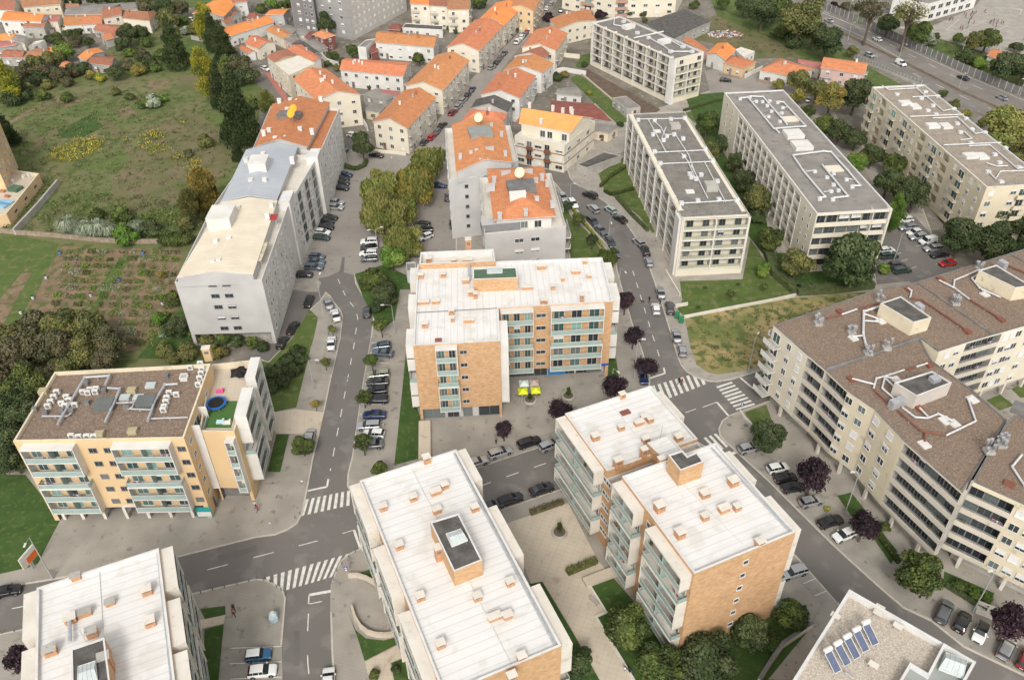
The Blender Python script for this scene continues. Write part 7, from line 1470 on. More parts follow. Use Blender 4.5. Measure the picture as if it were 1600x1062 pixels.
grove('wood at the left', 'in the upper wood at the left edge', [(12, 530, 28, 'round', 'olive'), (52, 520, 30, 'round', 'brown'), (95, 512, 28, 'round', 'olive'), (132, 515, 28, 'round', 'olive'), (168, 535, 26, 'round', 'brown'), (30, 555, 30, 'round', 'brown'), (80, 548, 30, 'round', 'brown'), (128, 552, 26, 'round', 'olive'), (165, 566, 20, 'round', 'brown')])
grove('wood at the left', 'in the lower wood at the left edge', [(8, 590, 30, 'round', 'brown'), (45, 598, 30, 'round', 'green'), (12, 640, 28, 'round', 'dark'), (40, 655, 26, 'round', 'dark'), (5, 690, 28, 'round', 'dark'), (22, 718, 24, 'round', 'dark'), (70, 590, 24, 'round', 'brown'), (98, 580, 22, 'round', 'olive')])
grove('garden trees at the bottom', 'in the garden along the bottom edge', [(900, 1035, 27, 'round', 'dark', .8), (985, 978, 36, 'round', 'green', .85), (1030, 1040, 36, 'round', 'green', .85), (1112, 1028, 44, 'round', 'dark', .8), (1172, 990, 30, 'round', 'dark', .8), (1233, 962, 26, 'round', 'green', .8), (1060, 1075, 30, 'round', 'dark', .8), (1205, 1000, 16, 'bush', 'green')], .1)
grove('shrubs by the ramp', 'beside the bottom ramp and path', [(585, 1052, 9, 'bush', 'green'), (618, 1046, 7, 'bush', 'dark')], .1)
grove('shrub at the complex foot', 'in the bed before the beige complex', [(1383, 822, 9, 'bush', 'green'), (1500, 915, 10, 'bush', 'green'), (1522, 925, 10, 'bush', 'bright'), (1540, 932, 9, 'bush', 'bright'), (1293, 795, 5, 'bush', 'yellow')], .1)
# ---- hedges, ground cover
def hedge(label, pts, wd, h, colr, z=.1, n=70):
    P = [W(p, z) for p in pts]; L = sum((b_ - a).length for a, b_ in zip(P, P[1:])); mb = MB(); r = random.Random(int(pts[0][0])); mats = LM[colr]
    for a, b_ in zip(P, P[1:]):
        d = b_ - a; nn = Vector((-d.y, d.x, 0)).normalized()
        mb.box(((a.x + b_.x) / 2, (a.y + b_.y) / 2, z), (d.length, wd * .75, h * .85), mats[2], math.atan2(d.y, d.x))
        for i in range(int(d.length * n * (wd + h) / 2)):
            q = a.lerp(b_, r.random()) + nn * r.uniform(-.5, .5) * wd + Vector((0, 0, h * (r.uniform(.85, 1.05) if r.random() < .6 else r.random())))
            leafq(mb, q, rdir(r), r.uniform(.15, .32), r.choice(mats), 1.2)
    o = Vector((P[0].x, P[0].y, 0)); mb.v = [(x - o.x, y - o.y, zz) for x, y, zz in mb.v]
    tag(link('hedge', mb.mesh('hedge', uv=False), None, o), label, 'hedge')
hedge('clipped green hedge around the lawn wedge nearest the forecourt of the grey slab', [(938, 293), (952, 279), (978, 262)], .9, 1, 'green', n=40)
hedge('second clipped hedge strip along the lawn terraces of the grey slab', [(944, 300), (955, 306), (990, 297)], .9, 1, 'green', n=40)
hedge('long clipped hedge following the pavement under the grey slab', [(963, 310), (985, 335), (1012, 362)], .9, 1, 'dark', n=40)
hedge('wide dark hedge wrapping the garden below the second slab', [(1200, 397), (1212, 430), (1244, 458), (1300, 455), (1362, 447)], 3.2, 1.8, 'dark', n=14)
hedge('low yellow-green hedge along the pavement by the tower garden', [(893, 326), (910, 347), (928, 368), (942, 388)], .7, .7, 'yellow', n=40)
hedge('hedge in front of the middle block of the complex', [(1366, 832), (1404, 880)], .9, .9, 'green', n=40)
hedge('dark hedge before the end block of the complex', [(1476, 915), (1541, 955)], .8, .8, 'dark', n=40)
hedge('rounded hedge circling the tall dark tree', [(528, 250), (540, 262), (556, 266), (570, 260), (573, 252)], 1.4, 1.0, 'green', n=30)
hedge('flowering hedge between the two levels of the paved court', [(886, 896), (932, 877)], 1.4, .9, 'olive', .12, 40)
hedge('brown-green planter strip on the street side of the paved court', [(829, 803), (880, 785)], 1.2, .8, 'brown', .12, 40)
hedge('hedge along the foot of the cul-de-sac lawn', [(1068, 174), (1127, 157)], 1.0, .8, 'green', .12, 25)
def cover(name, label, cat, regions, mats, n, s, hh, seed=1, z=.0):
    r = random.Random(seed); mb = MB()
    for (pts, dens) in regions:
        P = [W(p) for p in pts]; x0, x1 = min(p.x for p in P), max(p.x for p in P); y0, y1 = min(p.y for p in P), max(p.y for p in P)
        def inside(x, y):
            c = False
            for i in range(len(P)):
                a, b_ = P[i], P[i - 1]
                if (a.y > y) != (b_.y > y) and x < (b_.x - a.x) * (y - a.y) / (b_.y - a.y) + a.x: c = not c
            return c
        A = abs(area(P)); m_ = int(A * dens * n)
        for i in range(m_):
            for _ in range(20):
                x, y = r.uniform(x0, x1), r.uniform(y0, y1)
                if inside(x, y): break
            else: continue
            k = r.randint(4, 9); mm = r.choice(mats)
            for j in range(k): leafq(mb, Vector((x + r.gauss(0, s), y + r.gauss(0, s), z + r.uniform(.05, hh))), (rdir(r) + Vector((0, 0, 1))).normalized(), r.uniform(.2, .5) * s * 1.9, mm, 1.2)
    o = link(name, mb.mesh(name, uv=False)); struct(o, 'stuff', label, cat)
YF = mat('goldenrod_flowers', (.55, .42, .03), (.38, .32, .04), 2)
tk = T(0, 0)
cover('goldenrod', 'yellow goldenrod patches in the meadow', 'flowers', [(Q(tk, (330, 930), (480, 850), (640, 850), (640, 900), (540, 970), (400, 1000), (260, 990)), 1), (Q(tk, (850, 840), (960, 800), (1030, 820), (1000, 860), (880, 870)), .9), (Q(tk, (850, 880), (1050, 890), (1060, 930), (900, 945)), .9), (Q(tk, (720, 850), (790, 850), (780, 875)), .8), (Q(tk, (1030, 960), (1120, 945), (1140, 975), (1060, 1000)), .9), (Q(tk, (1180, 970), (1240, 970), (1200, 1050), (1090, 1030)), .8), (Q(tk, (1090, 760), (1140, 750), (1130, 790)), .7), (Q(tk, (600, 940), (680, 940), (670, 965)), .6)], [YF, YF, LM['yellow'][2], LM['olive'][0]], 1.6, .4, .9, 3)
cover('meadow_weeds', 'rough tufts of weeds all over the meadow', 'weeds', [([(20, 175), (100, 150), (170, 140), (300, 150), (345, 205), (368, 260), (360, 330), (280, 372), (100, 365), (30, 335), (0, 250)], 1)], [LM['olive'][2], LM['green'][0], LM['olive'][0], DRYG, LM['brown'][2]], .22, .55, .5, 5)
cover('bramble', 'green brambles between the meadow and the stone wall', 'brambles', [([(48, 350), (100, 300), (250, 310), (330, 320), (340, 380), (200, 372), (50, 362)], 1), ([(62, 285), (92, 270), (60, 330), (10, 362), (0, 350)], .8)], [LM['green'][0], LM['green'][1], LM['olive'][2]], .45, .6, 1.0, 6)
cover('lot_weeds', 'green weeds and dry tufts on the yellow lot', 'weeds', [([(1075, 505), (1200, 478), (1350, 460), (1230, 520), (1200, 560), (1140, 578), (1100, 575)], 1)], [YGRASS, LM['olive'][0], LM['green'][1], LM['olive'][2]], .4, .4, .35, 7, .12)
cover('bank_weeds', 'rough green growth on the vacant lot below the motorway', 'weeds', [([(1110, 28), (1200, 40), (1300, 95), (1240, 92), (1150, 78)], .5), ([(1410, 55), (1480, 66), (1600, 104), (1600, 140), (1505, 104), (1416, 68)], 1)], [LM['green'][0], LM['olive'][0], LM['brown'][0]], .3, .5, .8, 8)
# allotments
vg = MB(); r = random.Random(12); veg = [LM['bright'][0], LM['green'][1], LM['green'][0], LM['bright'][2], LM['reed'][0], LM['dark'][2]]
A0, A1_, A2, A3 = (66, 532), (262, 545), (285, 388), (100, 388)
w0, w1, w2, w3 = [W(p) for p in (A0, A1_, A2, A3)]
for i in range(11):
    for j in range(12):
        if r.random() < .06: continue
        u0, v0 = (i + r.uniform(.02, .3)) / 11, (j + r.uniform(.0, .2)) / 12; u1, v1 = (i + r.uniform(.7, 1.1)) / 11, (j + r.uniform(.6, 1.0)) / 12
        rows = r.randint(3, 6); m1 = r.choice(veg); m2 = r.choice(veg); dens = r.choice((.5, .9, 1.2, 1.5)); hh = r.uniform(.15, .6)
        for k in range(rows):
            v = v0 + (v1 - v0) * (k + .5) / rows; a = w0.lerp(w1, u0).lerp(w3.lerp(w2, u0), v); b_ = w0.lerp(w1, u1).lerp(w3.lerp(w2, u1), v)
            for q in range(int((b_ - a).length * 8 * dens)):
                p = a.lerp(b_, r.random()) + Vector((r.gauss(0, .12), r.gauss(0, .12), r.uniform(.03, hh))); leafq(vg, p, (rdir(r) + Vector((0, 0, .8))).normalized(), r.uniform(.18, .42), m1 if r.random() < .8 else m2, 1.1)
struct(link('vegetable_beds', vg.mesh('vegetable_beds', uv=False)), 'stuff', 'rows of vegetables growing in the brown allotment plots', 'vegetables')
tk = T(0, 1)
pz = [0]
for L_ in ([(560, 550), (480, 640), (430, 700), (380, 790), (280, 920)], [(600, 550), (740, 556), (1080, 550)], [(1020, 560), (960, 670), (880, 800), (800, 940), (740, 1062)], [(140, 930), (520, 945), (760, 945)], [(450, 700), (660, 715)], [(200, 820), (160, 900)]):
    for a, b_ in zip(L_, L_[1:]):
        A, B = W(tk(*a)), W(tk(*b_)); d = (B - A); n = Vector((-d.y, d.x, 0)).normalized() * .55
        pz[0] += 1; mb = MB(); mb.poly([(q.x, q.y, .012 + pz[0] * .0015) for q in (A - n, B - n, B + n, A + n)], DRYG if False else SOIL); struct(link('dirt_path', mb.mesh('dirt_path')))
for L_ in ([(790, 550), (700, 690), (640, 790), (560, 900), (520, 990)], [(760, 560), (690, 660), (600, 800)]):
    for a, b_ in zip(L_, L_[1:]):
        A, B = W(tk(*a)), W(tk(*b_)); d = (B - A); n = Vector((-d.y, d.x, 0)).normalized() * .9
        pz[0] += 1; mb = MB(); mb.poly([(q.x, q.y, .012 + pz[0] * .0015) for q in (A - n, B - n, B + n, A + n)], LAWN); struct(link('grass_path', mb.mesh('grass_path')))

grove('shrubs in the town yards', 'in the yards around the tower block and terraces', [(448, 66, 5, 'bush', 'green'), (470, 84, 5, 'bush', 'dark'), (505, 82, 7, 'bush', 'green'), (512, 100, 6, 'bush', 'green'), (526, 106, 7, 'bush', 'olive'), (545, 128, 5, 'bush', 'green'), (578, 136, 5, 'bush', 'dark'), (606, 133, 4, 'bush', 'green'), (640, 128, 4, 'bush', 'green'), (612, 88, 5, 'bush', 'green'), (668, 84, 5, 'bush', 'dark'), (700, 44, 4, 'bush', 'green'), (712, 50, 4, 'bush', 'dark'), (806, 48, 5, 'bush', 'dark'), (797, 55, 5, 'bush', 'green'), (485, 100, 5, 'bush', 'green')])
# ------------------------------------------------------------ walls and fences
def wall(label, pts, h, t, m, z=0, name='boundary_wall', cat='wall', cap=None):
    P = [W(p, z) for p in pts]; mb = MB()
    for i, (a, c) in enumerate(zip(P, P[1:])):
        d = c - a; e = .0 if i == 0 else t * .0
        mb.box(((a.x + c.x) / 2, (a.y + c.y) / 2, z), (d.length + t * .98, t, h - i * .003), m, math.atan2(d.y, d.x))
        if cap: mb.box(((a.x + c.x) / 2, (a.y + c.y) / 2, z + h - i * .003), (d.length + t, t + .1, .08), cap, math.atan2(d.y, d.x))
    o = Vector((P[0].x, P[0].y, 0)); mb.v = [(x - o.x, y - o.y, zz) for x, y, zz in mb.v]
    return tag(link(name, mb.mesh(name), None, o), label, cat)
t0, t1_, t2_, t3_ = T(0, 1), T(1, 3), T(2, 3), T(3, 3)
wall('old rubble stone wall between the meadow and the allotments', [(-10, 362), (30, 366), (93, 371), (160, 378), (200, 380), (258, 380)], 1.1, .6, STONE)
wall('pale concrete wall running up from the stone wall towards the ochre terrace', [(25, 366), (62, 326), (92, 290)], 1.8, .5, CONC)
wall('long low white wall edging the slab lawn above the dry lot', [(1069, 497), (1130, 485), (1200, 472), (1241, 463)], .7, .35, CONCL, .1)
wall('short white wall at the lawn corner by the bins', [(1056, 480), (1073, 477)], .8, .35, CONCL, .1)
wall('thin garden wall along the grey slab pavement', [(1040, 425), (1062, 462)], .7, .25, CONCL, .1)
wall('curved beige wall on the upper side of the garage ramp', Q(t1_, (575, 432), (625, 430), (680, 447), (730, 475), (762, 512), (790, 570)), 1.0, .35, BPAVE, .1)
wall('curved beige wall on the lower side of the garage ramp', Q(t1_, (592, 628), (612, 690), (645, 745), (690, 780), (745, 795), (800, 797), (850, 788)), 1.0, .35, BPAVE, .1)
wall('free-standing beige planter wall beside the lawn strip', [(664, 669), (664, 714)], 1.0, 2.2, BPAVE, .1)
wall('thick beige bench wall at the step of the paved court', [(920, 910), (957, 896)], .7, 1.6, BPAVE, .1)
wall('low edging wall between paved court and garden lawn', [(918, 910), (947, 957), (931, 964), (990, 1062), (1010, 1100)], .35, .3, CONCL, .1)
wall('dark-capped wall of the ramp between garden and gravel-roofed block', Q(t3_, (-60, 1080), (15, 960), (85, 862), (258, 742)), 1.4, .4, CONCL, .1, cap=DARKC)
wall('low wall around the corner flower bed at the crossing', [(1156, 645), (1163, 655), (1175, 667)], .7, .25, CONCL, .1)
wall('concrete retaining wall below the dark garage deck', [(917, 265), (945, 252), (974, 244)], 1.6, .3, CONC, .05)
wall('brick-coloured edging along the brown planting bed', [(906, 114), (958, 158), (976, 175)], .5, .4, BPAVE, .1)
wall('white fenced wall in front of the big bungalow', Q(z7, (650, 470), (780, 500)), 1.2, .3, STONE, .0)
wall('white garden wall left of the big bungalow', Q(z7, (550, 440), (690, 370)), 1.5, .3, WHITE, .0)
wall('stone garden wall in front of the yellow bungalow', Q(z7, (340, 415), (500, 445)), .9, .3, STONE, .0)
wall('yellow garden wall before the cream gable house', [(583, 238), (620, 241), (634, 243)], 1.0, .3, CREAM2, .0)
wall('white wall around the tower yard', [(455, 195), (478, 200)], 1, .3, WHITE)
wall('weathered wall of the hamlet gardens', Q(z1, (590, 440), (700, 400), (930, 380)), 1.4, .3, CREAM2)
wall('retaining wall under the motorway fence', [(1352, 99), (1400, 120), (1439, 135)], .8, .4, CONC, .0)
for k_, (pp, nm) in enumerate((([(470, 62), (512, 98), (530, 104)], 'white yard wall running down from the brick-red house'), ([(585, 78), (640, 84), (668, 88)], 'white stepped garden wall in front of the white terrace'), ([(532, 128), (560, 134), (612, 138)], 'low yard wall before the long orange-roofed terrace'), ([(455, 150), (440, 120), (425, 105)], 'pale wall along the side street by the cream hall'), ([(700, 40), (735, 42)], 'white yard wall behind the three joined apartment houses'), ([(640, 48), (650, 60)], 'short yard wall by the black-roofed low building'), ([(845, 120), (880, 112), (915, 118)], 'garden wall behind the red-balcony row house'), ([(868, 88), (905, 92)], 'pale retaining wall beside the small lawn'), ([(300, 62), (345, 72)], 'garden wall at the top of the conifer row'), ([(560, 178), (575, 205)], 'yard wall between the two cream apartment houses'))): wall(nm, pp, 1.6, .3, (WHITE, CREAM2, CONC)[k_ % 3])
def fence(label, pts, h, posts, z=0, pm=None, pw=.1, name='fence', gl=False):
    P = [W(p, z) for p in pts]; o = P[0].copy(); t = thing(name, label, 'fence', o); L = [(c - a).length for a, c in zip(P, P[1:])]; tot = sum(L)
    mb = MB()
    for a, c in zip(P, P[1:]):
        d = c - a; mb.box(((a.x + c.x) / 2 - o.x, (a.y + c.y) / 2 - o.y, .05), (d.length, .06, h - .1), pm, math.atan2(d.y, d.x))
    link('panel', mb.mesh('panel'), t)
    pmesh = MB(); pmesh.box((0, 0, 0), (pw, pw + .06, h + .05), CONCL)
    pme = pmesh.mesh('post')
    for k in range(posts):
        s = tot * k / (posts - 1)
        for a, c, l in zip(P, P[1:], L):
            if s <= l + 1e-6: q = a.lerp(c, s / l) - o; d = c - a; link('post', pme, t, q, math.atan2(d.y, d.x)); break
            s -= l
    return t
NB = mat('noise_panel', (.17, .165, .16), (.24, .235, .23), .5, rough=.35, pat='ribx', psc=.9)
f = fence('long grey noise barrier with green graffiti beyond the motorway', [(1272, 8), (1352, 41), (1416, 71), (1505, 113), (1600, 153), (1700, 196)], 2.8, 52, 0, NB, .14, 'noise_barrier')
GR = mat('green_graffiti', (.03, .42, .2)); GR2 = mat('pale_graffiti', (.32, .4, .22))
def graffiti(a, c, m, txt, size):
    A, B = W(a), W(c); d = B - A; rz = math.atan2(d.y, d.x)
    n = Vector((d.y, -d.x, 0)).normalized(); p = (A + B) / 2 + n * .06; mb = MB(); r = random.Random(len(txt)); L = d.length
    for k in range(6):
        x = -L / 2 + L * (k + .5) / 6; w_ = L / 6 * .42; mb.poly([(x - w_, 0, .4), (x + w_ * .3, 0, .35), (x + w_ * .1, 0, 2.2), (x - w_ * .8, 0, 2.3)], m); mb.poly([(x - w_ * .6, -.005, 1.1), (x + w_, -.005, 1.3), (x + w_ * .9, -.005, 1.8), (x - w_ * .6, -.005, 1.6)], m)
    link('graffiti', mb.mesh('graffiti'), f, Vector((p.x, p.y, .1)) - f.location, rz)
graffiti((1452, 88), (1470, 96), GR, 'a', 2); graffiti((1335, 34), (1348, 40), GR2, 'bb', 2)
fence('see-through steel fence on the near side of the motorway', [(1335, 92), (1352, 99), (1400, 119), (1439, 133)], 1.6, 22, .1, None or mat('mesh_panel', (.3, .3, .29), (.22, .22, .2), 4), .08)
wall('continuous concrete median barrier of the motorway', [(1276, 38), (1327, 58), (1429, 107), (1497, 142), (1555, 168), (1640, 207)], .9, .5, mat('median', (.26, .21, .16), (.2, .165, .13), .5), .03, 'median_barrier', 'barrier')
# ------------------------------------------------------------ street lamps
def lamp(label, base, topz, arm, z=.12, double=False):
    # topz: px of the pole top; arm: px of the head
    b0 = W(base, z); H = 8.0; best = None
    for k in range(40, 140):
        hz = k * .1; v = Vector((b0.x, b0.y, hz)) - cam.location; yy = 531 - FPX * v.dot(up) / v.dot(fw)
        if best is None or abs(yy - topz[1]) < best[0]: best = (abs(yy - topz[1]), hz)
    H = max(5.0, best[1]); t = thing('street_lamp', label, 'street lamp', (b0.x, b0.y, z), 0, 'street lamps')
    pb = MB(); pb.tube([(0, 0, 0), (0, 0, H * .5), (0, 0, H)], [.11, .085, .06], POLE, 8); pb.tube([(0, 0, 0), (0, 0, .5)], .16, POLE, 8); link('pole', pb.mesh('pole'), t)
    e = W(arm, H + z + .25); d = Vector((e.x - b0.x, e.y - b0.y, 0)); L = min(max(d.length, .8), 2.2); d = d.normalized()
    for s in ((1, -1) if double else (1,)):
        ab = MB(); ab.tube([(0, 0, H - .05), tuple(d * s * L * .4 + Vector((0, 0, H + .2))), tuple(d * s * L + Vector((0, 0, H + .3)))], .035, POLE, 6); link('arm', ab.mesh('arm'), t)
        hb = MB(); hb.box((0, 0, -.05), (.75, .3, .12), CONCL, 0, mtop=FRAME); hb.box((0, 0, -.065), (.5, .2, .014), HL); link('lamp_head', hb.mesh('lamp_head'), t, d * s * (L + .3) + Vector((0, 0, H + .32)), math.atan2(d.y, d.x))
a, c, d_, e_ = T(1, 1), T(1, 2), T(2, 1), T(2, 2); tz, tr3 = T(3, 0), T(3, 3)
lamp('double-armed street lamp beside the willows and four parked cars', a(750, 520), a(738, 392), a(700, 390), double=True)
lamp('street lamp at the foot of the lawn bushes, arm reaching left over the bend', a(855, 1028), a(828, 858), a(785, 852))
lamp('tall street lamp rising from the pavement tongue between the white cars', a(438, 1035), a(362, 680), a(400, 645))
lamp('street lamp leaning over the left pavement beside the ivy bank', c(358, 305), c(322, 135), c(365, 128))
lamp('street lamp beside the purple tree left of the curved street', e_(750, 240), e_(772, 8), e_(800, 0))
lamp('street lamp in front of the blue shop, between two purple trees', e_(612, 305), e_(625, 182), e_(648, 198))
lamp('street lamp between the dark cars on the curved street', d_(595, 430), d_(597, 385), d_(618, 378))
lamp('street lamp on the left kerb where the curved street straightens', d_(658, 735), d_(662, 668), d_(705, 660))
lamp('street lamp at the edge of the dry lot by the crossing', e_(1450, 205), e_(1495, 0), T(2, 1)(1510, 1030))
lamp('street lamp in the car park between the slabs', T(3, 1)(770, 590), T(3, 1)(818, 420), T(3, 1)(850, 412), .14)
lamp('street lamp before the shuttered cream wall of the complex', tr3(470, 45), T(3, 2)(548, 820), T(3, 2)(530, 815))
lamp('street lamp in front of the entrance steps of the end block', tr3(1260, 640), tr3(1398, 392), tr3(1395, 385))
lamp('street lamp at the bottom left beside the billboard', T(0, 3)(325, 440), T(0, 3)(172, 192), T(0, 3)(158, 225))
lamp('street lamp at the entrance of the curved street by the cream block', d_(358, 210), d_(362, 120), d_(378, 105))
lamp('lamp post in the middle of the paved bend near the long street', (609, 268), (609, 247), (611, 246))
for i, (b0, tp, ar, ds) in enumerate((((490, 250), (515, 145), (525, 140), 'in the median by the parked-looking white hatchback'), ((808, 350), (830, 280), (850, 275), 'in the median beside the white van'), ((1170, 550), (1190, 462), (1205, 455), 'in the median beside the black saloon'), ((485, 130), (503, 15), (515, 10), 'topmost behind the noise barrier'), ((798, 205), (828, 65), (835, 60), 'behind the noise barrier left of the school'), ((1185, 345), (1210, 235), (1215, 228), 'behind the noise barrier by the green shrubs'), ((1545, 590), (1573, 490), (1580, 485), 'at the right edge by the noise barrier'))): lamp(f'motorway lamp {ds}', tz(*b0), tz(*tp), tz(*ar), .03)
lamp('tall floodlight mast in the school yard', tz(1338, 200), tz(1342, 75), tz(1345, 72), .03)
# ------------------------------------------------------------ signs, bollards, bins, umbrellas, planters
def sign(label, p, shapes, h=2.3, z=.12, rz=0):
    q = W(p, z); t = thing('road_sign', label, 'road sign', q, rz); mb = MB(); mb.tube([(0, 0, 0), (0, 0, h + .3)], .035, METAL, 6); link('post', mb.mesh('post'), t)
    for k, (sh, c) in enumerate(shapes):
        m = mat('sign_' + c, dict(blue=(.02, .10, .42), red=(.5, .02, .02), white=(.75, .75, .73), grey=(.3, .3, .3))[c], rough=.4); mb = MB(); zz = h - k * .62
        if sh == 'round': mb.tube([(0, -.06, zz), (0, -.04, zz)], .3, m, 18); mb.tube([(0, -.07, zz), (0, -.061, zz)], .18, mats_white, 18)
        else: mb.box((0, -.05, zz - .28), (.56, .03, .56), m); mb.poly([(-.2, -.068, zz - .2), (.2, -.068, zz - .2), (0, -.068, zz + .18)], mats_white)
        link('sign_plate', mb.mesh('sign_plate'), t)
mats_white = mat('sign_white_face', (.75, .75, .73))
sign('blue and red crossing signs on a post at the ramp entrance', t1_(562, 425), [('sq', 'blue'), ('round', 'red')]); sign('grey-backed sign on the pavement above the upper zebra crossing', c(295, 925), [('round', 'grey')]); sign('blue crossing sign beside the right-hand zebra crossing', (1157, 645), [('sq', 'blue')])
sign('small red no-entry sign at the left edge of the L-shaped block', (638, 527), [('round', 'red')]); sign('sign with pale plates on the pavement corner left of the junction', t1_(100, 150), [('sq', 'grey')])
BM = MB(); BM.tube([(0, 0, 0), (0, 0, .75), (0, 0, .85)], [.07, .06, .04], DARKC, 8); BM.tube([(0, 0, .6), (0, 0, .66)], .08, DARKC, 8); bme = BM.mesh('bollard')
def bollards(phrase, pts):
    for k, p in enumerate(pts):
        q = W(p, .12); tag(link('bollard', bme, None, q), f'short dark bollard, {ORD[k]} from the left {phrase}', 'bollard', 'bollards along the kerbs')
bollards('on the kerb of the bottom left corner block', Q(t1_, (5, 440), (48, 447), (88, 462), (128, 492), (155, 512), (180, 545)))
bollards('on the far kerb stretch left of the junction', Q(T(0, 3), (10, 776), (88, 764), (163, 749), (1235, 528), (1308, 510), (1382, 493), (1457, 475), (1530, 458)))
bollards('around the kerb by the garage ramp', Q(t1_, (478, 450), (497, 395), (527, 355), (572, 312), (610, 278)))
bollards('on the kerb below the upper zebra crossing', Q(t1_, (240, 70), (270, 45)))
t = thing('recycling_container', 'pale blue and white recycling bell container on the cobbled corner', 'container', W(t1_(113, 690), .12), R_(10))
mb = MB(); mb.tube([(0, 0, 0), (0, 0, .9), (0, 0, 1.5), (0, 0, 1.7)], [.66, .76, .62, .4], mat('container_blue', (.45, .60, .65)), 6); link('body', mb.mesh('body'), t)
mb = MB(); mb.tube([(0, 0, 1.7), (0, 0, 1.85)], [.42, .3], WHITE, 6); link('lid', mb.mesh('lid'), t); mb = MB(); mb.box((0, -.68, 1.05), (.5, .12, .25), WHITE); link('opening', mb.mesh('opening'), t)
def bin_(label, p, z=.12):
    t = thing('wheelie_bin', label, 'bin', W(p, z), R_(70)); mb = MB(); mb.box((0, 0, .15), (1.2, .9, .95), mat('bin_green', (.03, .2, .09))); link('body', mb.mesh('body'), t); mb = MB(); mb.box((0, 0, 1.1), (1.26, .98, .1), mat('bin_green', (.03, .2, .09))); link('lid', mb.mesh('lid'), t)
    for x in (-.5, .5):
        for y in (-.35, .35): mb = MB(); mb.tube([(x, y - .04, .09), (x, y + .04, .09)], .09, BLACK, 8); link('wheel', mb.mesh('wheel'), t)
bin_('green wheeled bin touching the parked estate car on the curved street', (1057.6, 496)); bin_('green wheeled bin nearest the low white wall', (1064.5, 503))
t = thing('billboard', 'slanted billboard with orange and white poster beside the left lawn', 'billboard', W((54, 887), .12), R_(75)); mb = MB(); mb.box((0, 0, 1.6), (3.2, .2, 2.4), CONCL); link('panel', mb.mesh('panel'), t)
mb = MB(); mb.box((.5, -.12, 1.7), (2.0, .04, 1.3), mat('poster_orange', (.75, .16, .03))); mb.box((.0, -.125, 3.0), (3.0, .03, .9), WHITE); link('poster', mb.mesh('poster'), t)
mb = MB(); mb.box((0, .15, 0), (.5, .25, 3.6), METAL); link('post', mb.mesh('post'), t)
def umbrella(label, p, c):
    t = thing('cafe_umbrella', label, 'umbrella', (0, 0, 0), R_(3), 'cafe umbrellas'); q = W(p, 2.5); t.location = (q.x, q.y, .13); mb = MB(); a = .92
    P = [(-a, -a, 2.3), (a, -a, 2.3), (a, a, 2.3), (-a, a, 2.3)]
    for i in range(4): mb.poly([P[i], P[(i + 1) % 4], (0, 0, 2.9)], c); x, y = P[i], P[(i + 1) % 4]; mb.poly([(x[0], x[1], 2.08), (y[0], y[1], 2.08), y, x], c)
    link('canopy', mb.mesh('canopy'), t); mb = MB(); mb.tube([(0, 0, 0), (0, 0, 2.85)], .04, METAL, 6); mb.box((0, 0, 0), (.5, .5, .1), CONC); link('pole', mb.mesh('pole'), t)
LIME = mat('lime_canvas', (.62, .68, .03)); umbrella('pale grey square cafe umbrella, back left of the four', (818.5, 598), mat('pale_canvas', (.6, .68, .64))); umbrella('taupe square cafe umbrella, back right of the four', (834.5, 597), mat('taupe_canvas', (.42, .34, .31))); umbrella('lime green cafe umbrella, front left of the four', (817, 610), LIME); umbrella('lime green cafe umbrella, front right of the four', (837, 608.5), LIME)
def cafeset(label, p):
    t = thing('cafe_table', label, 'table', W(p, .13), 0, 'cafe tables'); mb = MB(); mb.tube([(0, 0, .7), (0, 0, .74)], .38, SHUTG, 14); link('tabletop', mb.mesh('tabletop'), t); mb = MB(); mb.tube([(0, 0, 0), (0, 0, .7)], .04, METAL, 6); mb.tube([(0, 0, 0), (0, 0, .03)], .25, METAL, 10); link('leg', mb.mesh('leg'), t)
def chair(label, p, rz):
    t = thing('cafe_chair', label, 'chair', W(p, .13), rz, 'cafe chairs'); mb = MB(); mb.box((0, 0, .42), (.45, .45, .05), BLACK); link('seat', mb.mesh('seat'), t); mb = MB(); mb.box((0, .21, .47), (.45, .04, .45), BLACK); link('backrest', mb.mesh('backrest'), t)
    for x in (-.19, .19):
        for y in (-.19, .19): mb = MB(); mb.box((x, y, 0), (.04, .04, .42), BLACK); link('leg', mb.mesh('leg'), t)
cafeset('round cafe table under the front left lime umbrella', (816, 618)); cafeset('round cafe table under the front right lime umbrella', (838, 617))
for k, (x, y, rz_, l) in enumerate(((812.5, 619, 1.6, 'left of the left cafe table'), (819.5, 619, -1.6, 'right of the left cafe table'), (834.5, 618, 1.6, 'left of the right cafe table'), (841.5, 618, -1.6, 'right of the right cafe table'))): chair('dark cafe chair ' + l, (x, y), rz_)
def planter(label, p, hgt, kind='bush'):
    t = thing('round_planter', label, 'planter', W(p, .13)); mb = MB(); mb.tube([(0, 0, 0), (0, 0, .3), (0, 0, .6)], [1.1, 1.3, 1.2], CONC, 20); mb.tube([(0, 0, .601), (0, 0, .62)], 1.0, SOILD, 20); link('tub', mb.mesh('tub'), t)
    cr, tr = cached(('tree', 'column', 'green', 1), lambda: tree_meshes('column', 'green', 1)); tt = thing('potted_conifer', 'small upright shrub growing in ' + label.replace('concrete', 'a concrete', 1), 'shrub', W(p, .13)); o = link('crown', cr, tt, (0, 0, .45)); o.scale = (.55, .55, hgt / 3.4)
planter('concrete ring planter in front of the lime umbrellas', (828, 627), 1.6); planter('concrete ring planter on the plaza before the blue shop', (888, 621), 2.2); planter('concrete ring planter alone on the beige paved court', (874, 834), 2.4)
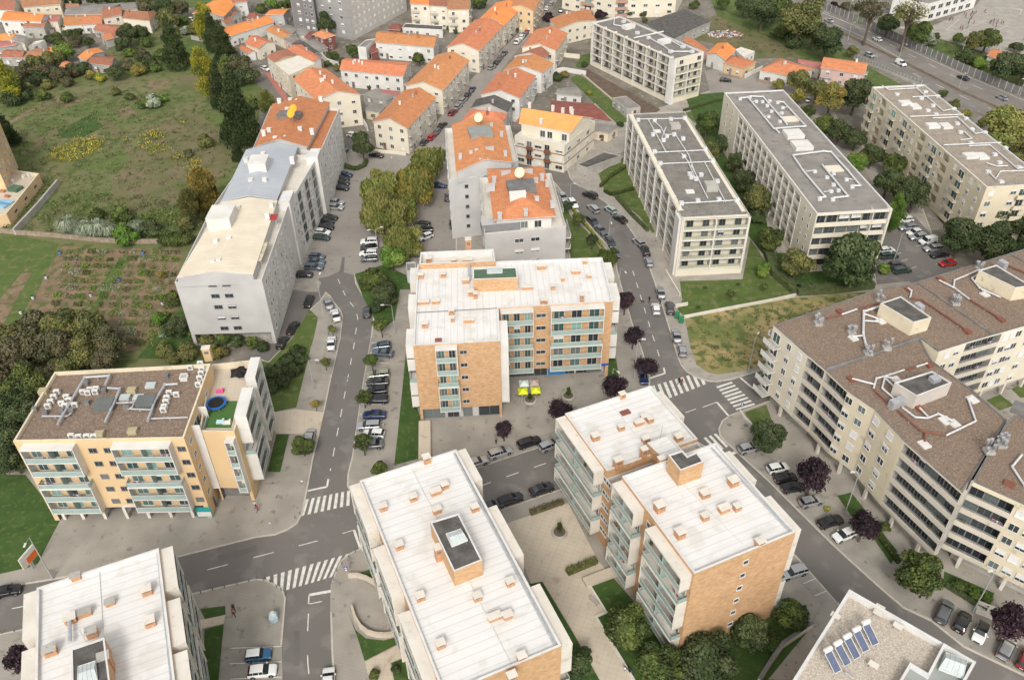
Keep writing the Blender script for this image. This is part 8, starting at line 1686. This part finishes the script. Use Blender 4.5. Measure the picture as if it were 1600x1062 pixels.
mb = MB(); mb.box((0, 0, .4), (1.8, .5, .08), CONC); mb.box((-.7, 0, 0), (.15, .45, .4), CONC); mb.box((.7, 0, 0), (.15, .45, .4), CONC); tag(link('stone_bench', mb.mesh('stone_bench'), None, W((928, 940), .13), R_(-50)), 'grey bench against the edging wall of the paved court', 'bench')
# entrance steps of the complex
mb = MB()
for k in range(6): mb.box((0, k * .32, 0), (4.2, .32, .15 * (k + 1)), CONCL)
tag(link('entrance_steps', mb.mesh('entrance_steps'), None, W((1548, 966), .13), R_(-30)), 'flight of pale stone steps up to the end block of the complex', 'steps')
def goal(label, p, rz):
    t = thing('goal_frame', label, 'goal', W(p, .05), rz); mb = MB(); mb.tube([(-1.8, 0, 0), (-1.8, 0, 2.1), (1.8, 0, 2.1), (1.8, 0, 0)], .06, WHITE, 6); link('frame', mb.mesh('frame'), t)
goal('white goal frame at the upper right of the school yard', tz(1520, 90), R_(-8))
jm = MB(); r = random.Random(5); jc = [REDR, CONCL, mat('junk_blue', (.1, .2, .35)), WHITE, TILEO, CONC]
for k in range(260):
    a = r.uniform(0, 6.28); q = r.random() ** .5; jm.box((math.cos(a) * q * 6.5, math.sin(a) * q * 4.5, 0), (r.uniform(.3, 1.6), r.uniform(.2, .9), r.uniform(.1, .5)), r.choice(jc), r.uniform(0, 3))
struct(link('scrap_heap', jm.mesh('scrap_heap'), None, W(T(2, 0)(1310, 215))), 'stuff', 'heap of coloured scrap and rubble on the vacant lot', 'scrap')
# ------------------------------------------------------------ people and a dog
def cloth(n, c): return mat('cloth_' + n, c)
CL = {'black': cloth('black', (.015, .015, .018)), 'red': cloth('red', (.45, .04, .04)), 'navy': cloth('navy', (.03, .05, .12)), 'white': cloth('white', (.65, .64, .62)), 'jeans': cloth('jeans', (.06, .09, .16)), 'grey': cloth('grey', (.2, .2, .2)), 'orange': cloth('orange', (.55, .16, .04))}
HAIR = mat('dark_hair', (.03, .02, .015))
def person_mesh(pose, top, bot):
    V = []; E = []; Rr = []; reg = []
    def v(p, r, par=None, g='s'):
        V.append(Vector(p)); Rr.append(r); reg.append(g)
        if par is not None: E.append((par, len(V) - 1))
        return len(V) - 1
    sw = .28 if pose == 'walk' else .05
    if pose == 'sit': hipz = .48
    else: hipz = .92
    dz = hipz - .92
    hip = v((0, 0, .92 + dz), .13, None, 'b'); ch = v((0, .02, 1.22 + dz), .14, hip, 't'); sh = v((0, 0, 1.42 + dz), .12, ch, 't'); nk = v((0, -.01, 1.52 + dz), .055, sh, 'k'); hd = v((0, -.03, 1.64 + dz), .095, nk, 'k'); v((0, -.02, 1.74 + dz), .07, hd, 'k'); v((0, -.135, 1.63 + dz), .016, hd, 'k')
    for s in (-1, 1):
        f = s * sw
        if pose == 'sit': kn = (s * .12, -.42, .5); an = (s * .12, -.45, .09)
        else: kn = (s * .1, -f * .55 - .03, .5); an = (s * .1, -f * 1.0 + (.08 if f < 0 else 0), .09)
        a_ = v((s * .1, 0, .86 + dz), .1, hip, 'b'); k_ = v(kn, .065, a_, 'b'); n_ = v(an, .045, k_, 'b'); v((an[0], an[1] - .15, .05), .04, n_, 'f')
        so_ = v((s * .19, 0, 1.42 + dz), .06, sh, 't'); e_ = v((s * .25, f * .35 + .02, 1.14 + dz), .042, so_, 't')
        w_ = v((s * .26, f * .8 - .08, .92 + dz), .028, e_, 'k' if pose != 'walk' else 't'); hn = v((s * .26, f * .9 - .11, .84 + dz), .03, w_, 'k')
        for j in range(4): v((s * .26 + (j - 1.5) * .006, f * .9 - .15 + j * .022, .75 + dz + abs(j - 1.4) * .01), .009, hn, 'k')
        v((s * .225, f * .9 - .16, .81 + dz), .01, hn, 'k')
    me = bpy.data.meshes.new('person'); me.from_pydata(V, E, []); o = bpy.data.objects.new('tmp', me); C.objects.link(o)
    md = o.modifiers.new('s', 'SKIN'); md.use_smooth_shade = True
    for i, sv in enumerate(me.skin_vertices[0].data): sv.radius = (Rr[i], Rr[i]); sv.use_root = (i == 0)
    o.modifiers.new('u', 'SUBSURF').levels = 1
    dg = bpy.context.evaluated_depsgraph_get(); dg.update(); m2 = bpy.data.meshes.new_from_object(o.evaluated_get(dg)); bpy.data.objects.remove(o)
    m2.materials.clear()
    for x in (CL[top], CL[bot], SKIN, BLACK): m2.materials.append(x)
    gi = {'t': 0, 's': 0, 'b': 1, 'k': 2, 'f': 3}
    for p in m2.polygons:
        c_ = p.center; k = min(range(len(V)), key=lambda i: (V[i] - c_).length - Rr[i]); p.material_index = gi[reg[k]]; p.use_smooth = True
    m2.name = 'person'; return m2
def hair_mesh(long):
    mb = MB(); 
    for k in range(6):
        t = k / 5; rr = .105 * math.sin(math.pi * (.12 + .5 * (1 - t)))
    mb.tube([(0, 0, 1.56 if not long else 1.46), (0, .01, 1.64), (0, 0, 1.70), (0, -.01, 1.75), (0, -.01, 1.775)], [.075, .105, .1, .07, .02], HAIR, 10); mb.v = [(x, max(y, -.055) + .012, z) for x, y, z in mb.v]
    return mb.mesh('hair', smooth=True)
def person(label, p, pose='stand', top='black', bot='jeans', rz=0, s=1.0, z=.12, group=None, long=False):
    o = link('person', cached(('per', pose, top, bot), lambda: person_mesh(pose, top, bot)), None, W(p, z), rz); o.scale = (s, s, s); tag(o, label, 'person', group)
    hm = link('hair', cached(('hair', long), lambda: hair_mesh(long)), o); 
    if pose == 'sit': hm.location = (0, 0, -.44)
person('person in black walking a dog across the curved street', d_(843, 835), 'walk', 'black', 'black', 2.2, z=.01); person('person in grey standing beside the parked cars on the curved street', d_(912, 842), 'stand', 'grey', 'black', 1)
person('person in dark clothes on the far zebra crossing, left of the pair', e_(1024, 275), 'walk', 'black', 'black', 1.8, z=.02); person('person in a red top on the far zebra crossing, right of the pair', e_(1042, 280), 'walk', 'red', 'jeans', 1.8, z=.02)
person('person in orange and dark clothes walking past the bottom left lawn', T(0, 3)(1440, 668), 'walk', 'orange', 'black', .5); person('person in black close behind the one in orange', T(0, 3)(1440, 635), 'walk', 'black', 'black', .5, long=True)
person('person with red shirt on the pavement by the ochre block corner, front one of two', (403, 799), 'walk', 'red', 'jeans', 2.5); person('person in white on the pavement by the ochre block corner, rear one of two', (400, 793), 'walk', 'white', 'black', 2.5)
person('person in white sitting on the edging wall of the lower court, left one', (975.5, 1048), 'sit', 'white', 'black', 2.2, z=.13); person('person in black sitting on the edging wall of the lower court, right one', (983, 1051), 'sit', 'black', 'jeans', 2.2, z=.13)
person('person in grey beside the young plum tree on the plaza', c(1475, 640), 'stand', 'grey', 'black', 0)
ks = [(1180, 180), (1193, 178), (1230, 152), (1262, 150), (1222, 182), (1120, 125), (1132, 128), (1215, 100), (1242, 105), (1262, 95), (1275, 88), (1330, 80), (1340, 82), (1370, 145), (1385, 138), (1381, 160), (1402, 155), (1442, 152), (1432, 147), (1397, 178), (1112, 132), (1205, 95), (1252, 88), (1192, 190), (1212, 112), (1236, 135), (1360, 150), (1569, 250), (1248, 120), (1410, 140)]
for k, (x, y) in enumerate(ks):
    person('pupil in dark and red clothes in the school yard crowd', tz(x, y), ['stand', 'walk'][k % 2], ['red', 'navy', 'black', 'white'][k % 4] if k % 4 != 3 else 'red', ['black', 'jeans'][k % 2], k * 1.1, .88, .04, 'pupils in the school yard')
# dog
mb = MB()
DG = mat('dog_fur', (.05, .035, .025))
mb.tube([(-.3, 0, .38), (-.22, 0, .42), (0, 0, .42), (.22, 0, .44), (.3, 0, .48)], [.05, .11, .11, .14, .09], DG, 10); mb.tube([(.28, 0, .48), (.38, 0, .6), (.5, 0, .6), (.6, 0, .57)], [.08, .08, .065, .03], DG, 8)
for x in (-.22, .22):
    for y in (-.07, .07): mb.tube([(x, y, .4), (x + (-.05 if x < 0 else .01), y, .22), (x, y, 0)], [.055, .035, .025], DG, 6)
mb.tube([(-.3, 0, .42), (-.45, 0, .55), (-.5, 0, .62)], [.03, .02, .01], DG, 6)
for y in (-.05, .05): mb.tube([(.4, y, .64), (.39, y * 1.4, .72)], [.03, .008], DG, 5)
tag(link('dog', mb.mesh('dog', smooth=True), None, W(d_(802, 836), .01), 2.6), 'small dark dog walking on the curved street beside its owner', 'dog')
# lane ribbons of the allotment: tool sheds and water butts
for k, (x, y, c_) in enumerate(((370, 540, 'blue'), (285, 690, 'pale'), (205, 815, 'pale'), (880, 540, 'blue'), (560, 800, 'pale'), (735, 705, 'blue'), (1000, 850, 'pale'), (130, 905, 'pale'))):
    mb = MB(); mb.tube([(0, 0, 0), (0, 0, .45), (0, 0, .9)], [.28, .32, .28], mat('butt_' + c_, (.08, .2, .4) if c_ == 'blue' else (.5, .52, .5)), 12); mb.tube([(0, 0, .9), (0, 0, .94)], .3, BLACK, 12)
    tag(link('water_butt', mb.mesh('water_butt'), None, W(T(0, 1)(x, y), .01)), f'{c_} water butt, {ORD[k]} counted in the allotments from the top left', 'water butt', 'water butts in the allotments')
bpy.context.view_layer.update()
